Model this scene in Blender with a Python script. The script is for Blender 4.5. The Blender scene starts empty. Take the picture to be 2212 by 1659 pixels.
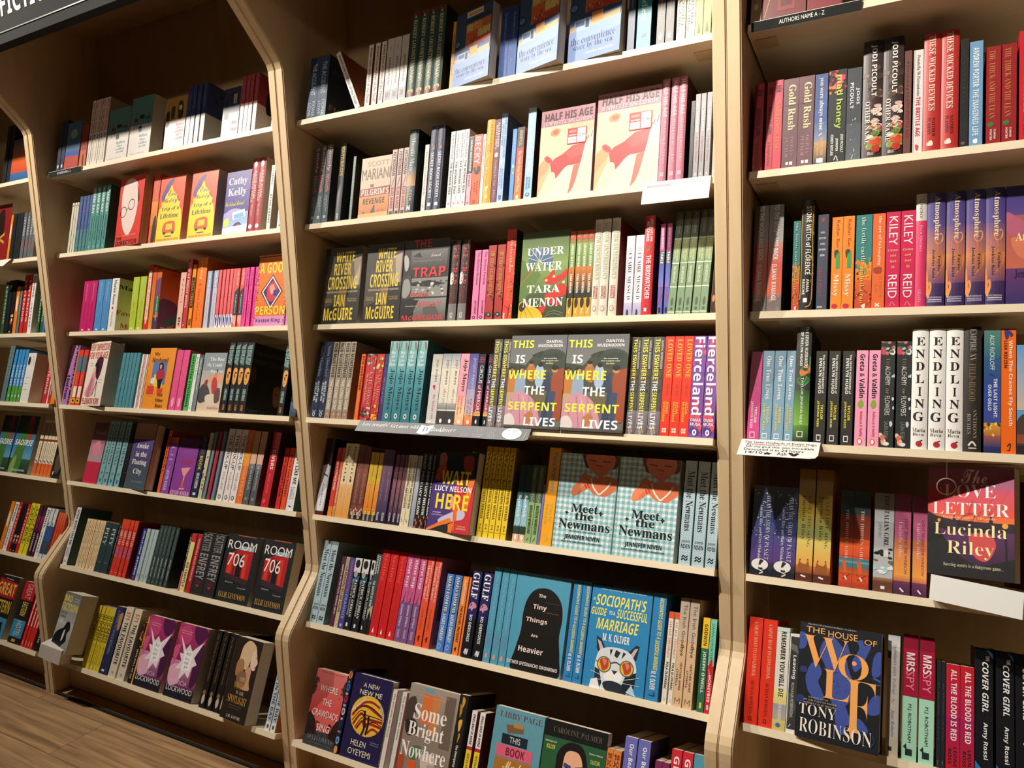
import bpy, bmesh, math, random
from mathutils import Matrix, Vector, Euler
SC = bpy.context.scene
COL = SC.collection
# ------------------------------------------------------------------ camera, light, exposure
cam = bpy.data.cameras.new('camera'); co = bpy.data.objects.new('camera', cam); COL.objects.link(co); SC.camera = co
cam.sensor_width = 36.0; cam.lens = 26.0335; cam.clip_start = 0.05
co.matrix_world = Matrix(((0.874114, -0.016891, 0.485427, 1.598136), (0.483835, 0.118256, -0.867133, -1.607729), (-0.042758, 0.992839, 0.111542, 1.412703), (0.000000, 0.000000, 0.000000, 1.000000)))
SC.view_settings.view_transform = 'Standard'
SC.view_settings.look = 'None'
SC.view_settings.gamma = 1.0
SC.view_settings.use_curve_mapping = False
SC.view_settings.exposure = 0.0
W = bpy.data.worlds.new('shop_ambience'); SC.world = W; W.use_nodes = True
W.node_tree.nodes['Background'].inputs[0].default_value = (1.0, 0.66, 0.40, 1)
W.node_tree.nodes['Background'].inputs[1].default_value = 0.008
def spot(name, loc, aim, power, angle, blend, radius=0.03, col=(1.0, 0.92, 0.81)):
    d = bpy.data.lights.new(name, 'SPOT'); d.energy = power; d.spot_size = math.radians(angle); d.spot_blend = blend
    d.shadow_soft_size = radius; d.color = col
    o = bpy.data.objects.new(name, d); COL.objects.link(o); o.location = loc
    o.rotation_euler = (Vector(aim) - Vector(loc)).to_track_quat('-Z', 'Y').to_euler()
    return o
spot('spot_lamp', (-0.66, -1.02, 3.10), (1.00, 0.0, 0.55), 180, 86, 1.0)
spot('spot_lamp', (0.60, -1.02, 3.10), (2.05, 0.0, 0.55), 255, 88, 1.0)
spot('spot_lamp', (-1.93, -1.02, 3.10), (-0.45, 0.0, 0.55), 245, 86, 1.0)
# dimmer lamps further back in the shop, turned to the top shelves
spot('far_spot_lamp', (-1.6, -3.4, 2.95), (-0.8, 0.0, 2.25), 60, 50, 1.0, 0.12, (1.0, 0.84, 0.64))
spot('far_spot_lamp', (0.6, -3.4, 2.95), (0.7, 0.0, 2.25), 60, 50, 1.0, 0.12, (1.0, 0.84, 0.64))

# ------------------------------------------------------------------ helpers
def lin(h):
    h = h.strip().lstrip('#')
    if len(h) == 3: h = ''.join(c * 2 for c in h)
    out = []
    for i in (0, 2, 4):
        c = int(h[i:i + 2], 16) / 255
        out.append(c / 12.92 if c <= 0.04045 else ((c + 0.055) / 1.055) ** 2.4)
    return (out[0], out[1], out[2], 1.0)
def tag(o, label=None, cat=None, group=None, kind=None):
    if label: o['label'] = label
    if cat: o['category'] = cat
    if group: o['group'] = group
    if kind: o['kind'] = kind
    return o
def empty(name, loc=(0, 0, 0)):
    o = bpy.data.objects.new(name, None); COL.objects.link(o); o.location = loc; o.empty_display_size = 0.02
    return o
def link(name, me, parent=None, mat=None):
    o = bpy.data.objects.new(name, me); COL.objects.link(o)
    if parent: o.parent = parent
    return o
def new_mat(name, base, rough=0.5, spec=0.4):
    m = bpy.data.materials.new(name); m.use_nodes = True
    b = m.node_tree.nodes['Principled BSDF']
    b.inputs['Base Color'].default_value = (*base[:3], 1); b.inputs['Roughness'].default_value = rough
    b.inputs['Specular IOR Level'].default_value = spec
    return m, m.node_tree, b
def wood_mat(name, c1, c2, scale, rough=0.45, spec=0.35):
    m, nt, b = new_mat(name, c1, rough, spec)
    tc = nt.nodes.new('ShaderNodeTexCoord'); mp = nt.nodes.new('ShaderNodeMapping'); mp.inputs['Scale'].default_value = scale
    n = nt.nodes.new('ShaderNodeTexNoise'); n.inputs['Scale'].default_value = 6; n.inputs['Detail'].default_value = 6; n.inputs['Distortion'].default_value = 0.6
    r = nt.nodes.new('ShaderNodeValToRGB'); r.color_ramp.elements[0].position = 0.3; r.color_ramp.elements[1].position = 0.72
    r.color_ramp.elements[0].color = (*c1, 1); r.color_ramp.elements[1].color = (*c2, 1)
    nt.links.new(tc.outputs['Object'], mp.inputs[0]); nt.links.new(mp.outputs[0], n.inputs[0]); nt.links.new(n.outputs[0], r.inputs[0])
    nt.links.new(r.outputs[0], b.inputs['Base Color'])
    bp = nt.nodes.new('ShaderNodeBump'); bp.inputs['Strength'].default_value = 0.08; bp.inputs['Distance'].default_value = 0.001
    nt.links.new(n.outputs[0], bp.inputs['Height']); nt.links.new(bp.outputs[0], b.inputs['Normal'])
    return m
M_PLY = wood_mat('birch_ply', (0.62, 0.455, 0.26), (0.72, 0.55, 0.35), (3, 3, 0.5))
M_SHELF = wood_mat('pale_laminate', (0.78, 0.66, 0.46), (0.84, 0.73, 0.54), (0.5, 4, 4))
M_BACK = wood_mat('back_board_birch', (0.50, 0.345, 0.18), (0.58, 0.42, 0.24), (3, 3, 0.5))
M_FLOOR = wood_mat('oak_plank', (0.20, 0.11, 0.05), (0.50, 0.31, 0.155), (0.4, 8, 1), 0.45, 0.35)
M_BLACK = new_mat('black_board', (0.016, 0.018, 0.016), 0.7, 0.12)[0]
M_TRIM = new_mat('grey_trim', (0.35, 0.35, 0.33), 0.35)[0]
M_WHITE = new_mat('white_acrylic', (0.82, 0.82, 0.8), 0.4)[0]
M_WALL = new_mat('dark_wall_paint', (0.06, 0.05, 0.045), 0.8)[0]
def print_mat(name, rough):
    m, nt, b = new_mat(name, (0.5, 0.5, 0.5), rough, 0.45)
    a = nt.nodes.new('ShaderNodeAttribute'); a.attribute_name = 'Col'
    tc = nt.nodes.new('ShaderNodeTexCoord'); n = nt.nodes.new('ShaderNodeTexNoise'); n.inputs['Scale'].default_value = 90
    mx = nt.nodes.new('ShaderNodeMix'); mx.data_type = 'RGBA'; mx.blend_type = 'MULTIPLY'; mx.inputs[0].default_value = 0.12
    nt.links.new(tc.outputs['Object'], n.inputs[0]); nt.links.new(a.outputs['Color'], mx.inputs[6]); nt.links.new(n.outputs['Color'], mx.inputs[7])
    nt.links.new(mx.outputs[2], b.inputs['Base Color'])
    return m
M_PRINT = print_mat('printed_card', 0.42)
def page_mat():
    m, nt, b = new_mat('paper_edges', (0.72, 0.64, 0.52), 0.85, 0.1)
    tc = nt.nodes.new('ShaderNodeTexCoord'); w = nt.nodes.new('ShaderNodeTexNoise'); w.inputs['Scale'].default_value = 40
    mp = nt.nodes.new('ShaderNodeMapping'); mp.inputs['Scale'].default_value = (30, 30, 0.4)
    r = nt.nodes.new('ShaderNodeValToRGB'); r.color_ramp.elements[0].color = (0.56, 0.48, 0.38, 1); r.color_ramp.elements[1].color = (0.8, 0.73, 0.62, 1)
    nt.links.new(tc.outputs['Object'], mp.inputs[0]); nt.links.new(mp.outputs[0], w.inputs[0]); nt.links.new(w.outputs[0], r.inputs[0]); nt.links.new(r.outputs[0], b.inputs['Base Color'])
    return m
M_PAGE = page_mat()
PAGE_C = (0.68, 0.6, 0.48, 1)

def bm_box(bm, x0, x1, y0, y1, z0, z1):
    v = [bm.verts.new(p) for p in ((x0, y0, z0), (x1, y0, z0), (x1, y1, z0), (x0, y1, z0), (x0, y0, z1), (x1, y0, z1), (x1, y1, z1), (x0, y1, z1))]
    for f in ((0, 3, 2, 1), (4, 5, 6, 7), (0, 1, 5, 4), (1, 2, 6, 5), (2, 3, 7, 6), (3, 0, 4, 7)): bm.faces.new([v[i] for i in f])
def bm_obj(name, bm, mat, parent=None, bevel=0.0):
    if bevel:
        bmesh.ops.bevel(bm, geom=[e for e in bm.edges if e.calc_face_angle(0) > 0.3], offset=bevel, segments=2, affect='EDGES', clamp_overlap=True)
    me = bpy.data.meshes.new(name); bm.to_mesh(me); bm.free(); me.materials.append(mat)
    return link(name, me, parent)
def box_obj(name, b, mat, parent=None, bevel=0.0):
    bm = bmesh.new(); bm_box(bm, *b); return bm_obj(name, bm, mat, parent, bevel)

# ------------------------------------------------------------------ flat print: coloured polygons and lettering
FB = {'S': (0x1D400, 0x1D41A, 0x1D7CE), 's': (0x1D400, 0x1D41A, 0x1D7CE), 'I': (0x1D434, 0x1D44E, None), 'J': (0x1D468, 0x1D482, None),
      'k': (0x1D4D0, 0x1D4EA, None), 'b': (0x1D5D4, 0x1D5EE, 0x1D7EC), 'i': (0x1D63C, 0x1D656, None), 'm': (0x1D670, 0x1D68A, None)}
def styled(s, f):
    if f not in FB: return s
    U, L, D = FB[f]; o = ''
    for c in s:
        if 'A' <= c <= 'Z': o += chr(U + ord(c) - 65)
        elif 'a' <= c <= 'z':
            q = L + ord(c) - 97; o += chr(0x210E if q == 0x1D455 else q)
        elif '0' <= c <= '9' and D: o += chr(D + ord(c) - 48)
        else: o += c
    return o
TXT = {}
def norm(vs):
    if not vs: return vs
    x0 = min(v[0] for v in vs); x1 = max(v[0] for v in vs); y0 = min(v[1] for v in vs); y1 = max(v[1] for v in vs)
    return [((x - x0) / max(x1 - x0, 1e-6), (y - y0) / max(y1 - y0, 1e-6)) for x, y in vs]
GLYPH = {}
def set_lines(lines, f, res):
    """convert lines of lettering to flat meshes in one go and cut the lines apart again"""
    cu = bpy.data.curves.new('lettering', 'FONT'); cu.body = '\n'.join(lines); cu.size = 1; cu.resolution_u = res; cu.space_line = 3
    if f == 's': cu.offset = -0.014
    ob = bpy.data.objects.new('lettering', cu); me = bpy.data.meshes.new_from_object(ob)
    rows = [([], []) for s in lines]; where = []
    for v in me.vertices:
        i = min(max(int(round((0.35 - v.co.y) / 3.0)), 0), len(lines) - 1); where.append((i, len(rows[i][0]))); rows[i][0].append((v.co.x, v.co.y + 3.0 * i))
    for p in me.polygons:
        q = p.vertices; rows[where[q[0]][0]][1].append(tuple(where[k][1] for k in q))
    bpy.data.objects.remove(ob); bpy.data.meshes.remove(me); bpy.data.curves.remove(cu)
    return rows
def set_glyphs(chars, f, res):
    ch = [styled(c, f) for c in chars]
    rows = set_lines(['|'] + ch + [c + '|' for c in ch], f, res); bar = max(v[0] for v in rows[0][0]); n = len(ch)
    for i, c in enumerate(chars):
        vs, fs = rows[1 + i]; end = max(v[0] for v in rows[1 + n + i][0])
        GLYPH[(c, f, res)] = (vs, fs, end - bar)
SLANT = {'i': 'b', 'I': 's', 'J': 'S'}
def text_geo(s, f, res):
    k = (s, f, res); slant = 0.22 if f in SLANT else 0.0; f = SLANT.get(f, f)
    if k not in TXT:
        miss = [c for c in dict.fromkeys(s) if c != ' ' and (c, f, res) not in GLYPH]
        if miss: set_glyphs(miss, f, res)
        V, Fc, x = [], [], 0.0
        for c in s:
            if c == ' ': x += 0.28; continue
            vs, fs, adv = GLYPH[(c, f, res)]; n = len(V)
            V += [(p[0] + x + slant * p[1], p[1]) for p in vs]; Fc += [tuple(i + n for i in q) for q in fs]; x += adv
        TXT[k] = (norm(V), Fc)
    return TXT[k]
def catmull(pts, closed=True, n=5):
    P = len(pts); out = []
    for i in range(P if closed else P - 1):
        a, b, c, d = [pts[(i + j) % P] if closed else pts[min(max(i + j, 0), P - 1)] for j in (-1, 0, 1, 2)]
        for k in range(n):
            t = k / n; t2 = t * t; t3 = t2 * t
            out.append(tuple(0.5 * (2 * b[m] + (c[m] - a[m]) * t + (2 * a[m] - 5 * b[m] + 4 * c[m] - d[m]) * t2 + (3 * b[m] - a[m] - 3 * c[m] + d[m]) * t3) for m in (0, 1)))
    if not closed: out.append(pts[-1])
    return out
class Geo:
    def __init__(s): s.v = []; s.f = []; s.c = []
    def poly(s, pts, col):
        n = len(s.v); s.v += pts; s.c += col if isinstance(col, list) else [col] * len(pts); s.f.append(tuple(range(n, n + len(pts))))
    def many(s, vs, fs, col):
        n = len(s.v); s.v += vs; s.c += [col] * len(vs); s.f += [tuple(i + n for i in f) for f in fs]
    def box(s, x0, x1, y0, y1, z0, z1, col):
        n = len(s.v); s.v += [(x0, y0, z0), (x1, y0, z0), (x1, y1, z0), (x0, y1, z0), (x0, y0, z1), (x1, y0, z1), (x1, y1, z1), (x0, y1, z1)]; s.c += [col] * 8
        s.f += [tuple(i + n for i in f) for f in ((0, 3, 2, 1), (4, 5, 6, 7), (0, 1, 5, 4), (1, 2, 6, 5), (2, 3, 7, 6), (3, 0, 4, 7))]
    def mesh(s, name, mat):
        me = bpy.data.meshes.new(name); me.from_pydata(s.v, [], s.f); me.materials.append(mat)
        a = me.attributes.new('Col', 'FLOAT_COLOR', 'POINT'); a.data.foreach_set('color', [x for c in s.c for x in c])
        return me
def paint(geo, ops, Wd, Ht, to3, fine=2, wrap=False):
    """draw ops on a Wd x Ht face; to3(u_m, v_m_up, layer) -> xyz"""
    lay = [0]
    def put(pts, col):
        lay[0] += 1; k = lay[0]; geo.poly([to3(p[0] * Wd, (1 - p[1]) * Ht, k) for p in pts], col)
    def rect(u0, v0, u1, v1, ca, cb=None):
        cb = cb or ca; lay[0] += 1; k = lay[0]; m = 6 if wrap else 1
        for i in range(m):
            a = u0 + (u1 - u0) * i / m; b = u0 + (u1 - u0) * (i + 1) / m
            geo.poly([to3(a * Wd, (1 - v1) * Ht, k), to3(b * Wd, (1 - v1) * Ht, k), to3(b * Wd, (1 - v0) * Ht, k), to3(a * Wd, (1 - v0) * Ht, k)], [cb, cb, ca, ca])
    def stroke(w, pts, col):
        lay[0] += 1; k = lay[0]; q = [(p[0] * Wd, (1 - p[1]) * Ht) for p in pts]; h = w * Wd / 2
        cl = lambda x, z: to3(min(max(x, 0), Wd), min(max(z, 0), Ht), k)
        for a, b in zip(q, q[1:]):
            dx, dy = b[0] - a[0], b[1] - a[1]; L = math.hypot(dx, dy) or 1e-6; nx, ny = -dy / L * h, dx / L * h; ex, ey = dx / L * h * 0.4, dy / L * h * 0.4
            geo.poly([cl(a[0] - ex + nx, a[1] - ey + ny), cl(a[0] - ex - nx, a[1] - ey - ny), cl(b[0] + ex - nx, b[1] + ey - ny), cl(b[0] + ex + nx, b[1] + ey + ny)], col)
    pp = lambda l: [tuple(float(t) for t in x.split(',')) for x in l]
    for op in ops:
        a = op.split(' '); o = a[0]
        if o == 'T' or o == 'H':
            s = ' '.join(a[7:]); n = [float(x) for x in a[1:5]]; res = 3 if fine == 3 and len(s) < 16 else 2
            vs, fs = text_geo(s, a[6], res)
            if not vs: continue
            lay[0] += 1; k = lay[0]
            if o == 'T': P = [to3((n[2] + y * (n[3] - n[2])) * Wd, (1 - (n[0] + x * (n[1] - n[0]))) * Ht, k) for x, y in vs]
            else: P = [to3((n[0] + x * (n[1] - n[0])) * Wd, (1 - (n[3] + y * (n[2] - n[3]))) * Ht, k) for x, y in vs]
            geo.many(P, fs, lin(a[5]))
        elif o == 'R': rect(*[float(x) for x in a[1:5]], lin(a[5]))
        elif o == 'g': rect(*[float(x) for x in a[1:5]], lin(a[5]), lin(a[6]))
        elif o == 'E':
            x, y, rx, ry = [float(t) for t in a[1:5]]; N = 22 if rx * Wd > 0.006 else 10
            put([(x + rx * math.cos(2 * math.pi * i / N), y - ry * math.sin(2 * math.pi * i / N)) for i in range(N)], lin(a[5]))
        elif o == 'O':
            x, y, rx, ry = [float(t) for t in a[3:7]]
            stroke(float(a[2]), [(x + rx * math.cos(math.pi * i / 12), y - ry * math.sin(math.pi * i / 12)) for i in range(25)], lin(a[1]))
        elif o == 'P': put([(min(max(x, 0), 1), min(max(y, 0), 1)) for x, y in pp(a[2:])], lin(a[1]))
        elif o == 'C': put([(min(max(x, 0), 1), min(max(y, 0), 1)) for x, y in catmull(pp(a[2:]))], lin(a[1]))
        elif o == 'L':
            p = pp(a[3:]); stroke(float(a[2]), catmull(p, False, 4) if len(p) > 2 else p, lin(a[1]))
        elif o == 'Q':
            p = catmull(pp(a[3:]), False, 5); r = float(a[2])
            for x, y in p: put([(x + r * math.cos(math.pi * i / 4), y - r * Wd / Ht * math.sin(math.pi * i / 4)) for i in range(8)], lin(a[1]))
        elif o == 'N':
            rnd = random.Random(int(a[1])); n = int(a[2]); u0, v0, u1, v1, ru, rv = [float(t) for t in a[3:9]]; cs = [lin(c) for c in a[9].split(',')]
            for i in range(n):
                x = rnd.uniform(u0, u1); y = rnd.uniform(v0, v1); s_ = rnd.uniform(0.45, 1); ph = rnd.random() * 6.28
                put([(min(max(x + ru * s_ * rnd.uniform(.6, 1.1) * math.cos(ph + j * .9), 0), 1), min(max(y - rv * s_ * rnd.uniform(.6, 1.1) * math.sin(ph + j * .9), 0), 1)) for j in range(7)], rnd.choice(cs))
        elif o == 'W':
            c = lin(a[1]); st = 0.0135 if Wd > 0.06 else 0.0056; mid = tuple(0.55 * c[i] + 0.45 * 0.8 for i in range(3)) + (1,)
            nx = int(Wd / st) + 1; ny = int(Ht / st) + 1; h = st / 2; k0 = lay[0]
            for i in range(nx): lay[0] = k0; rect(i * st / Wd, 0, min(1, (i * st + h) / Wd), 1, mid)
            for j in range(ny): lay[0] = k0 + 1; rect(0, j * st / Ht, 1, min(1, (j * st + h) / Ht), mid)
            for i in range(nx):
                for j in range(ny): lay[0] = k0 + 2; rect(i * st / Wd, j * st / Ht, min(1, (i * st + h) / Wd), min(1, (j * st + h) / Ht), c)

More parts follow.
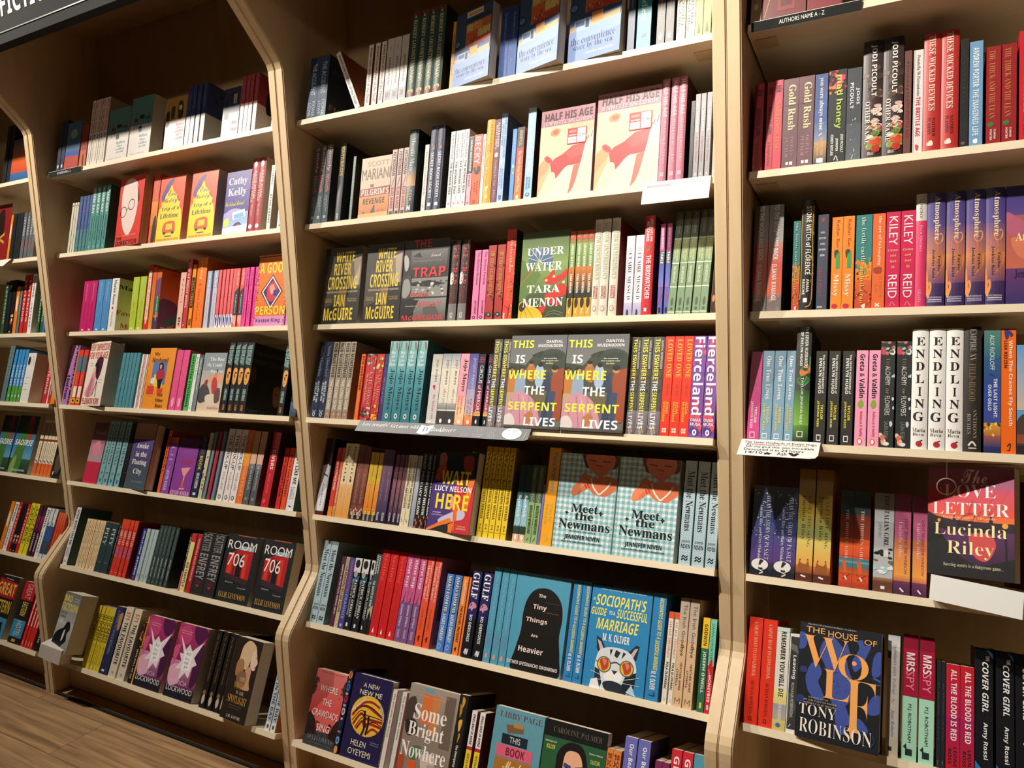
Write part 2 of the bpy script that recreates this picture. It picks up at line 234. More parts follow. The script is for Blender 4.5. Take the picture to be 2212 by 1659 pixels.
# ------------------------------------------------------------------ books
STYLES = {}
for ln in r'''accident;p;;1c3a5e;S 0d1c2e;T .1 .62 .3 .72 c9d3da r THE ACCIDENT;T .72 .97 .52 .82 b9c8d4 r FIONA;T .74 .95 .14 .42 b9c8d4 r LOWE;r .1 .7 .2 .3 3a444c r ACC;r .1 .6 .78 .88 8a6a2a r FIC
fruit;p;;e8dcd0;S a5522a;T .05 .36 .3 .72 1c1412 S Rachel Lyon;L a03020 .1 .5,.38 .6,.44;T .46 .93 .25 .8 15100f S Fruit of the Dead
selfp;p;;cfc5c0;T .3 .72 .35 .65 5a5050 S Self Portrait With Boy;R .12 .8 .88 .95 8d88a0;R .28 .84 .7 .92 3a3440;T .12 .2 .4 .6 a09898 I Boy
rls;h;;26453c;R 0 0 1 .07 55201c;R 0 .93 1 1 6b2a20;S 15201c;T .03 .09 .4 .6 c9c19a S J;T .1 .5 .3 .72 cfc9a6 S ROBERT LOUIS;T .5 .84 .25 .75 d6cf9f S STEVENSON;E .5 .93 .33 .028 d9c67c;E .5 .93 .15 .014 6b5a2a
yel;p;;d99a2a;T .2 .8 .3 .7 6b3a10 S Convenience
conv_f;p;;5f7cb8;g 0 0 1 .55 2c405c 3c5578;R .3 .02 .75 .1 c9d4de;R .33 .04 .72 .085 d9923a;R .28 .13 1 .16 1d2c40;R .3 .19 .98 .5 b9793f;R .32 .2 .5 .3 d9b36a;R .52 .2 .74 .3 e08a48;R .76 .19 .96 .29 c96a3c;R .33 .32 .62 .42 d8603a;R .64 .31 .97 .41 e8c07a;R .34 .43 .96 .5 c04a38;N 5 26 .33 .2 .95 .49 .012 .03 f0d8a0,d0502c,f0a050,7a2c20,ffe9c0;P c9a878 .02,.62 .98,.56 1,.78 0,.8;P 8ea6d6 0,.68 1,.62 1,1 0,1;R .44 .52 .66 .62 e0964a;R .1 .56 .42 .68 9fb4d6;R .13 .58 .3 .63 4a5f86;R .32 .57 .39 .66 2b3a58;P 7f97c8 .0,.8 1,.74 1,1 0,1;H .05 .9 .74 .82 16223a s the convenience;H .1 .86 .82 .9 16223a s store by the sea;H .35 .88 .915 .945 d5def0 s sonoko machida;E .08 .42 .09 .05 22324c;E .08 .42 .07 .035 5f7cb8
convb;p;;3d5da0;g 0 0 1 .45 1f3468 2e4a8a;T .08 .5 .35 .7 8fa6d8 s The convenience store by the;T .56 .9 .3 .62 7a8fd0 s Sanaka Hiiragi
convd;p;;2b3c5c;T .2 .8 .35 .65 9aa8c4 s The convenience store by the sea
tealm;p;;2c8f9a;S 15484e;T .1 .72 .3 .68 e6f0ee S Amanda MacLean;R .35 .85 .65 .88 1a5560
daugh;p;;46423e;S 1d1b1a;T .02 .78 .32 .68 d9a488 s The Ropemaker's Daughter;L e6e2da .07 .4,.95 .3,.9;L e6e2da .07 .5,.95 .5,.88;L e6e2da .07 .6,.95 .7,.9
rois;p;;e9dfc4;T .05 .4 .45 .85 2a2a30 r KICK THE OBJECTS;T .5 .85 .5 .8 222 r ROISIN;T .5 .92 .14 .44 222 r MAGUIRE;N 3 8 0 .88 1 1 .1 .03 8fb0d8,c4d4e6,6f90c0
greenm;p;;9aa653;T .1 .8 .35 .65 d9d898 b THE REMEMBERED MAJUMDAR;P 44502a .3,.96 .5,.86 .7,.96
lonely;p;;5a5c5e;g 0 .6 1 1 4f5c62 5b6c74;T .03 .34 .25 .8 e0aab0 b Lonely;T .38 .6 .25 .8 d88e92 b Mouth;T .64 .86 .5 .75 b8c4cc s Adaline;T .64 .8 .2 .45 b8c4cc s Sibley;R .3 .9 .45 .935 ddd;R .5 .9 .65 .935 ddd
katab;h;;34383c;g 0 .4 1 1 4a4d52 3a3d44;S 0c0c0c;T .05 .42 .25 .8 e3b54a b KATABASIS;T .9 .97 .3 .65 ddd b SCRIBE
thing1;p;;6f8078;S 121210;T .3 .8 .3 .7 a9b8b0 s The Owl
pilgrim_f;p;;d9bfa6;g 0 .64 1 1 e29c5a c96a34;H .2 .93 .07 .15 a58f80 r SCOTT;H .03 .98 .19 .37 6e5a4e r MARIANI;H .33 .46 .45 .5 333 b THE;P 9a3a32 0,.52 1,.5 1,.64 0,.65;H .06 .98 .53 .63 efd9c8 b PILGRIM'S;H .14 .86 .68 .78 2a1a16 b REVENGE;P 8a5430 .05,.98 .18,.88 .3,.98;P 5a3a2c .38,1 .42,.9 .48,.84 .53,.82 .55,.88 .6,.99;E .52 .82 .03 .02 40281c;N 9 8 .6 .88 .95 .95 .02 .015 7a4a2c,8f5a34;P e8b070 0,.93 1,.92 1,1 0,1
hitw;p;;cdb0aa;T .04 .4 .2 .85 332426 b HITWOMAN;L 4a2a30 .06 .3,.56 .6,.48 .75,.42;T .58 .9 .25 .8 c03038 b ELSIE MARKS;R .2 .94 .8 .99 3a2a2a
moonlit;h;;27444a;g 0 .45 1 .68 33565e d9a27c;g 0 .68 1 1 4f5a7c 1c1f2a;S 0e1513;R .15 0 .85 .06 141c18;E .3 .03 .12 .012 8fa05a;E .6 .03 .12 .012 8fa05a;T .1 .5 .28 .75 cfe0e6 s Moonlit Maze;C c9a63a .4,.55 .55,.56 .6,.65 .5,.72 .42,.66;T .72 .86 .5 .75 c4b46a b ZOE;T .7 .92 .18 .42 c4b46a b MARRIOTT;R .3 .91 .42 .97 eee;R .55 .91 .67 .97 eee;R .4 .93 .6 .95 eee
thinw;p;;ded5cf;T .1 .75 .3 .7 9a9090 s The Secret Garden Girls;L 333 .1 .4,.9 .6,.94
secret;h;;282a4c;S 2a2622;L 7f86ae .05 .15,.03 .85,.03 .85,.88 .15,.88 .15,.03;T .06 .2 .3 .7 8f96ba s Madeline Martin;N 2 6 .3 .22 .7 .28 .12 .02 8a744e,a08a60;T .32 .86 .3 .7 dfe2ea b SECRET BOOK SOCIETY;R .28 .91 .7 .95 e6e8ee
womand;p;;e5e2e2;T .04 .36 .35 .7 222 r AOKO MATSUDA;T .4 .82 .3 .75 111 b THE WOMAN DIES;E .5 .94 .2 .015 d88a9a
spark;p;;e7a9bc;R 0 .01 1 .53 16201e;L 3fa58a .06 .1,.03 .9,.03;T .05 .5 .3 .7 e6efe8 b NAOKI MATAYOSHI;T .55 .72 .25 .7 b0506a b SPARK;E .4 .95 .18 .014 c47
becky;p;;ee5a1c;T .03 .42 .12 .8 c9b9cf b BECKY;C 1b1210 .1,.48 .35,.46 .4,.52 .75,.45 .92,.5 .7,.56 .35,.56;E .7 .48 .2 .035 1b1210;T .66 .85 .55 .75 a03018 r SARAH;T .68 .82 .25 .45 a03018 r MAY;R .3 .92 .5 .97 a03018
thinr;p;;e9dfd8;T .06 .4 .3 .7 a03030 S The Unwanted Girl;T .42 .62 .35 .65 222 r Freya
bone;h;;e0a326;T .05 .4 .5 .75 b97c18 s ALEXANDER;T .3 .8 .15 .5 a06412 s Bone's Theory of Revision;C f1d9a0 .3,.8 .7,.8 .52,.87 .7,.93 .3,.93 .48,.87
maroonl;p;;6b2e44;T .04 .34 .52 .85 e3cdd2 b ALEXANDER;T .07 .36 .18 .48 e3cdd2 b McCALL SMITH;E .5 .43 .33 .03 d9c8b4;T .5 .8 .3 .68 e0c4cc s Looking for You;T .84 .97 .3 .65 d9b8c0 I Plays
lostl;p;;9fb8dc;S 5f6b80;T .05 .5 .55 .85 5f7cb0 r THE LOST LANGUAGE;T .12 .36 .15 .45 5f7cb0 r OF OYSTERS;E .4 .55 .25 .025 f2f2f2;T .62 .85 .55 .8 6f8cc0 r ALEXANDER;T .62 .82 .2 .45 6f8cc0 r McCALL;T .92 .97 .3 .7 3f5fa0 b B
sunf;p;;4f8fcf;T .06 .45 .3 .7 d9e8f6 s A Conspiracy of Flowers;N 7 7 .2 .5 .9 .62 .16 .03 f0b83a,e8d070,f6e6a0
winds;p;;d9542c;R 0 0 1 .28 4a4438;T .04 .26 .3 .75 cfc0a8 r ALEXANDER McCALL;g 0 .28 1 1 c03a34 f07a24;T .32 .88 .3 .72 f2d9c0 s The Winds from Further West;C f2e0c8 .3,.94 .6,.93 .6,.98 .35,.98
youonly;p;;9cc0d8;S 2a2420;T .03 .72 .3 .75 f4f8fa b YOU ONLY CALL WHEN YOU'RE IN TROUBLE;T .76 .88 .5 .72 4f80a8 b STEPHEN;T .76 .9 .2 .42 4f80a8 b McCAULEY;E .45 .95 .25 .02 33506a;E .45 .95 .15 .012 9cc0d8
half_f;h;;a87280;g 0 .19 1 1 d8bfa4 e2c29e;P d0ae8c .55,.19 1,.19 1,.5 .6,.44;C c88a58 .2,.25 .3,.22 .38,.25 .32,.31 .21,.3;C b0603c .24,.25 .33,.24 .34,.28 .26,.29;C d8986a .0,.66 .08,.58 .2,.56 .22,.64 .1,.78 0,.84;C dcae80 .0,.84 .1,.74 .2,.7 .12,.86 .0,1.0;P b83a3e .22,.63 .3,.57 .45,.53 .62,.45 .8,.43 1,.45 1,.62 .8,.66 .6,.67 .45,.73 .34,.8 .27,.79;P c4504c .5,.53 .64,.46 .82,.45 .95,.48 .8,.56 .6,.6;C c04448 .1,.55 .16,.53 .25,.58 .24,.62 .15,.6;L a83438 .02 .14,.56 .24,.61;C ecd2b0 .04,1.0 .1,.86 .2,.74 .3,.73 .33,.8 .28,.92 .24,1.0;C f0dabc .22,1.0 .3,.86 .44,.73 .56,.67 .66,.7 .64,.82 .56,1.0;P c46a58 .66,.68 .82,.64 .78,.84 .68,.92 .58,1;C efd8ba .66,1.0 .72,.84 .8,.62 .86,.44 .92,.35 1,.31 1,1.0;L d8b894 .01 .8,.98 .88,.6;L d8b894 .01 .9,.98 .95,.6;L 8a3c44 .014 .84,.43 .88,.36;L 8a3c44 .014 .89,.4 .93,.33;L 8a3c44 .014 .95,.38 .98,.31;C f4ece4 .85,.38 .88,.34 .9,.36;C f4ece4 .91,.35 .94,.31 .96,.33;H .07 .96 .035 .125 3a1218 b HALF HIS AGE;H .05 .97 .135 .19 dcb0b6 b JENNETTE MCCURDY;= price_sticker;R .52 .25 .87 .43 b8242a;R .535 .35 .69 .42 d8d4d0;R .705 .258 .855 .42 d8d6d2;R .545 .265 .69 .31 c8321f;H .55 .68 .275 .3 e8a898 b MEMBERSHIP;H .545 .685 .322 .338 eee b OUR PRICE;H .58 .66 .375 .4 555 r 22.99;H .72 .84 .32 .355 333 r 22.99
halfs;h;;b0687c;S 3a1c24;T .03 .37 .28 .8 ecc4cc b HALF HIS AGE;T .4 .82 .3 .75 d893a2 b JENNETTE McCURDY;R .25 .9 .45 .94 e0a8b4;R .5 .9 .72 .94 e0a8b4
vald;p;;1a1718;T .1 .45 .35 .7 5a5050 r VAL McDERMID
val;p;;8d8a8e;T .1 .45 .3 .75 e8e6e6 b VAL McDERMID;T .5 .8 .3 .7 b07a84 s A Darker Domain;R .35 .93 .6 .96 ddd
vall;p;;a8a29a;T .05 .4 .3 .75 e8d890 b VAL McDERMID;T .45 .75 .25 .8 a04a5a s Past Lying;R .3 .92 .6 .95 eee
white_f;p;;23211f;g 0 .1 1 .55 393431 4a4138;P 8a7a68 .55,.2 .98,.14 .98,.5 .7,.52;P b8a894 .78,.16 .97,.13 .95,.5 .85,.5;P 4a443c 0,.35 .4,.3 .5,.7 0,.8;g .45 .55 .65 1 8a6a30 2a2218;L 55504a .02 0,0 1,0 1,1 0,1 0,0;H .3 .8 .06 .19 e9cf3f b WHITE;H .27 .73 .21 .36 ecd040 b RIVER;H .13 .9 .38 .55 ecd040 b CROSSING;H .1 .94 .57 .595 c9b9a4 b BOOKER PRIZE LONGLISTED AUTHOR OF THE NORTH WATER;H .33 .62 .62 .77 ecd040 b IAN;H .08 .85 .79 .95 ecd040 b McGUIRE;H .06 .26 .66 .685 a89a80 r Bound to be;H .06 .26 .69 .715 c9b040 r ROGER VILES;H .68 .93 .66 .685 a89a80 r Rich entertainment;H .7 .93 .69 .715 c9b040 r PHILIPP MEYER
trap_f;h;;2b2b2b;g .16 .13 .96 .38 6f6f6f 2c2c2c;P 1a1a1a .2,.2 .35,.15 .4,.22;C b9b9b6 .0,.2 .06,.18 .12,.26 .1,.36 .04,.36;R .2 .47 1 .7 8a8a86;P 1c1c1a .2,.52 .6,.5 .98,.55 .6,.58 .2,.56;N 4 22 .22 .5 .98 .68 .05 .02 2a2a28,555,b8b8b4,d8d8d4;P 3a3a38 0,.45 .2,.42 .22,.72 0,.74;C 9a9a98 .03,.5 .14,.48 .2,.6 .12,.7 .02,.68;g .3 .72 1 1 8f8f8c 4a4a48;P 1a1a1a 0,.72 .4,.74 .28,.9 0,.98;P 555 .5,.84 .75,.78 .9,.95 .55,1;H .22 .6 .0 .1 c43034 b THE;H .6 .82 .17 .22 ddd k A novel;H .22 .86 .255 .28 aaa r Time-bending literary horror;H .22 .94 .34 .46 d83038 b TRAP;H .2 .6 .65 .7 d8383c b FIONA;H .4 .9 .76 .82 d8484a b KELLY;H .05 .95 .92 .98 d8303a b McGREGOR;H .1 .36 .8 .82 ccc r A devastating novel
traps;h;;2c2929;T .02 .55 .25 .85 c8303a b THE TRAP;C cfcfcb .0,.42 .35,.4 .5,.48 .3,.55 0,.53;T .58 .78 .5 .75 a83a40 r FIONA KELLY;T .58 .8 .15 .4 a83a40 r McGREGOR;R 0 .79 1 1 7a7876;T .9 .97 .3 .65 e8e8e8 b PICADOR;S 5a2028
glor;p;;ec7fae;T .03 .5 .45 .8 3a1a28 r The Glorious Heresies;T .72 .92 .45 .75 2a1018 r LISA McINERNEY;E .45 .96 .28 .022 2a1018;E .45 .96 .15 .012 ec7fae
goodf;p;;a8302c;N 11 14 0 0 1 1 .2 .03 7a1c1c,c84a34,5a1414;T .08 .68 .3 .75 d9b04a s THE GIRLS of GOOD FORTUNE;E .5 .93 .3 .03 1c2a30;E .5 .93 .12 .014 7ac4b8;R 0 .9 .12 1 2a1010
darken;p;;e0402c;N 6 16 .7 .1 1 1 .12 .02 c9a03a,6a7a3a,a03020,3a4a2a;T .12 .48 .4 .7 f0c8b0 s Darkenbloom;T .52 .8 .35 .65 d9a050 s EVA MENASSE;L 5a1a14 .06 .2,.85 .6,.9 .5,.99;L 5a1a14 .06 .7,.84 .6,.9;R .1 .93 .25 .99 f0d0c0;S 2c3a1c
under_f;p;;6f8a4a;g 0 0 1 .35 3f5230 7f9a56;g 0 .35 1 .7 86a05a 5c7440;g 0 .7 1 1 4a5a30 3c3c22;P 5f7a3a 0,.3 .45,.5 .1,.8 0,.8;L 8a5a30 .02 .02,.55 .3,.4;L a86a34 .02 .02,.62 .25,.45;C 4f6a86 .2,.22 .35,.18 .6,.22 .68,.36 .55,.42 .38,.34 .2,.4 .15,.3;L cfd8d0 .01 .4,.35 .2,.2;L cfd8d0 .01 .4,.35 .35,.17;L cfd8d0 .01 .4,.35 .55,.2;L cfd8d0 .01 .4,.35 .68,.3;L cfd8d0 .01 .4,.35 .15,.3;L cfd8d0 .01 .4,.35 .7,.42;C c8302a .5,.56 .6,.52 .68,.46 .74,.48 .72,.54 .88,.5 .98,.45 .98,.54 .8,.6 .62,.62;C c8302a .55,.74 .7,.7 .82,.62 .98,.64 .98,.74 .82,.78 .92,.84 .8,.86 .62,.82;C c8302a .42,.9 .58,.84 .56,.92 .46,.96;E .56 .57 .03 .016 f0d080;E .72 .53 .03 .016 f0d080;E .64 .46 .03 .016 f0d080;E .78 .68 .03 .016 f0d080;E .62 .78 .03 .016 f0d080;E .93 .6 .03 .016 f0d080;C e3b52c 0,.84 .1,.8 .2,.84 .38,.88 .5,.95 .48,1 0,1;L a8761c .015 .1,.86 .2,1;L a8761c .015 .14,.85 .34,1;L a8761c .015 .1,.86 .05,1;C 3a2410 .02,.84 .1,.81 .16,.86 .08,.92 .02,.9;L 8a9a86 .008 .6,.95 .75,.92 .95,.95;L 8a9a86 .008 .58,.98 .75,.95 .95,.98;H .12 .9 .19 .28 f2f2ea S UNDER;H .1 .88 .36 .46 f2f2ea S WATER;H .16 .86 .62 .71 f2f2ea S TARA;H .08 .94 .77 .87 f2f2ea S MENON
unders;p;;6d8c48;R 0 0 1 .1 d04a3c;N 8 4 0 .02 1 .14 .3 .03 e0604a,c83a30,8a9a50;g 0 .14 1 .42 86a258 6f8c48;g 0 .42 1 .72 c97a34 2e2a1a;R 0 .72 1 .78 2a2a1a;g 0 .78 1 1 d9ae2c c9962a;C 3a2410 .2,.8 .7,.78 .8,.86 .3,.9;T .16 .42 .3 .7 f0efe4 b UNDER WATER;T .5 .72 .3 .7 f0efe4 b TARA MENON;T .88 .97 .3 .7 e8e0c0 I S
moscow;h;;d9d0c0;T .04 .62 .25 .8 a8b49a b MOSCOW UNDERGROUND;T .69 .82 .52 .78 a84038 b CATHERINE;T .69 .82 .2 .46 a84038 b MERRIDALE;E .45 .92 .28 .03 b08a6a;E .45 .92 .2 .022 d9d0c0;S 7a2420
claire;p;;ece8ec;E .4 .17 .22 .03 e8c4cc;T .22 .8 .3 .72 2a2a30 s CLAIRE MESSUD;T .3 .7 .1 .24 a098a4 s This Strange Eventful History;g 0 .84 1 1 c4c0dc 9f98c4;C 2a2a3a .35,.99 .4,.92 .6,.95 .55,1
birdw;h;;c41c26;S 5a0e14;T .03 .26 .52 .82 f0e4e0 b JACQUELYN;T .06 .26 .2 .5 f0e4e0 b MITCHARD;C 8a6a2a .3,.34 .6,.3 .66,.33 .4,.37;T .4 .84 .28 .76 f4eceb b THE BIRDWATCHER;R .3 .93 .55 .965 f0e8e8
table;p;;5f68b8;R 0 0 1 .3 d04a8a;R 0 .3 1 .45 54545c;g 0 .45 1 .7 4a5aa8 7078c8;T .05 .28 .25 .75 f2dce6 b MADAME NEIGHBOUR'S;T .31 .44 .25 .75 f0f0f0 b TABLE;T .65 .85 .2 .6 c9505a b Gabriel Grenyel;L c04a6a .1 .1,.9 .8,.78;C 222 .2,.93 .6,.92 .7,.97 .3,.98
best;p;;7f9a74;R 0 0 1 .26 3c4636;R 0 .26 1 .275 b9c4a8;g 0 .275 1 .5 8f9a68 7f9a74;T .02 .22 .35 .7 8a8a6a r BEST WISHES;T .28 .48 .5 .75 c9cf9a b BEST WISHES FROM;T .28 .46 .2 .42 c9cf9a b THE FULL MOON;R 0 .5 1 .512 cfd8be;T .54 .7 .3 .65 e6ecdc b MAI MOCHIZUKI;R 0 .73 1 .742 cfd8be;R 0 .742 1 1 7f9a7a;C 55644c .35,.86 .6,.84 .7,.9 .4,.92;E .5 .95 .2 .016 55644c;R 0 .975 1 .985 cfd8be;S 6b7a5c
brownlean;p;;2a1a10;L b8863a .04 .1,.05 .9,.05 .9,.95 .1,.95 .1,.05;E .5 .8 .3 .05 c98a4a;S 4a3016
santa;p;;1c2a44;T .06 .46 .3 .75 8fa4bc s Santa Montefiore;T .52 .8 .5 .75 dfe6ee b SECRETS OF THE;T .54 .78 .15 .42 dfe6ee b STARLIT SEA;L cfd8e4 .08 .3,.9 .5,.94 .7,.9;L cfd8e4 .08 .3,.94 .5,.98 .7,.94
bob;p;;a0937f;T .02 .47 .25 .8 1f1c18 b BOB MORTIMER;T .5 .88 .25 .78 e8ddd0 b THE LONG SHOE;g 0 .9 1 1 9a7868 a0806e;S 6f6252;E .5 .94 .2 .02 b8a090
bobo;p;;ef6a1a;T .03 .55 .25 .8 2a1208 b BOB MORTIMER;T .58 .9 .3 .7 f0b080 r The Hotel Avocado
mosse;p;;c8303a;N 3 16 0 0 1 .24 .22 .03 1f3a34,3f6a5c,9fc4b0,1a2420,d05a3a;N 4 14 0 .8 1 1 .22 .03 1f2a24,cfd0c0,2a3a34,8a9a8c;T .27 .78 .5 .85 e8b0a4 s KATE MOSSE;T .3 .76 .12 .42 eac0a8 I The Burning Chambers
mosse2;p;;c82a30;N 5 18 0 0 1 .26 .22 .03 c9962a,e6c050,8a5a14,f0d070;N 6 14 0 .78 1 1 .22 .03 d9aa34,8a6414,e8cc60;T .24 .76 .5 .85 e8a090 s KATE MOSSE;T .32 .7 .12 .42 eac0a8 I The Map of Bones
cityt;p;;3a3070;L c0304a .06 .3,.25 .9,.35 .9,.75 .3,.85;T .35 .75 .3 .7 b0a8d8 I The City of Tears;N 7 8 0 0 1 .2 .2 .02 1a1838,2a2858
wealll;p;;3f8c98;g 0 0 1 .4 8fc0c0 5aa4ac;g 0 .4 1 1 4a98a4 2c7684;C 5f8a7a .05,.14 .15,.02 .3,.02 .2,.12;C 8a6a70 .65,.02 .85,.03 .92,.12 .75,.1;L 5f9a8a .06 .15,.0 .1,.18;H .2 .7 .13 .165 f2f6f4 S We;H .25 .65 .175 .21 f2f6f4 S All;H .15 .75 .225 .26 f2f6f4 S Live;H .12 .82 .27 .315 f2f6f4 S Here;T .35 .85 .3 .85 10181a S Jojo Moyes;E .5 .93 .18 .032 f0f0ea;E .5 .93 .09 .018 5a4a40;S 24484c
mebefore;p;;cfcac8;g 0 0 1 .3 b8b4ac e0dad0;T .07 .4 .35 .75 4a4440 s jojo moyes;C b8202c .3,.46 .55,.45 .5,.52 .4,.49;T .58 .93 .35 .75 c98088 s me before you;E .4 .97 .15 .015 eee
afteryou;p;;e0d8c8;g 0 0 1 .2 8f98a8 d8d2c6;g 0 .7 1 .8 b0b0a8 70787c;R 0 .79 1 .81 d8d4c8;R 0 .81 1 1 3a3634;T .08 .44 .45 .85 4a4844 s jojo moyes;T .5 .72 .4 .75 b0a070 s after you;E .5 .95 .15 .03 eee
shoes;p;;f0a0b0;g 0 .6 1 .8 efb0a8 f4d0a0;g 0 .8 1 1 f2d8a8 e89a78;T .08 .53 .35 .85 1a1014 S Jojo Moyes;T .6 .84 .5 .78 c84048 S Someone;T .6 .86 .15 .44 c84048 S Else's Shoes;E .5 .95 .2 .03 f0e0d0
giver;p;;6a64a8;g 0 0 1 .5 4c4a96 8a84b8;g 0 .5 1 .85 a09ac0 d8b8b8;g 0 .85 1 1 e8a070 e05a28;T .06 .58 .4 .75 c0bcd8 r JOJO MOYES;T .62 .88 .52 .75 33305a r THE GIVER;T .64 .86 .2 .42 33305a r OF STARS;E .5 .95 .2 .03 f0d8c8
circus;p;;1a1a38;g 0 .35 1 .8 1f1f44 a83048;g 0 .8 1 .86 c05048 e8c04a;R 0 .86 1 1 14141e;H .25 .75 .04 .06 c84a5a b ALL;H .15 .85 .07 .09 c84a5a b OWEN;H .12 .88 .1 .12 c84a5a b MORAN;T .16 .82 .3 .8 f0e8ec r CIRCUS of MIRRORS;E .5 .94 .12 .03 eee
serps;h;;585650;N 9 14 .0 .3 1 .6 .2 .03 3c3a34,7a3a2c,3f4a36,5a4a3c;g 0 .76 1 1 8a8288 6f666c;N 10 8 .0 .8 1 1 .22 .03 9a8c94,5f565c,a89a9c;T .02 .24 .2 .62 e9e158 b THIS IS;T .24 .44 .2 .62 e9e158 b WHERE;T .45 .56 .2 .62 f2f2ee b THE;T .57 .77 .2 .62 e9e158 b SERPENT;T .78 .94 .2 .62 f2f2ee b LIVES;T .04 .33 .74 .9 dcdcd8 b DANIYAL MUEENUDDIN;L c9b070 .07 .3,.97 .5,.93 .7,.98
serp_f;h;;6a6860;g 0 0 1 .35 64666a 7a7a76;C 3c463c .35,.28 .5,.2 .75,.15 .95,.18 1,.24 1,.45 .6,.45 .3,.38;C 2e382e .4,.22 .6,.17 .55,.24;C 34402f .6,.22 .9,.19 .95,.25 .7,.26;P 3a4434 0,.3 .35,.33 .35,.7 0,.7;P 4a4e44 .25,.36 1,.36 1,.75 .25,.75;L 4a463c .02 .44,.38 .5,.2;C c07a34 .0,.42 .1,.4 .17,.5 .15,.66 .02,.66;P b8a07c .0,.62 .13,.62 .1,.82 0,.82;C 8fa4bc .16,.42 .28,.4 .33,.55 .3,.68 .14,.68;E .22 .38 .06 .035 33281f;E .24 .385 .035 .025 b98462;E .05 .38 .06 .04 2a221c;E .06 .385 .03 .025 a06a48;C b07038 .34,.34 .44,.32 .5,.4 .46,.5 .34,.46;E .4 .31 .04 .028 b8825c;E .4 .295 .045 .018 2a221c;C a4bcd4 .5,.34 .6,.33 .66,.44 .6,.56 .5,.52;E .57 .32 .045 .026 2c241e;P 36405a .64,.42 .74,.4 .78,.6 .74,.98 .66,.98 .66,.7;C 9a4a30 .8,.42 .95,.36 1,.4 1,.86 .86,.86 .8,.6;E .83 .37 .055 .035 c08a64;E .83 .35 .06 .028 2c241e;P 3c4a68 .76,.6 .88,.6 .86,1 .76,1;P 6b6248 .33,.6 .72,.6 .7,.74 .33,.72;C c890a0 0,.82 .05,.7 .2,.61 .36,.63 .5,.7 .6,.82 .62,.94 .45,1 0,1;L a06c7c .012 .1,.7 .14,.98;L a06c7c .012 .22,.64 .3,.96;L e0b4bc .012 .3,.65 .42,.94;L a06c7c .012 .4,.66 .52,.9;C d9d0cc 0,.88 .12,.85 .2,.95 .1,1 0,1;C b87848 .36,.86 .46,.82 .52,.86 .46,.94 .36,.95;g 0 .97 1 1 55524e 4a4844;H .03 .42 .055 .14 f0e84e b THIS;H .64 .93 .055 .085 f0f0ee b DANIYAL;H .5 .93 .1 .13 f0f0ee b MUEENUDDIN;H .11 .28 .215 .305 f6f6f4 b IS;H .0 .68 .38 .475 f0e84e b WHERE;H .32 .68 .55 .64 f6f6f4 b THE;H .05 .92 .72 .81 f0e84e b SERPENT;H .36 .92 .88 .97 f6f6f4 b LIVES;H .62 .85 .245 .262 eee i Epic storytelling;H .58 .88 .27 .287 eee i from a singular voice;H .66 .8 .296 .312 e6e060 i Alia Akbar
loved;p;;e8341c;T .03 .42 .3 .85 f0b23a S LOVED ONE;T .47 .6 .4 .8 c84a2a I Aisha's novel;T .66 .78 .52 .78 f0b23a b AISHA;T .66 .86 .2 .46 f0b23a b MUHARRAR;R .25 .92 .45 .94 f2d8c8;R .5 .92 .72 .94 f2d8c8;R .25 .945 .45 .965 f2d8c8;R .5 .945 .72 .965 f2d8c8
fierce;p;;7a4a9c;N 12 20 0 0 1 1 .35 .05 c83a7a,5a3a8a,9a4aa0,d8506a,4a3a8c,8a6ac0;T .01 .78 .12 .9 f6f2f6 b Fierceland;H .1 .9 .815 .845 f2eaf2 b OMAR;H .1 .9 .855 .885 f2eaf2 b MUSA;E .45 .95 .17 .03 f4f0f2;E .45 .95 .06 .015 4a2a5a
biro;p;;b8b8c0;R 0 0 1 .36 2a1a14;C e6e6ec .2,.38 .8,.36 .9,.6 .8,.94 .2,.94 .1,.6;L 33333a .12 .3,.47 .8,.5;T .6 .88 .4 .6 2a2a30 I Leni Bartlet;R 0 .95 1 1 5a1414;S 160e0e
katem;p;;d8402c;T .2 .62 .3 .75 f0dcd0 b SALVATION KATE MYERS;R 0 .86 1 1 e88a2a;S 5a1a10
elis;p;;e06a50;T .4 .8 .25 .75 f0d8c0 b ELIZABETH WINTER;g 0 .85 1 1 d8a060 c88a3a
diaryc;p;;e6d2a8;T .04 .5 .25 .72 2a2420 s Diary of a Cat;R .4 .49 .6 .52 2a2420;g 0 .55 1 1 e8b878 e09a44;T .6 .74 .3 .65 c4884a s The Diary
brownh;p;;7a4438;g 0 .3 1 .8 8a5044 6a382e;T .36 .78 .3 .65 c08a78 s The Cat Who Saved Books;N 13 8 0 .84 1 .94 .2 .03 d8b8a8,b08a78,8a5a48;R 0 .94 1 1 2a1814;T .9 .99 .3 .7 e8dcd4 b PICADOR
picy;p;;d9b53a;g 0 .45 1 .85 e8a040 e07a24;T .4 .7 .35 .65 b0883a s The Cat;N 14 5 0 .82 1 .9 .3 .02 c83a24,f0a050;R 0 .9 1 1 2a2038;T .9 .99 .3 .7 e8dcd4 b PICADOR
picp;p;;5f4468;g 0 .2 1 .9 7a5470 3c3454;T .3 .7 .35 .65 a88cb0 s The Cat Who Saved the Library;R 0 .9 1 1 241e38;T .86 .97 .3 .7 dcd4e0 b PICADOR
picm;p;;7a4a58;g 0 .25 1 .9 8f5a60 43344c;T .4 .75 .35 .65 b89aa4 s What You Are Looking;R 0 .9 1 1 221c34;T .84 .96 .3 .7 dcd4e0 b PICADOR
fathers;p;;e0d4b0;T .03 .45 .3 .75 3a3024 b S.J. NAUDE FATHERS;T .46 .75 .3 .75 1c1814 b AND FUGITIVES;L 222 .1 .3,.9 .6,.94
greyw;p;;a8b0c0;g 0 .3 1 1 b8c0d0 8a94a8
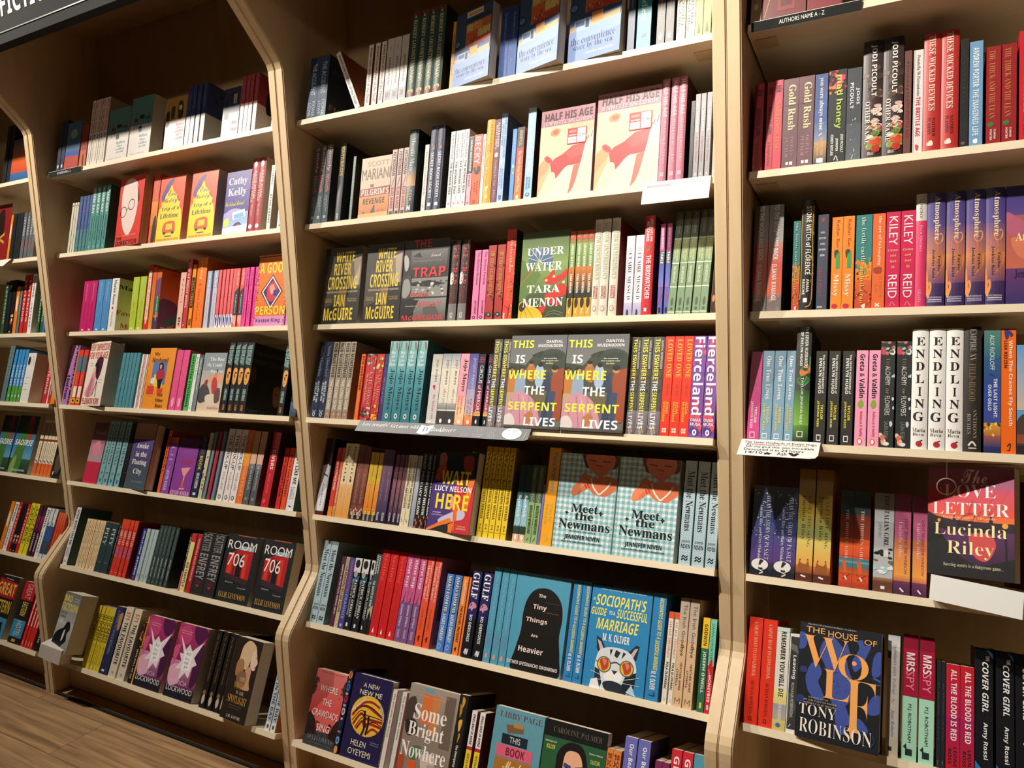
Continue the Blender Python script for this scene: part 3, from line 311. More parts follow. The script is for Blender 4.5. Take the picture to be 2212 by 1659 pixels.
lucys;p;;1c1c22;T .02 .42 .3 .75 c9c4b8 r WAIT HERE;T .44 .82 .25 .75 f0efe8 b LUCY NELSON;N 15 7 0 .85 1 1 .25 .03 b8502c,d88a3a,3a2a24;L e8c890 .06 .3,.9 .6,.93;S 243444
wait_f;p;;4a3478;P c83038 .58,.3 1,.3 1,1 .5,1;P 1c2430 0,0 1,0 1,.36 0,.34;P 8a2420 .6,.3 .95,.28 .96,.36 .6,.36;C a86a54 .1,.04 .25,.02 .27,.14 .22,.2 .12,.2;C 18141a .08,.0 .2,-.0 .3,.1 .26,.02;C b84a34 .1,.2 .28,.18 .26,.34 .06,.36;C a03a30 .68,.06 .88,.05 .92,.2 .82,.26 .7,.2;C 5a2a2a .7,.3 .95,.26 .96,.5 .72,.48;P e8742c .85,.35 .98,.34 .9,.68 .78,.68;C c8bcd4 .25,.86 .45,.78 .7,.72 .85,.74 .82,.82 .6,.86 .35,.92;P e8782c 0,.98 .3,.88 .52,.82 .58,.86 .3,.96 0,1.0;P 2a2428 .05,1 .3,.93 .55,.88 .5,1;P e8782c .5,.9 .62,.88 .6,1 .52,1;C e8a070 .5,.55 .62,.6 .55,.7 .48,.66;P d8702c .56,.62 .66,.64 .68,.86 .6,.86;L e8782c .02 .62,.85 .64,.97;L c84030 .02 .66,.84 .7,.95;H .2 .88 .24 .41 f0d83a b WAIT;H .08 .93 .43 .5 f4f0f0 b LUCY NELSON;H .14 .9 .53 .72 f0d83a b HERE;H .1 .3 .76 .78 e8e0f0 i A triumph.;H .08 .36 .79 .81 c8b8d8 r KATE MILDENHALL;H .72 .9 .9 .92 f0b850 i Tender and;H .7 .92 .93 .95 f0d0c0 r HEATHER ROSE
cnew;p;;ecc828;T .06 .42 .25 .75 8a5a10 S Wreck;T .42 .8 .3 .75 2a2010 S CATHERINE NEWMAN;L 6a5210 .07 .3,.87 .6,.86 .4,.91 .7,.9;R .1 .935 .9 .94 a88a1a;S 8a7a10
sandw;p;;2c4a50;g 0 0 1 .45 20302c 2a4a48;g 0 .45 1 .8 6fa8c0 9cc4cc;T .4 .68 .25 .75 e8f0ec S Sandwich;C 2a3a24 .1,.86 .3,.78 .5,.84 .75,.78 .95,.86 .9,.9 .1,.9;R 0 .9 1 1 d8b090;E .5 .94 .22 .035 f0eae0
misrec;p;;8fae72;g 0 0 1 .48 3f5034 4f6444;T .04 .5 .3 .7 a8b89a r MISRECOGNITION;T .52 .88 .25 .75 1f2a14 b MADISON NEWBOUND;L 2a3a20 .08 .3,.97 .6,.93
violet;p;;7a70b8
youare;p;;f0a41c;T .04 .18 .4 .75 6f86a8 b You;T .2 .3 .4 .75 6f86a8 b Are;T .3 .46 .4 .75 7f9cc0 b Here;T .58 .76 .52 .78 c9b040 b David;T .58 .78 .15 .42 c9b040 b Nicholls;E .45 .93 .17 .025 c8b058;E .45 .93 .1 .015 f0a41c
newm_f;p;;e6f0f0;W 6fb4bc;C 5a2c20 .38,-.0 .5,.0 .98,0 1,.08 .92,.14 .5,.15 .42,.1;C d8744a .46,-.0 .9,0 .92,.12 .8,.19 .72,.24 .62,.2 .5,.14;C d8744a .45,.2 .6,.24 .85,.22 1,.26 1,.34 .9,.4 .8,.43 .62,.41 .52,.36 .44,.4 .3,.44 .24,.4 .34,.3 .4,.22;C e8885a .24,.4 .3,.32 .42,.26 .52,.3 .4,.36 .32,.44 .26,.44;L c82a28 .02 .46,.32 .5,.36;L c82a28 .02 .5,.31 .54,.35;L b82a24 .02 .62,.11 .74,.12;L 3a2018 .015 .5,.06 .62,.07;L 3a2018 .015 .74,.065 .86,.07;Q f4ecd8 .014 .56,.26 .6,.33 .66,.38 .72,.41 .78,.38 .84,.34 .9,.28;H .13 .32 .055 .068 333 r A portrait of a family;H .13 .3 .08 .093 333 r about to come apart;H .15 .3 .105 .118 333 r WAITING;H .27 .73 .53 .615 14181c S Meet;H .35 .66 .612 .69 14181c S the;H .08 .95 .695 .79 14181c S Newmans;P 14181c .78,.58 .8,.6 .83,.605 .8,.61 .78,.635 .76,.61 .73,.605 .76,.6;P 14181c .2,.61 .215,.62 .24,.625 .215,.63 .2,.65 .185,.63 .16,.625 .185,.62;H .28 .72 .803 .825 14181c r No family is ever perfect;H .2 .8 .85 .905 14181c b JENNIFER NIVEN;H .15 .85 .915 .93 2a3034 b AUTHOR OF THE GLOBAL BESTSELLER ALL THE BRIGHT PLACES
newms;p;;a8c8d4;W 9cc0ce;T .1 .68 .25 .85 14181c S Meet the Newmans;H .14 .86 .77 .795 14181c b JENNIFER;H .12 .88 .805 .845 14181c b NIVEN;L 14181c .1 .25,.93 .4,.915 .6,.93 .75,.915;L 14181c .1 .25,.955 .4,.94 .6,.955 .75,.94;S 7fa0a0
ripples;p;;5a2a40;T .12 .82 .3 .75 e8dce0 b RIPPLES IN THE POOL REBEKA NJAU
retriev;p;;c8b088;R 0 .02 1 .12 a89a7c;T .13 .78 .25 .8 4a3a28 b THE RETRIEVERS WILLIAM GOLDEN;E .5 .93 .25 .03 d8742a;E .5 .93 .15 .022 f4f0ea
frank;p;;4c4690;T .03 .5 .3 .75 d06a80 r GRAHAM NORTON;T .52 .86 .3 .75 8fa0d8 b FRANKIE;R .3 .93 .65 .97 b0b8e0
master;p;;1c1e22;R 0 0 1 .2 d8d8d8;E .45 .08 .35 .06 26201c;E .4 .22 .26 .05 c8c8c8;E .4 .22 .2 .04 9a9a9a;P 3a5a74 0,.3 1,.24 1,.32 0,.36;T .3 .82 .45 .8 e6e4e0 S PATRICK O'BRIAN;T .3 .8 .12 .36 b8b4ae S MASTER AND COMMANDER;R .3 .9 .55 .95 e8e8e8
joseph;p;;3a4a4c;T .02 .24 .5 .78 e0e4d8 b JOSEPH;T .02 .26 .15 .42 e0e4d8 b O'CONNOR;T .34 .66 .2 .55 e0e4d8 b THE GHOSTS OF ROME;P b8ac88 .1,.7 .9,.64 .9,.8 .5,.7 .2,.82;g 0 .82 1 1 2e2822 1f1a16;C 15110e .3,.84 .5,.72 .65,.84 .6,1 .3,1
nesting;p;;d01c22;T .04 .36 .2 .75 e86a4a s Nesting;T .42 .84 .25 .6 a83a20 s Roisin O'Donnell;P f2eae4 .3,.955 .45,.9 .55,.955;T .955 .97 .3 .6 e8a0a0 r SCRIBNER
thirst;p;;c8588a;R 0 .55 1 1 7a5488;T .06 .38 .2 .8 f4e4ec b thirst trap;L 2a1a24 .1 .3,.55 .5,.53 .4,.5;L 2a1a24 .04 .5,.5 .62,.43;T .58 .82 .3 .65 f0e8f0 r Grainne O'Hare;T .86 .95 .3 .65 c8b0d0 b PICADOR
madel;p;;e2553f;T .05 .5 .55 .85 f4d8cc S Whatever happened to;T .1 .48 .15 .45 f4d8cc S Madeline Stone?;T .58 .82 .3 .6 6a1a14 r LOUISE O'NEILL;C 5a1410 .3,.9 .6,.88 .5,.95;R 0 .55 1 1 e4562c;T .58 .82 .3 .6 6a1a14 r LOUISE O'NEILL;C 5a1410 .3,.9 .6,.88 .5,.95;S a85a68;r .1 .9 .4 .7 6a2030 b Madeline's;r .1 .5 .88 .96 2a1418 r LOUISE
nearly;h;;4f82cc;T .04 .5 .3 .75 1c1c24 b NEARLY DEPARTED;T .52 .86 .3 .75 f0ece0 b LUCAS OAKELEY;T .03 .49 .33 .72 f2eadc b NEARLY DEPARTED;E .45 .93 .25 .035 9cc0e8;E .45 .93 .18 .025 4f82cc
carol2;p;;ea8232;T .04 .36 .3 .7 f4e4c8 b CAROLINE O'DONOGHUE;T .38 .84 .3 .7 2a1a10 b THE RACHEL INCIDENT;C 2a1a10 .3,.92 .6,.9 .5,.96
orthin;p;;e8803a
gulf;h;;23225c;g 0 .5 1 .6 23225c 14141c;R 0 .6 1 1 141418;T .02 .32 .12 .82 f4f2f4 S GULF;C c88aa8 .15,.4 .45,.36 .8,.38 .9,.42 .6,.44 .5,.47 .3,.44 .1,.45;T .51 .82 .35 .65 ecebee b MO OGRODNIK;L e8e8ea .08 .3,.95 .45,.9 .45,.96;L e8e8ea .08 .55,.9 .6,.96 .7,.9
tinys;p;;4f98b4;T .08 .66 .35 .7 8fc4d8 r The Tiny Things Are Heavier;T .68 .84 .52 .72 9a90c0 r ESTHER IFESINACHI;T .7 .84 .2 .4 9a90c0 r OKONKWO;E .45 .93 .18 .03 d89a80
tiny_f;p;;4f9ab8;C 14110f .1,1 .14,.8 .2,.6 .2,.42 .24,.28 .34,.18 .48,.14 .64,.14 .78,.19 .88,.28 .92,.42 .9,.6 .95,.8 .95,1.0 .5,1.005;H .12 .9 .03 .045 a8d0de r READ THE HEADLINES REVIEW TODAY;H .45 .58 .2 .235 f0d8cc b The;H .37 .62 .31 .375 f0d8cc b Tiny;H .27 .66 .45 .51 f0d8cc b Things;H .4 .52 .615 .645 f0d8cc b Are;H .2 .65 .75 .81 f0d8cc b Heavier;H .02 .94 .91 .945 e8dcd8 b ESTHER IFESINACHI OKONKWO;L 4a3a30 .008 .6,.28 .85,.28;L 7a4a3a .008 .6,.38 .85,.38
socs;p;;2f80b8;T .04 .24 .5 .8 efe07a i SOCIOPATH'S;T .25 .43 .48 .8 e8d860 i GUIDE TO A;T .44 .72 .42 .75 efe060 i SUCCESSFUL MARRIAGE;T .73 .9 .3 .7 f4f4f0 b M. K. OLIVER;L 1c4a70 .08 .3,.95 .7,.95 .6,.92;S 1f5a88
soc_f;p;;2f86bc;H .15 .9 .02 .04 cfe6f4 i Clever and twisting, The Dexter of Women;H .03 .07 .125 .155 f0e070 b A;H .08 .92 .085 .195 f2e468 i SOCIOPATH'S;H .02 .28 .22 .295 f2e468 i GUIDE;H .32 .42 .235 .275 f2f2ea b TO A;H .45 .95 .205 .295 f2e468 i SUCCESSFUL;H .13 .83 .32 .43 f2e468 i MARRIAGE;H .26 .7 .46 .535 f4f4f0 b M. K. OLIVER;P 24303c .16,.5 .24,.52 .34,.62 .25,.68 .18,.62;P c8b8b4 .18,.53 .24,.55 .3,.62 .25,.65;P 24303c .87,.53 .82,.52 .68,.62 .74,.7 .84,.66;P c8b8b4 .85,.55 .8,.56 .73,.63 .77,.67;C d8dce0 .2,.68 .28,.61 .5,.58 .7,.6 .82,.68 .86,.8 .8,.9 .7,.96 .72,1.0 .3,1 .26,.92 .18,.84;P 26303a .5,.6 .58,.62 .53,.68 .48,.66;P 26303a .4,.61 .45,.6 .42,.67;P 26303a .62,.61 .67,.62 .6,.68;P 26303a .18,.8 .26,.82 .32,.94 .28,1.0 .2,.94;P 1c242c .7,.82 .86,.78 .84,.92 .72,1 .6,1;C f2f2f0 .36,.84 .5,.8 .62,.82 .64,.88 .5,.93 .36,.9;P 3a3230 .46,.8 .56,.8 .51,.84;C 26303a .34,.93 .5,.9 .66,.93 .6,1.0 .4,1.0;E .33 .76 .115 .078 3f5a64;E .33 .76 .1 .068 e8b83a;C b8482c .26,.72 .38,.7 .4,.78 .32,.82 .28,.78;C d8806a .3,.71 .37,.72 .34,.77;E .7 .76 .115 .078 3f5a64;E .7 .76 .1 .068 e8b83a;C b8482c .63,.72 .75,.7 .77,.78 .69,.82 .65,.78;C d8806a .67,.71 .74,.72 .71,.77;L 3f5a64 .02 .43,.74 .52,.72 .6,.74;L 3f5a64 .015 .2,.74 .23,.75;L f0f4f6 .005 .4,.88 .12,.84;L f0f4f6 .005 .4,.9 .14,.92;L f0f4f6 .005 .62,.88 .92,.82;L f0f4f6 .005 .62,.9 .92,.9;P e8ecee .14,.92 .24,.9 .3,1.0 .12,1.0;P b8cce0 .72,.98 .8,.9 .88,1.0
savage;p;;e4dccc;R 0 0 1 .07 e8542c;T .1 .5 .25 .75 d05a48 I SAVAGE THEORIES;T .55 .84 .25 .75 2a2420 b POLA OLOIXARAC;L b0a898 .06 .3,.93 .6,.95 .4,.97
irish;p;;d8b48c;g 0 0 1 .4 b0a294 cdb49a;T .06 .54 .28 .78 2a2420 r The Irish Goodbye;T .6 .85 .5 .72 3a2a20 r HEATHER AIMEE;T .66 .82 .15 .38 3a2a20 r O'NEILL;L 8a6a4a .06 .25,.97 .25,.92 .5,.95 .75,.92 .75,.97
godwin;p;;2f6a4a;R 0 0 1 .33 eec02c;T .07 .3 .25 .75 1c1c14 b GODWIN;T .36 .8 .25 .75 f0f0e8 b JOSEPH O'NEILL;R .35 .9 .65 .96 d8c83a
honey;p;;c82230;R 0 0 1 .5 74c8ac;P c82230 .1,.52 .4,.44 .7,.42 .8,.5 .95,.52;T .05 .43 .25 .68 2a3430 r DAWN O'PORTER;L f0d8c0 .06 .2,.54 .4,.58 .3,.62;T .6 .88 .28 .72 f4e8e8 b HONEYBEE;R .3 .91 .65 .96 9ccfd0;S 285a4a
craw_f;p;;d9605c;g 0 0 1 .6 d87470 d84a48;P 3a4044 0,.82 1,.78 1,1 0,1;C 2a1c1c 0,.6 .18,.62 .3,.72 .34,.84 0,.86;C 2a1c1c .78,.84 .84,.7 1,.6 1,.86;C 4a2a28 0,.18 .05,.1 .08,.26 .04,.34 0,.34;C 4a2a28 .95,.12 1,.1 1,.3 .93,.22;N 21 16 0 .1 .12 .3 .03 .02 4a2a28,6a3a34,3a2422;N 22 14 .88 .12 1 .32 .03 .02 4a2a28,6a3a34;N 23 18 0 .66 .4 .84 .04 .02 2a1a1a,4a2424;N 24 18 .7 .68 1 .84 .04 .02 2a1a1a,4a2424;L 2a1c1c .01 .56,.8 .57,.88;H .15 .9 .02 .033 8a3034 r The Number One Bestseller Worldwide;H .22 .8 .2 .28 f4ece6 r WHERE;H .38 .68 .37 .45 f4ece6 r THE;H .12 .96 .52 .61 f4ece6 r CRAWDADS;H .36 .78 .7 .79 f4ece6 r SING;H .12 .94 .86 .92 8a8c8e s DELIA OWENS;H .14 .92 .95 .965 777 r NOW A MAJOR STREAMING SERIES
news;h;;221c44;E .5 .06 .4 .045 e8a03a;E .5 .06 .2 .022 c04a20;H .35 .6 .13 .155 eee b A;E .5 .21 .4 .045 3a7ac0;E .5 .21 .2 .02 1c3a70;H .2 .8 .275 .3 eee b NEW;E .5 .35 .4 .045 c0203a;H .2 .8 .415 .44 eee b NEW;E .5 .5 .4 .045 c8c4bc;E .5 .5 .2 .022 5a5450;H .25 .75 .575 .6 eee b ME;E .5 .65 .4 .045 1c2c5a;H .15 .85 .73 .75 ddd r HELEN;E .5 .84 .4 .045 7ab0d8;E .5 .84 .2 .022 2a5080;E .5 .95 .4 .045 e89a3a
newme_f;h;;241c48;H .28 .7 .09 .145 ece4c4 r A NEW;H .22 .8 .175 .235 ece4c4 r NEW ME;E .52 .47 .43 .24 e8b83a;L a82a20 .045 .2,.4 .4,.32 .6,.3 .8,.34;L a82a20 .05 .14,.5 .3,.38 .5,.36 .7,.4 .9,.44;L 2a1c24 .02 .2,.44 .4,.36 .6,.36 .85,.42;L e8e0d8 .03 .12,.44 .3,.34 .4,.27;L a82a20 .05 .2,.6 .35,.46 .5,.5 .7,.5 .92,.5;L 2a1c24 .018 .16,.56 .34,.42 .5,.46 .7,.46 .92,.47;L a82a20 .05 .3,.64 .42,.54 .5,.6 .6,.55 .9,.56;L 2a1c24 .018 .26,.63 .4,.5 .5,.56 .7,.52 .92,.54;L 2a1c24 .05 .46,.7 .5,.6 .46,.48 .44,.42;L 2a1c24 .05 .56,.68 .58,.58 .56,.46;L a82a20 .04 .6,.66 .7,.6 .86,.62;L 8fb4cc .03 .78,.3 .88,.38 .92,.46;H .24 .62 .77 .835 ece4c4 r HELEN;H .2 .78 .87 .94 ece4c4 r OYEYEMI;H .72 .94 .74 .755 aaa r The author of;H .72 .94 .765 .78 aaa r Mr Fox and more
whites;p;;d8d2cc;R .85 0 1 1 a83a30;T .05 .6 .3 .6 8a8480 b The Girl With No Name
bright_f;p;;8a7a6c;g 0 0 1 .5 a09488 8a7c70;R .3 .02 .5 .1 6f9aa8;R .3 .08 .62 .4 d8703a;R .5 .1 .66 .5 c8824a;C 4a3a34 .0,.2 .14,.14 .2,.28 .12,.4 .0,.42;C 2e2824 .02,.42 .2,.38 .3,.5 .1,.56;P 6a5c50 .75,.05 .95,.05 .95,.6 .75,.6;C 4a6a50 .2,.68 .4,.64 .45,.74 .25,.8;C d85a2c .22,.82 .34,.8 .36,.9 .24,.92;C c8b8a8 .45,.72 .7,.7 .7,.85 .5,.88;C b04a34 0,.78 .12,.78 .1,.95 0,.95;C a8a49c .6,.8 .9,.84 .92,.96 .65,.95;H .16 .8 .07 .085 e0a080 i A beautiful and moving story;H .2 .76 .1 .115 e0a080 i of love and loss;H .16 .82 .2 .37 f4eee6 S Some;H .1 .82 .4 .59 f4eee6 S Bright;H .02 .92 .62 .78 f4eee6 S Nowhere;H .2 .5 .88 .97 d8705a b Ann Leary
emerg;p;;1f1c18;C c8923a .4,.02 .7,.06 .5,.14 .35,.08;C b8842c .2,.1 .5,.16 .3,.24;C d8a84a .3,.28 .7,.26 .6,.36 .4,.38;C b8842c .5,.4 .7,.42 .5,.5;T .52 .97 .35 .7 e8e4dc b The Emergency George Packer;S 2a2624
england;p;;e4dedc;R 0 .42 1 .46 b02a34;R 0 .46 1 1 e8c82c;T .04 .4 .3 .72 1c1c1c i ENGLAND IS MINE;T .5 .9 .3 .72 3a3010 i NICOLAS PADAMSEE;S 7a2a24
made_f;p;;5f98a8;H .1 .96 .04 .1 6a3a3a s LIBBY PAGE;P 7a5a3a .25,.17 .6,.14 .62,.22 .3,.25;R .4 .13 .6 .18 a8845a;P 1c2430 .2,.26 .72,.26 .72,.36 .2,.36;H .36 .58 .28 .34 d8d8d4 r THIS;R .12 .37 .85 .49 d8607a;H .32 .7 .39 .47 6a1a2a b BOOK;R .12 .5 .86 .63 a8702c;H .3 .72 .515 .605 f0d8a0 k Made;P 6a80b0 .1,.62 .4,.64 .62,.66 .9,.63 .9,.76 .1,.74;E .5 .69 .18 .045 2c4078;H .4 .6 .665 .72 f0f0ea S me;R .1 .76 .88 .88 b82a40;H .3 .7 .785 .855 f4d8d8 b THINK;R .05 .89 .92 1 4f6a5a;H .38 .56 .91 .98 f0f0e4 I of
work_f;p;;2a5a38;R 0 0 1 .16 141614;H .14 .92 .055 .11 6a5c54 s CAROLINE PALMER;H .03 .22 .2 .22 e0dcd0 i dazzlingly dark;H .06 .2 .24 .28 d8cc4a b KILLER;H .74 .95 .22 .24 e0dcd0 i Razor sharp;H .78 .92 .28 .32 d8cc4a b LUCIA;C 1a1414 .25,.3 .36,.2 .5,.17 .64,.2 .72,.32 .76,.5 .74,.7 .84,.86 .7,.98 .3,.96 .14,.88 .24,.7 .24,.45;C e8b090 .36,.34 .42,.26 .58,.26 .66,.36 .66,.52 .58,.64 .52,.67 .46,.64 .37,.52;P e8b090 .45,.62 .58,.62 .6,.78 .44,.8;L 1a1414 .016 .37,.38 .48,.4;L 1a1414 .016 .55,.4 .66,.38;C 3a4a90 .37,.39 .48,.4 .46,.43 .38,.42;C 3a4a90 .55,.41 .65,.4 .65,.43 .57,.44;E .43 .425 .025 .012 1a1414;E .6 .43 .025 .012 1a1414;L d09070 .012 .52,.42 .53,.5 .5,.52;C b02a34 .46,.565 .52,.555 .58,.57 .52,.59;P c82234 .12,.9 .3,.76 .44,.72 .5,.9 .6,.72 .76,.82 .88,1.0 .08,1.0;P f0dcd0 .44,.78 .52,.9 .6,.76 .6,1.0 .46,1.0;H .18 .92 .84 .98 c8588a s WORK
bobb;p;;d8803c;T .05 .4 .52 .8 7a3020 b BOBBY;T .05 .5 .15 .44 7a3020 b PALMER
ourb;p;;6a6cb8;T .06 .6 .3 .75 f0eef4 b Our Beautiful Boys;S 4a4a80
maroons;p;;7a2a5a;T .08 .7 .3 .75 e8c0d8 I Suddenly
ghost;p;;c82836;T .06 .6 .25 .8 f4e4e4 b GHOSTED
tealend;p;;4f90a8;T .2 .7 .3 .7 e0eef0 b THE LIAR
creamd;p;;9a7a5a;L 6a5038 .08 .3,.8 .5,.6;E .5 .84 .2 .03 c8b090
redfr_f;p;;6a1418;L b89060 .02 .05,.95 .3,.6;L b89060 .015 .15,.8 .05,.75;L b89060 .015 .2,.72 .08,.66;L b89060 .015 .22,.7 .34,.74;R .35 .5 .75 .92 8a2a1c;R .42 .5 .68 .88 5a0c0e
redfr2_f;p;;7a1a20;R .1 .4 .6 .88 8a4030;R .15 .42 .55 .84 c8a888;L 7a5a48 .01 .2,.7 .5,.68
renewal;p;;c8303c;T .06 .14 .2 .8 3a1014 b NEW;T .28 .6 .25 .75 4a1418 b RENEWAL GIRL;T .68 .95 .25 .7 6a2028 I Geneviene
redmid;p;;d84058;T .06 .14 .2 .8 4a1418 b NEW;T .24 .78 .25 .75 e8802c S NAKED ROUTINE;S a02838
gold;p;;6f4a54;g 0 0 1 .3 7a5058 6f4650;T .07 .58 .35 .82 f0e3a8 S Gold Rush;T .66 .86 .56 .74 b88a90 s OLIVIA;T .66 .88 .22 .42 b88a90 s PETTER;R .28 .93 .45 .965 eee;R .52 .93 .72 .965 eee
youwere;p;;4a5f98;g 0 .5 1 .8 3f5a98 8f9aa8;g 0 .75 1 1 c09a6a 3a3a44;T .04 .62 .3 .72 e8ece8 S you were always mine;L f0f0ee .08 .4,.68 .6,.66;T .7 .9 .5 .75 d8a860 b CHRISTINE PRIDE;T .74 .9 .18 .4 d8a860 b & JO PIAZZA;R .25 .93 .75 .98 e8e8e8
madh;p;;1f2622;N 31 26 0 0 1 .25 .2 .035 e03868,f06a4a,b82850,f0803a,8a1c40;T .06 .64 .35 .8 b4cc5a b mad honey;T .7 .9 .7 .88 e8ece4 b JODI PICOULT;T .74 .88 .44 .6 e8ece4 b JENNIFER;T .7 .92 .18 .34 e8ece4 b FINNEY BOYLAN;L e8e8e0 .05 .4,.97 .5,.93 .6,.98
jodi;p;;3c4148;g 0 .6 1 1 4a5058 5a6268;T .22 .4 .62 .86 f0f0f0 b JODI;T .16 .44 .22 .46 f0f0f0 b PICOULT;N 32 16 .3 .52 .7 .95 .05 .012 c8c8c8,888;L ccc .05 .4,.98 .5,.94
jodio;h;;3a2a28;R 0 0 1 .05 14100f;N 33 10 0 .2 1 .55 .35 .04 b82a30,5a4038,8a7a50,4a3a30;N 34 12 .4 .55 1 .85 .35 .035 e0b8b0,c83038,f0dcd0,8a8a4a;N 36 8 .3 .72 1 .9 .4 .04 8f9a4a,a8a85a,6f7a3a;N 37 5 .5 .86 1 .98 .3 .04 d84a2c,b83a28;T .04 .48 .38 .7 f4efe6 b JODI PICOULT;T .58 .78 .55 .78 f0e8dc S BY ANY;T .52 .88 .16 .4 f0d8cc S OTHER NAME;P 3a2a28 .3,.97 .45,.92 .6,.97;T .95 .975 .3 .62 e8e0d8 b A&U
brit;p;;e0d8d6;L a8a0a0 .05 .08,0 .08,1;T .05 .45 .35 .68 4a4444 s Donatella Di Pietrantonio;T .46 .84 .28 .72 c0243a b THE BRITTLE AGE;C d83a3a .3,.92 .6,.93 .55,.97 .35,.97
britd;p;;6a4038;T .1 .5 .3 .6 4a2a28 s Donatella;T .48 .84 .28 .7 8a1c24 b THE BRITTLE AGE;S 5a3630
wicked;h;;b8302c;T .02 .66 .3 .68 eed8c8 S THESE WICKED DEVICES;T .72 .88 .52 .72 3a1412 s MATTHEW;T .72 .86 .24 .44 3a1412 s PLAMPIN;C e8d8c8 .25,.93 .5,.91 .6,.95 .28,.955
vamp;p;;1e1b1d;T .1 .7 .3 .65 2e2a2c S VAMPIRES;T .78 .92 .5 .7 3c3838 b CLARE;T .78 .92 .2 .4 3c3838 b POLLARD;E .4 .96 .25 .015 6a5a50
andrew;p;;6f9cc4;T .06 .44 .25 .7 e8f0f4 b ANDREW PORTER;T .46 .9 .25 .7 e0e8ee b THE IMAGINED LIFE;C f0f4f4 .3,.94 .6,.93 .6,.97 .35,.97
lean;p;;941c20;T .04 .74 .2 .6 c88a4a s THE THICK AND THE LEAN;C 3a7a3a .1,.79 .4,.77 .5,.81 .2,.82;T .85 .95 .52 .66 f0dcd0 b CHANA;T .85 .96 .26 .4 f0dcd0 b PORTER;S 5a1014
redlast;p;;c8202c;T .04 .75 .3 .7 e8c0b0 S HER MANY FACES;T .86 .95 .3 .6 2a1010 b BETH
moon;p;;8a8a90;g 0 0 1 .35 7a8288 a8a0a0;g 0 .35 1 .55 c88a80 d8604a;g 0 .55 1 .86 d85040 e06a48;R 0 .86 1 1 7a7470;N 41 14 0 .84 1 1 .15 .04 a86a68,8a8480,b88078;T .0 .52 .35 .68 f0ece8 b TO THE MOON AND BACK;T .56 .9 .3 .62 f4e8e0 b ELIANA RAMAGE;S 4a2018
fertile;p;;2f7f7c;g 0 .5 1 .7 d8a030 e07a28;g 0 .7 1 1 d8602a c8401e;N 42 26 0 .48 1 .62 .12 .03 e8b03a,8a8a3a,2f7f7c,d87a28;N 43 22 0 .62 1 1 .1 .02 b8401c,e8702c,f09a3a,6a2a14;T .03 .5 .35 .62 e4ece0 s the fertile earth;T .56 .94 .3 .58 e8c860 s ruthvika rao;C f0e4d0 .4,.97 .65,.95 .6,1.0
stone;h;;16130f;S 1a1610;L c89a38 .06 .08,.08 .05,.3 .1,.6 .06,.9;L c89a38 .08 .9,.06 .85,.3 .92,.6 .88,.92 .5,.97;N 44 16 .8 .05 1 .95 .1 .015 d8a840,8a6420;T .06 .68 .38 .78 f0ede6 b STONE WITCH of FLORENCE;T .72 .84 .5 .7 e8e4dc b ANNA;T .72 .86 .2 .4 e8e4dc b RASCHE;R .3 .89 .6 .93 f4f4f4;S 2a1c0c
nanda;p;;3f4458;C a04030 .3,.06 .5,.03 .65,.07 .45,.08;H .25 .7 .18 .2 e0e0e8 b GIRL;H .1 .75 .24 .26 e0e0e8 b WITHIN;H .25 .7 .3 .32 e0e0e8 b GIRL;H .1 .75 .36 .38 e0e0e8 b WITHIN;H .25 .7 .42 .44 e0e0e8 b GIRL;T .56 .86 .22 .5 b04a60 r NANDA REDDY;R .1 .96 .6 .98 aaa
missy;p;;f08a22;T .03 .33 .35 .7 a83018 s Raghav Rao;C 4a3a38 .25,.37 .6,.36 .65,.42 .4,.43 .3,.45;P 4a9a50 .4,.42 .75,.37 .75,.56 .4,.56;T .62 .86 .15 .72 f4ead8 S Missy;E .38 .965 .28 .026 c8203a
belong;p;;e8682c;T .03 .55 .4 .7 f4dcc0 S the art of belonging;C a83a2c .1,.58 .7,.57 .7,.63 .2,.63;T .66 .88 .55 .75 d87838 b ELEANOR;T .74 .84 .2 .4 d87838 b RAY;L f4f0e8 .1 .3,.95 .6,.98;L f4f0e8 .1 .6,.95 .3,.98
kiley;p;;d01c50;T .05 .35 .2 .8 f4e8ec r KILEY;T .66 .9 .2 .8 f4e8ec r REID;H .15 .85 .39 .415 e8b08a b Come;H .3 .7 .445 .47 e8b08a b and;H .3 .75 .505 .53 e8b08a b Get;H .4 .65 .565 .59 e8b08a b It;L e88a9a .06 .35,.98 .5,.94 .7,.98
absence;h;;d83a68;R 0 0 1 .24 d4d0cc;T .04 .22 .35 .75 3a3436 s Absence;T .28 .52 .35 .65 f0c0cc s Issa Quincy;T .85 .96 .3 .6 f0b0c0 s GRANTA;L f0f0f0 .04 -.05,.5 -.05,.85
atmos;h;;4a3c86;g 0 0 1 .3 3e3a80 5c4a8c;g 0 .3 1 .55 6f4f84 c07a5c;g 0 .55 1 .8 d08048 7a4a6c;g 0 .8 1 1 4a3060 3a2a5c;C e08a48 .0,.7 .3,.6 .7,.58 1,.56 .9,.66 .5,.74 .2,.86 0,.9;C e8a060 .4,.4 .8,.36 .9,.42 .6,.46;C c87058 .1,.46 .5,.42 .7,.5 .3,.54;C e0904c .0,.86 .2,.78 .3,.84 .1,.93;T .03 .42 .35 .75 f0dfae S Atmosphere;T .55 .7 .6 .76 1f1a50 S Taylor;T .5 .75 .3 .47 1f1a50 S Jenkins Reid;H .1 .85 .915 .93 c8c0d0 b HUTCHINSON;R .1 .938 .85 .943 e8e4ea;H .1 .85 .95 .965 c8c0d0 b HEINEMANN
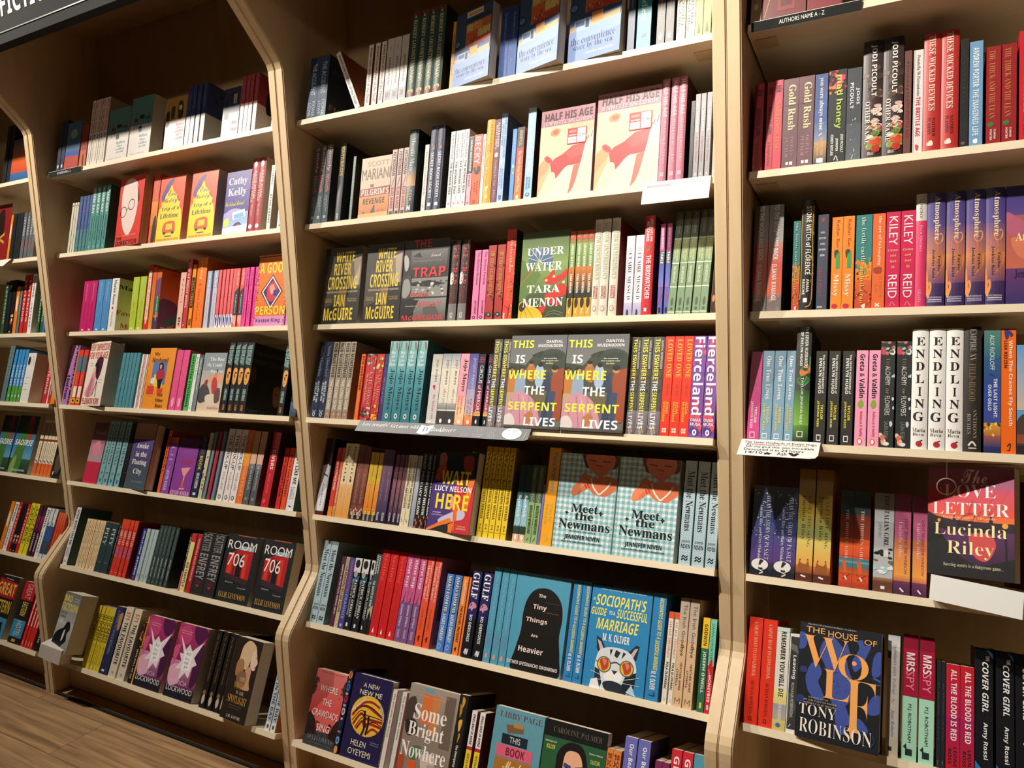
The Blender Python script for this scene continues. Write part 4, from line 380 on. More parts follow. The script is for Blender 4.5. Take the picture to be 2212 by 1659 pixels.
atmos_f;h;;4a3c86;g 0 0 1 .25 38357a 5a4488;g 0 .25 1 .7 a85a60 c86a50;g 0 .7 1 1 6a3a6c 34306a;C b8607a .0,.22 .3,.3 .5,.36 .2,.42 0,.38;C d87a58 .1,.44 .6,.5 .9,.6 .3,.62;C e8a060 .5,.6 .9,.52 1,.7 .6,.72;H .18 1.2 .4 .49 f0dfae S Atmosphere;H .16 .9 .71 .79 1f1a50 S Jenkins Reid
maybe;p;;d8488c;T .06 .48 .4 .68 b08898 s Maybe in Another Life;T .62 .8 .52 .74 f4e4ec b TAYLOR;T .56 .86 .18 .42 f4e4ec b JENKINS REID;R .2 .9 .65 .97 f0d0e0;R .26 .91 .59 .96 c84080
onetrue;p;;7fa4bc;T .06 .54 .35 .75 f4f6f4 S One True Loves;T .62 .8 .52 .74 e8d860 b TAYLOR;T .58 .88 .18 .42 e8d860 b JENKINS REID;R .2 .91 .65 .97 e8eef0;R .26 .92 .59 .96 7fa4bc
evelg;h;;3a3c38;g 0 .55 1 .85 2f5a2c 7ab03c;g 0 .85 1 1 5a8a34 1c2a18;P 4a8a3a .4,.35 1,.25 1,.4 .3,.5;P 2a5a30 .2,.42 .9,.32 .8,.38;C d07a34 .3,.38 .7,.33 1,.36 .9,.4 .4,.43;C 3a7a38 .1,.46 .6,.42 1,.46 .5,.52;T .0 .36 .58 .8 f2f2ee b THE SEVEN HUSBANDS;T .04 .34 .28 .46 f2f2ee b OF EVELYN HUGO;T .44 .84 .38 .58 eef0e8 r TAYLOR JENKINS REID;R .25 .9 .65 .95 e8e8e4;R .3 .905 .6 .945 3a5a2a;S 141612
evelb;p;;302e2a;T .04 .46 .6 .78 ecebe6 b The SEVEN HUSBANDS of;T .08 .46 .28 .54 f4f3ee b EVELYN HUGO;T .58 .74 .55 .78 ece04a b TAYLOR;T .54 .82 .22 .44 ece04a b JENKINS REID;R .25 .9 .65 .965 e8e8e4;R .31 .91 .59 .955 302e2a
greta;p;;f0a0be;T .04 .5 .3 .75 1c1418 b Greta & Valdin;C 8aa83a .2,.57 .5,.51 .7,.57 .45,.61;T .64 .9 .35 .65 d8486a b Rebecca K Reilly;E .45 .95 .22 .034 d8542a;E .45 .95 .14 .024 f4efe8
alch;p;;2a2e2e;N 51 14 0 0 1 .13 .3 .03 c84a5a,e8e4e0,a8b8c8,4a6a40,d87080;N 52 5 .75 .3 1 .8 .15 .03 c8d0d8,e0dce4;N 53 8 0 .84 .5 .97 .25 .03 f0a088,e8c8b8,d87860;T .16 .26 .4 .64 8a7a60 s THE;T .24 .42 .35 .7 d8d8d4 r ALCHEMY;T .45 .5 .4 .6 a8a49c s OF;T .52 .7 .35 .7 d8d8d4 r FLOWERS;T .76 .92 .35 .65 8a8a82 r LAURA RESAU;E .5 .965 .22 .018 e8e0dc
endling;h;;f0ece8;H .25 .78 .07 .14 1c1a18 S E;H .22 .78 .175 .245 1c1a18 S N;H .22 .76 .28 .35 1c1a18 S D;H .25 .75 .385 .455 1c1a18 S L;H .4 .6 .49 .56 1c1a18 S I;H .22 .78 .59 .66 1c1a18 S N;H .12 .76 .695 .77 1c1a18 S G;H .1 .86 .825 .86 2a2624 s Maria;H .12 .78 .865 .89 2a2624 s Reva;E .5 .955 .2 .024 b82c34;L 4a3a1c .06 .45,.94 .7,.925
empire;h;;2f2a26;T .02 .28 .35 .7 a8a49c s EMPIRE XV;T .3 .6 .3 .68 8a6f5a s FIELD-BLOOD;T .66 .9 .55 .75 a89a8a s ANTHONY;T .7 .86 .22 .42 a89a8a s RICHES;L e8e4dc .1 .3,.95 .5,.92 .7,.95;R .3 .965 .75 .975 c8c4bc
alix;p;;2c4f90;g 0 0 1 .22 4f7f74 2c6a78;g 0 .22 1 .45 2a5a80 2c4890;g 0 .45 1 .76 2c4a9a 3a4a90;g 0 .76 1 .86 d89a3a b8702c;g 0 .86 1 .95 9a5a48 3a3a6a;g 0 .95 1 1 2a3068 20284f;N 54 14 0 .76 1 .86 .12 .02 e8b84a,8a4a20,f0d070,5a3a34;T .04 .33 .35 .62 dfe8e8 r ALIX RICKLOFF;L 1a2a50 .06 .3,.36 .6,.38;T .4 .72 .58 .8 e8ecf4 b THE LAST LIGHT.;T .45 .66 .25 .45 e8ecf4 b OVER OSLO
cranes;p;;ee6a14;C 3a3a78 .2,.02 .5,.01 .5,.07 .3,.09;C 3a3a78 .55,.02 .8,.05 .6,.07;T .1 .78 .45 .78 f4e8d8 b When The Cranes Fly South;T .1 .32 .18 .4 5a2a18 b LISA RIDZEN;L 2a1a10 .06 .4,.94 .6,.92 .55,.97 .4,.97
cutface_f;p;;5f9cd0;g 0 0 1 .6 5f9cd0 c8b8a8;C 4a3a38 0,.7 .3,.62 .6,.75 1,.7 1,1 0,1;R 0 .82 1 .9 8a4a34;R 0 .92 1 1 2a2428
atlas;p;;3a3a74;g 0 0 1 .4 14162c 3a4a7c;g 0 .4 1 .85 3f4a8c 5a3a7c;g 0 .85 1 1 3a3450 1c1c24;N 61 40 0 .05 1 .6 .05 .006 e8f0ff,c8d8f0,fff;C 1c1c24 0,.93 .3,.9 .7,.92 1,.95 1,1 0,1;E .45 .88 .38 .062 e8e4e0;C 2a2830 .45,.83 .62,.84 .5,.88 .6,.93 .4,.93;E .48 .9 .1 .016 e8e4e0;T .1 .82 .62 .82 d8e0f0 s ATLAS THE STORY OF PA SALT;T .22 .84 .3 .48 e8ecf8 s Lucinda Riley and Harry Whittaker;L f4f4f4 .05 .45,.94 .6,.96 .45,.98
lastl;p;;c8a83a;g 0 0 1 .4 8a6a28 c8a83a;g 0 .4 1 .6 d0b84a b8c878;g 0 .6 1 .86 d8cc70 e8a848;g 0 .86 1 .93 c87a38 8a4428;R 0 .93 1 1 5a2c20;T .24 .7 .6 .8 6a5a20 s LAST LOVE SONG;T .24 .64 .2 .48 3a4a34 s Lucinda Riley;C 9a5a2a .15,.9 .22,.82 .3,.84 .6,.85 .75,.82 .8,.9;E .25 .815 .05 .008 7a3a1c;E .72 .81 .05 .008 7a3a1c;L f4f0e4 .1 .35,.95 .6,.96
hidden;p;;d8502a;g 0 0 1 .25 143034 1f3034;g 0 .25 1 .5 6a2a18 a03a20;g 0 .5 1 .68 e8642c d8502a;R 0 .7 1 .8 4a7a84;R 0 .73 1 .75 6f9aa0;g 0 .8 1 .86 b8502c c8602c;P e0602c .2,.72 .5,.74 .6,.84 .4,.86;L a83a1c .05 .2,.86 .8,.92;L a83a1c .05 .3,.92 .8,.86;g 0 .94 1 1 c84a24 a83a1c;T .2 .72 .42 .62 e8c8b8 s THE HIDDEN GIRL;L f4ede4 .1 .45,.89 .6,.92
italian;p;;b8bcc0;g 0 0 1 .3 8a9094 c4c8cc;N 63 10 0 .56 1 .72 .3 .03 2a2c28,6a6c64,1c1c1a;R .5 .58 .75 .65 d8d8d0;N 64 6 .0 .74 1 .84 .4 .03 e8ecf0,a8d0dc,f4f4f4;R 0 .88 1 1 6a4030;g 0 .86 1 .9 a87a58 7a4a34;T .02 .54 .5 .74 23262a s THE ITALIAN GIRL;T .3 .46 .2 .36 a8b4bc s LUCINDA RILEY;R .4 .94 .6 .97 eee
lightb;p;;c05a84;g 0 0 1 .45 8a3a5c c86a90;g 0 .45 1 .8 d87a5c f0a048;g 0 .8 1 .87 f0a850 c86a4a;g 0 .87 1 1 6a3a5c 4a2444;T .25 .8 .62 .8 3a2030 r LIGHT BEHIND THE WINDOW;T .28 .64 .22 .5 ecc8d8 s Lucinda Riley;L f4e8ec .1 .4,.94 .6,.97
love_f;p;;a84a6c;g 0 0 1 .2 8a5a80 a85878;g 0 .2 1 .45 c84a68 e0503c;g 0 .45 1 .55 e86a34 d87a34;g 0 .55 1 1 5a2a5c 2a1c24;C c84a4c .5,.62 .72,.6 .8,.7 .7,.84 .55,.8;P 2a1c28 0,.42 .1,.46 .3,.49 .32,.44 .34,.49 .72,.5 .74,.42 .77,.5 1,.5 1,.58 .4,.6 0,.56;P 1c1a1c 0,.5 .15,.6 .35,.8 .6,.9 1,.8 1,1 0,1;L 1c161a .025 .9,.5 .92,.9;E .9 .52 .035 .025 e8a03a;E .14 .5 .02 .018 e8a03a;H .4 .7 .02 .15 f4eef0 k The;H .2 .8 .16 .28 f6f0ee s LOVE;H .06 .95 .33 .44 f6f0ee s LETTER;H .18 .8 .455 .475 e8d0c8 s The International No. 1 Bestseller;H .08 .92 .52 .63 f2e6a8 s Lucinda;H .24 .78 .68 .83 f2e6a8 s Riley;H .2 .88 .88 .92 d8ccb0 s Keeping secrets is a dangerous game...
redend;p;;7a1c28;g 0 0 1 .4 3a0c14 8a2028;g 0 .4 1 .8 a82828 4a141c;R 0 .92 1 1 8a1c30;T .3 .6 .3 .6 4a1018 s Letter
shortr;p;;e0341f;T .04 .56 .4 .68 f0b888 s A SHORT ROAD TO LONGBROOK;T .6 .9 .38 .62 8a1c12 s BETHAN ROBERTS;T .93 .97 .35 .6 5a140c b CZ
remember;p;;e0ddd0;g 0 .6 1 .75 e4e0a8 e0cc70;g 0 .75 1 .9 9a9ab0 b8a88a;g 0 .9 1 1 d8c470 c8b468;R 0 0 1 .04 c8dcd4;T .04 .68 .35 .72 23221e b REMEMBER YOU WILL DIE;T .72 .9 .4 .65 dfdcd0 b EDEN ROBINS;E .45 .95 .2 .022 4a6ab0
leaving;p;;e4e2de;R .1 .03 1 .96 3a3a38;P 6a6a66 .1,.1 .8,.12 1,.2 .1,.16;P 55534f .1,.6 .6,.62 1,.75 .1,.9;T .22 .46 .35 .8 f4f2ee b Leaving;T .5 .84 .38 .68 c8c4bc r ROXANA ROBINSON;L eee .06 .3,.94 .5,.91
wolf_f;h;;1b1d24;C 3f529c .16,.36 .1,.48 .14,.6 .24,.66 .34,.64 .3,.56 .26,.5 .3,.42 .24,.34;C 3f529c .3,.15 .4,.09 .5,.14 .58,.22 .62,.34 .68,.46 .66,.6 .56,.68 .44,.66 .38,.52 .34,.36 .26,.26;P 3f529c .52,.22 .58,.1 .64,.22;C 3f529c .66,.28 .74,.16 .72,.1 .78,.08 .8,.12 .88,.12 .84,.2 .78,.3 .7,.36;C 3f529c .5,.66 .6,.66 .66,.74 .78,.74 .88,.82 .8,.84 .7,.82 .56,.8;C 3f529c .48,.7 .56,.74 .62,.84 .58,.9 .5,.84;C 3f529c 0,.1 .1,.12 .08,.22 0,.24;C 3f529c .92,.2 1,.16 1,.34 .9,.36;C 3f529c .9,.55 1,.52 1,.66 .86,.68;L 3f529c .015 .86,.44 1,.43;L 3f529c .03 .92,.38 1,.4;N 71 30 .4 .3 .66 .62 .012 .006 2a3a74;L 2c3866 .012 .8,.87 .85,.84 .92,.85 .95,.9 .9,.95 .83,.94 .8,.9;E .07 .42 .05 .03 2c3866;E .05 .68 .06 .04 2c3866;H .1 .7 .005 .022 c8c4bc I Page-turner full of historical intelligence, wit and heart;H .08 .32 .035 .085 f0b46c r THE;H .36 .72 .045 .1 f0b46c r HOUSE;H .8 .95 .07 .115 f0b46c r OF;H .05 .62 .11 .385 f0a85c s W;H .5 .86 .215 .43 f0a85c s O;H .31 .65 .38 .625 f0a85c s L;H .6 .95 .43 .86 f0a85c s F;P f0a85c .65,.83 .72,.81 .68,.92;E .69 .29 .03 .02 e8a080;H .15 .4 .64 .655 c8b8a8 s WESSEX, 857AD.;H .09 .5 .665 .68 c8b8a8 s ON THE PATH TO POWER;H .09 .5 .69 .705 c8b8a8 s NOBODY CAN BE TRUSTED;H .04 .5 .71 .8 f0e8dc s TONY;H .05 .92 .83 .95 f0e8dc s ROBINSON
oversoul;p;;d4cfc8;g 0 0 1 .1 b8bcc4 dcd8d4;R 0 .05 .28 .2 55555a;T .08 .34 .45 .7 7f8a98 I The OVERSOUL SEVEN;T .36 .5 .4 .68 8a94a0 I Trilogy;L c89a70 .06 .4,.56 .6,.53;T .62 .84 .35 .65 7f8a98 I Jane Roberts;g 0 .86 1 1 c8c8b4 e0d0b0;R .2 .92 .5 .955 3a3a40
mrsspy;p;;a8dcc0;R 0 0 1 .5 a8143a;R 0 0 1 .12 8a1030;T .15 .3 .22 .8 f0e8e8 b MRS;T .3 .45 .22 .78 e88a9a r SPY;T .56 .86 .32 .62 2a4038 r M.J. ROBOTHAM;R .25 .91 .7 .96 24302c;P 24302c .1,.9 .3,.87 .35,.92
darkp;p;;25262a;T .2 .75 .4 .65 6a6a70 I In Memory of Love;R .3 .93 .6 .97 55565a
blood;p;;c41c34;g 0 0 1 .5 c81c28 b82050;g 0 .5 1 1 a82058 c01c2c;T .05 .72 .35 .78 f4ecec b ALL THE BLOOD IS RED;T .78 .96 .55 .8 1c1418 b LEONE;T .8 .94 .18 .42 1c1418 b ROSS
coverg;p;;15161a;T .06 .1 .6 .8 c8c8c8 b THE;T .11 .5 .4 .75 f4f4f4 i COVER GIRL;T .58 .86 .4 .72 f0f0f0 b Amy Rossi;P 2f7fc0 .0,.88 .8,1 0,1;P 2f6a8a .6,.0 1,.04 1,.08
darkb1;p;;1c2a3c;R .3 .86 .7 .92 c8ccd0
italflag;p;;3a5a7a;R 0 .65 1 1 a83a2c;E .5 .25 .25 .1 7a8a8a;P 2a4a9a 0,.6 1,.62 1,.72 0,.7
reddark;p;;8a2c1c;g 0 .6 1 1 b84a20 c86a24;C 2a1a14 .4,.75 .6,.7 .7,.95 .45,.95
bestoffer;p;;dcd0c4;T .03 .32 .2 .75 c84a34 b BEST OFFER;T .34 .5 .2 .75 c04030 b WINS;T .54 .6 .3 .7 2a2420 b N;T .66 .94 .3 .65 8a8078 r MARISA KASHINO
cofc_f;p;;d4ccc4;R 0 0 1 .48 4f7f7c;R .18 .36 .34 .42 5a2c24;R .7 .36 .9 .4 5a2c24;C 241c1a .42,.32 .62,.32 .62,.38 .45,.38;L 241c1a .02 .2,.42 .2,.55;L 241c1a .02 .32,.42 .32,.54;L 241c1a .02 .85,.28 .85,.5;L 241c1a .02 .22,.28 .2,.4;C 1a1614 .4,.52 .52,.5 .55,.58 .44,.6;H .45 .85 .64 .69 7fa4b8 S Before;H .5 .75 .71 .75 7fa4b8 S the;H .45 .85 .77 .81 7fa4b8 S coffee;H .5 .8 .83 .87 7fa4b8 S gets cold;H .1 .75 .95 .965 a8a09c s TOSHIKAZU KAWAGUCHI
coldw_f;p;;dcd4cc;R 0 0 1 .46 b8863c;C 3a2a20 .6,.12 .8,.12 .85,.4 .62,.42;E .7 .22 .08 .05 e8d8b8;C 4a3424 .25,.2 .42,.18 .42,.4 .26,.4;C 2a1c18 .0,.3 .15,.26 .18,.5 .02,.55;H .55 .95 .52 .57 b83a38 S Before;H .6 .9 .59 .63 b83a38 S the;H .55 .95 .65 .7 b83a38 S coffee;H .6 .9 .72 .77 b83a38 S gets;H .6 .9 .79 .84 b83a38 S cold
navyw;p;;dcd8d4;R 0 0 1 .52 2a3a6c;T .15 .4 .35 .65 7a8ab8 s Tales from the Cafe;T .62 .9 .35 .6 8aa4c0 s Kawaguchi;S c8c4c0;rR 0 0 1 .52 2a3a6c;rN 75 6 .1 .1 .5 .5 .1 .06 1c2038,3a4060,14162a
navyw_f;p;;d8d4d0;R 0 0 1 .52 262c4c;R .6 .14 .8 .34 b8a888;L 262c4c .03 .7,.14 .7,.34;C 1a1620 .1,.3 .3,.28 .35,.6 .12,.62;N 75 6 .1 .1 .5 .5 .1 .06 1c2038,3a4060,14162a;H .6 .9 .68 .76 c84a50 S Before;H .55 .9 .82 .9 c84a50 S More
redw;p;;dcd4d0;R 0 0 1 .52 a03a44;T .12 .42 .35 .65 d89a9a s Before Your Memory;T .6 .92 .35 .6 b0a4a0 s Kawaguchi;S c8b8b4;rR 0 0 1 .52 8a2a34;rC 1c1418 .3,.3 .5,.28 .5,.6 .3,.6
whitesp;p;;d0ccb8;E .5 .06 .2 .015 222;T .3 .8 .35 .6 a8a490 s The Bee Sting
bluekay;p;;43588c;g 0 .6 1 1 3f6a80 4f8078;T .1 .5 .3 .65 8a9cc8 r This Is Going;T .6 .9 .3 .65 8ab0b0 r Adam Kay
adamk;p;;4f8f88;T .03 .42 .25 .75 e8eeea b ADAM KAY;T .46 .84 .3 .7 1c3434 S A Particularly Nasty Case;E .5 .94 .18 .025 7ab8b0;S 2f6a66
director_f;h;;dc3a2c;C f0d8d0 .12,.2 .25,.05 .5,.03 .7,.1 .78,.25 .8,.4 .78,.55 .7,.72 .55,.84 .4,.82 .25,.7 .16,.5;P 1c1614 .7,.12 .78,.22 .84,.32 .84,.38 .8,.4 .76,.24;O 1c1614 .018 .24 .5 .12 .075;O 1c1614 .018 .55 .41 .12 .075;L 1c1614 .016 .36,.48 .44,.45;H .06 .28 .86 .905 1a1210 b THE;H .06 .92 .92 .985 1a1210 b DIRECTOR;H .3 .85 .84 .86 e8b8b0 r DANIEL KEHLMANN
sunsets;p;;e06a28;g 0 0 1 .4 c83a2a e0602c;g 0 .4 1 .75 f0902c d87a2c;C 2a1614 .5,.68 .9,.62 .9,.98 .4,.98;T .05 .5 .3 .6 e8a070 r A Beautiful Evening
eva_f;p;;e8562c;C f0d82c .0,1.0 .02,.55 .12,.45 .1,.4 .22,.36 .24,.28 .36,.24 .46,.14 .56,.24 .7,.28 .72,.36 .86,.42 .84,.48 .95,.58 1,1.0;C 5a4a8a .12,.36 .1,.28 .3,.1 .5,.04 .52,.08 .35,.2 .2,.34;H .35 .7 .22 .31 4a2a6a k Eva;H .16 .84 .33 .43 4a2a6a k Reddy's;H .12 .84 .47 .54 4a2a4a S Trip of a;H .1 .84 .57 .64 4a2a4a S Lifetime;C d8642c .28,.74 .4,.7 .7,.7 .76,.82 .72,.86 .28,.86;R .38 .73 .64 .82 f0c840;E .34 .87 .06 .02 3a2a4a;E .68 .87 .06 .02 3a2a4a;E .5 .92 .16 .01 4a4a9a;H .05 .95 .95 .985 c8542c b FIONA McKENZIE KEKIC;H .62 .94 .05 .07 f0b04a r Funny and moving;H .66 .9 .09 .11 f0b04a r an uplifting treat
cathy_f;p;;3a2f84;g 0 .66 1 1 7fa8d0 a8d0e8;H .1 .85 .1 .24 f4f2f4 S Cathy;H .1 .85 .27 .42 f4f2f4 S Kelly;H .04 .8 .48 .55 f0d850 k The Island Retreat;C a8a0d8 .0,.72 .2,.62 .5,.6 .9,.66 1,.72 .5,.8;P d8e8f0 .35,.66 .85,.62 .9,.74 .4,.78;P 6fb0d8 .42,.7 .8,.67 .84,.74 .46,.77;C f0d850 .04,.78 .2,.74 .24,.84 .06,.88;C 2a2a6a .45,.86 .65,.82 .8,.9 .5,.93;C b0302c .55,.86 .68,.85 .6,.9;P d8e8f4 0,.9 1,.86 1,1 0,1
stewart;h;;a02430;C e8dcd8 .3,.06 .6,.04 .75,.1 .5,.13 .3,.11;T .18 .55 .5 .82 e0b8b8 b KATIE PITON;T .2 .6 .14 .44 e0b8b8 b WORLD TOUR;T .64 .8 .3 .65 d8a8a8 r FERN BRADY;E .5 .93 .28 .03 f0e4e0;S b8a894
blackw;p;;e0dcd0;T .04 .3 .3 .7 2a2a28 b UTTERANCE;T .45 .9 .3 .7 2a2a28 b STAN GRANT;S 8a7a5c
whiteend;p;;e4e2e4;T .1 .45 .4 .6 8a9aa8 r Tim Minchin;T .5 .85 .4 .6 d8a0a8 r You Dont Have;L 222 .08 .2,.96 .5,.92 .8,.96
mkpink;p;;c41c68;T .05 .4 .35 .6 e08ab0 S Marian Keyes;T .45 .8 .35 .6 a8285a r Rachels Holiday;R .3 .95 .6 .98 e8c0d0
mkblue;p;;4f90cc;T .05 .42 .35 .6 c8d8a8 S Marian Keyes;T .45 .85 .35 .6 8a90c0 r Grown Ups;R .3 .95 .6 .98 e0e8f0
mkwhite;h;;f0ece6;T .03 .5 .3 .7 1c1a1a S Marian Keyes;C c8303a .35,.56 .5,.54 .6,.56 .5,.6;T .64 .92 .35 .65 e08a80 r My Favourite Mistake;S f2eee6;r .0 .95 .12 .2 16120f S Marian;r .45 .95 .28 .37 16120f S Keyes;r .5 .85 .44 .5 c8303a S My;r .0 1.0 .6 .69 c8303a S Favourite;r .15 1.0 .84 .93 c8303a S Mistake
lime;p;;b8cc3c;T .05 .42 .35 .6 e0ecb0 S Marian Keyes;T .45 .8 .35 .6 d8a858 r Again Rachel;R .3 .95 .6 .98 f0f4d8
redcr;p;;d83428;R .15 .1 .85 .85 e8d8b8;T .2 .8 .35 .65 8a5a3a r Last One At;C e8d8b8 .3,.86 .5,.92 .7,.86
sister;p;;d86a34;C 7a4a6a 0,.2 1,.15 1,.4 0,.45;C 3a6a58 .0,.5 1,.45 1,.7 0,.75;g 0 .8 1 1 3a3464 5a3a4c;T .45 .85 .4 .7 e8e4dc b Jonas Hassen Khemiri;S e0642c;rC 6a3458 -.0,.55 .25,.48 .55,.55 .6,.75 .3,.9 .4,1. 0,1.0;rC 6a3458 .55,.85 .9,.78 1.,.95 1.0,1. .5,1.0;rC 3a5a58 .2,.84 .45,.74 .7,.7 .75,.8 .5,.88 .3,.92;rC 2a4a4c .55,.62 .8,.56 .9,.64 .7,.72;r .3 .9 .03 .07 8a3a24 r The Sisters;r .1 .8 .94 .98 f0e8e0 b Jonas Hassen
pinkish;p;;e8b8a8;T .1 .6 .3 .7 d8605a I Grey;T .8 .95 .3 .7 2a2a24 b Dr
nightb;h;;c8343a;T .06 .7 .3 .75 f0d0c8 b CITY OF NIGHT BIRDS;E .4 .95 .2 .02 e88a80
yelbl;p;;e89a24;R .1 .2 .9 .68 1c1814;T .25 .65 .3 .7 d89a24 b TALL TREES;R .2 .85 .8 .95 8a4a14
lilyo;h;;f07818;T .05 .3 .35 .65 f8d8a0 b Lily King;E .5 .38 .12 .015 c84a1c;T .44 .9 .35 .6 d8581c r Heart the Lover;S d86414
lilyl;p;;c4c4d8;R 0 .0 1 .3 a8b8d0;T .04 .28 .3 .7 f0f0f4 b Lily King;T .4 .85 .35 .6 d0a8b8 r Five Tuesdays
coral;p;;e8646c;T .06 .6 .35 .6 f0c0c0 r The Pleasing Sea;R 0 .78 1 1 e0e4f0;C 2a3a8a .2,.82 .7,.84 .6,.97 .3,.92;E .5 .8 .15 .012 1c1c1c
coralb;p;;e0645c;T .04 .28 .3 .7 f4dcd4 b Lily King;P 3a4048 0,.4 1,.32 1,.8 0,.8;T .45 .76 .3 .65 b8d0d4 b Euphoria;P f0a898 .0,.8 1,.8 1,1 0,.9
hotpink;p;;e84a9c;T .05 .32 .3 .7 6a2a78 b Lily King;T .38 .85 .3 .65 b82a80 b Writers & Lovers
good_f;h;;e0762c;R 0 0 1 .08 d8742c;L 2a1a14 .02 .02,.03 .98,.02;H .05 .98 .11 .26 f0d83a b A GOOD;P 2a2440 .5,.28 .86,.52 .5,.78 .14,.52;P f0e8e0 .5,.3 .82,.52 .5,.76 .18,.52;P 3a2a5c .5,.33 .78,.52 .5,.73 .22,.52;C c83a50 .36,.45 .55,.38 .68,.48 .66,.6 .5,.66 .36,.6;C e8a090 .42,.46 .54,.42 .6,.5 .5,.56;R .56 .5 .68 .58 3a3a8a;H .02 .98 .72 .84 f0d83a b PERSON;R 0 .86 1 1 d890c8;H .06 .85 .89 .96 2a1430 b Kirsten King;N 81 60 .0 .0 .05 1 .02 .008 f4f0e8,2a1a24;N 82 60 .95 .0 1 1 .02 .008 f4f0e8,2a1a24
goods;h;;d88cc4;T .3 .75 .35 .7 3a1440 b Kirsten King;C b83a4a .4,.2 .6,.18 .55,.24
pinkdot;h;;b878b8;R .75 0 .9 1 2a1c30;N 83 40 .76 0 .9 1 .06 .006 f0e4f0;T .5 .9 .2 .6 3a2050 b A Good Person
orteal;p;;e0402c;R 0 .12 1 .4 3a7a88;T .14 .38 .3 .65 c83a34 r Laurie;T .45 .62 .3 .65 f0a090 r Colored;R .1 .66 .9 .86 f0e4d4;R 0 .88 1 .96 e8b83a;E .5 .92 .25 .02 222
orsp;p;;e07a30;g 0 0 1 1 d85a2c e8942c
very_f;h;;efe2d4;H .0 .98 .03 .14 c8402c b VERY IMPRESSIVE;H .02 .95 .16 .27 c8402c b FOR YOUR AGE;C 4a1c34 .45,.3 .62,.24 .78,.28 .74,.5 .62,.6 .5,.5;C 1c1420 .4,.36 .5,.32 .6,.36 .62,.5 .5,.46;C e8b8a0 .36,.42 .46,.4 .48,.52 .38,.52;C e09aa4 .34,.5 .5,.5 .52,.62 .46,.84 .2,.86 .1,.8 .24,.66;C c87884 .3,.6 .42,.58 .36,.84 .2,.84;L 4a1c34 .025 .62,.6 .66,.86;L 4a1c34 .025 .62,.62 .5,.84;H .05 .9 .88 .98 c8402c b ELEANOR KIRK;L a89a94 .008 .68,.6 .9,.6;L a89a94 .008 .68,.64 .85,.64;L a89a94 .008 .12,.34 .3,.33;L a89a94 .008 .12,.38 .3,.37
tealm5;p;;4f8f9c;T .42 .9 .35 .6 7ab0b8 r The Husbands;E .4 .48 .1 .01 c8dce0
whred;p;;ece4dc;L c83a2c .2 .7,.0 .7,1;T .2 .8 .3 .5 a8a098 r Yellowface
husb_f;p;;e8922c;H .18 .4 .07 .14 3a2418 S My;H .12 .75 .16 .23 3a2418 S Husband;R .2 .23 .74 .6 5a78b8;P e8c84a .3,.44 .64,.42 .66,.64 .3,.64;C 1c1418 .44,.26 .58,.25 .62,.36 .46,.36;C d89a78 .47,.28 .55,.28 .54,.34 .48,.34;C b02a44 .4,.38 .64,.36 .7,.5 .42,.52;P 1c1418 .44,.52 .66,.5 .6,.68 .52,.68;P d8402c .1,.62 .36,.62 .36,.76 .1,.76;P d8402c .5,.66 .72,.66 .68,.76 .52,.76;C e8dcc0 .22,.5 .36,.5 .34,.58 .2,.58;H .55 .75 .74 .79 3a2418 S and;H .5 .8 .82 .88 3a2418 S Other;H .52 .8 .91 .97 3a2418 S Rats;L c8702c .006 .15,.78 .35,.8
pinkr;p;;e0508c;T .08 .75 .35 .6 f08a6a r Unladylike Rosalind;C f0a0b8 .3,.82 .7,.8 .7,.92 .35,.94
impost;p;;4cb45c;T .03 .93 .25 .75 123018 b IMPOSTER SYNDROME
euro;p;;dfe8dc;T .05 .45 .3 .7 6a9a70 r EUROTRASH;L 222 .1 .3,.93 .6,.97
greysp;p;;7a8488;T .05 .6 .3 .6 e8eaec S The Best We Could
besth_f;p;;8a969c;g 0 .3 1 1 a8a8a4 e0c4a8;P e09a7a .3,.42 .95,.36 .95,.5 .3,.5;C b8403c .5,.5 .62,.4 .75,.5 .78,.66 .6,.7;C c88a6a .58,.34 .7,.3 .72,.4 .6,.42;C 3a3434 .58,.33 .68,.28 .74,.33;C 4a4648 .0,.62 .2,.52 .4,.6 .5,.75 .2,.85 0,.82;C d8c8b8 .3,.74 .7,.7 .9,.84 .5,.92;C 6a4a44 .7,.64 .9,.6 .95,.8 .75,.84;C 8a3a34 .2,.48 .32,.46 .3,.56 .2,.58;H .28 .92 .08 .14 f0f0ee S The Best;H .18 .85 .18 .24 f0f0ee S We Could;H .38 .92 .29 .35 f0f0ee S Hope For;H .45 .95 .9 .95 8a4a34 I Nicola Kraus
fours;p;;1a1a1c;T .03 .32 .2 .75 9cc8c4 b THE FOUR SPENT;T .05 .3 .0 .2 9cc8c4 b THE DAY TOGETHER;C e0a050 .15,.4 .5,.36 .9,.4 .85,.55 .5,.6 .2,.55;C 2a1a10 .4,.43 .8,.42 .7,.45;C 5a3418 .3,.47 .5,.45 .55,.52;L 8a5020 .06 .3,.55 .6,.54;T .66 .82 .25 .7 a8ccc8 b CHRIS KRAUS;T .88 .96 .3 .65 d88a3a b SCRIBE;S 141416
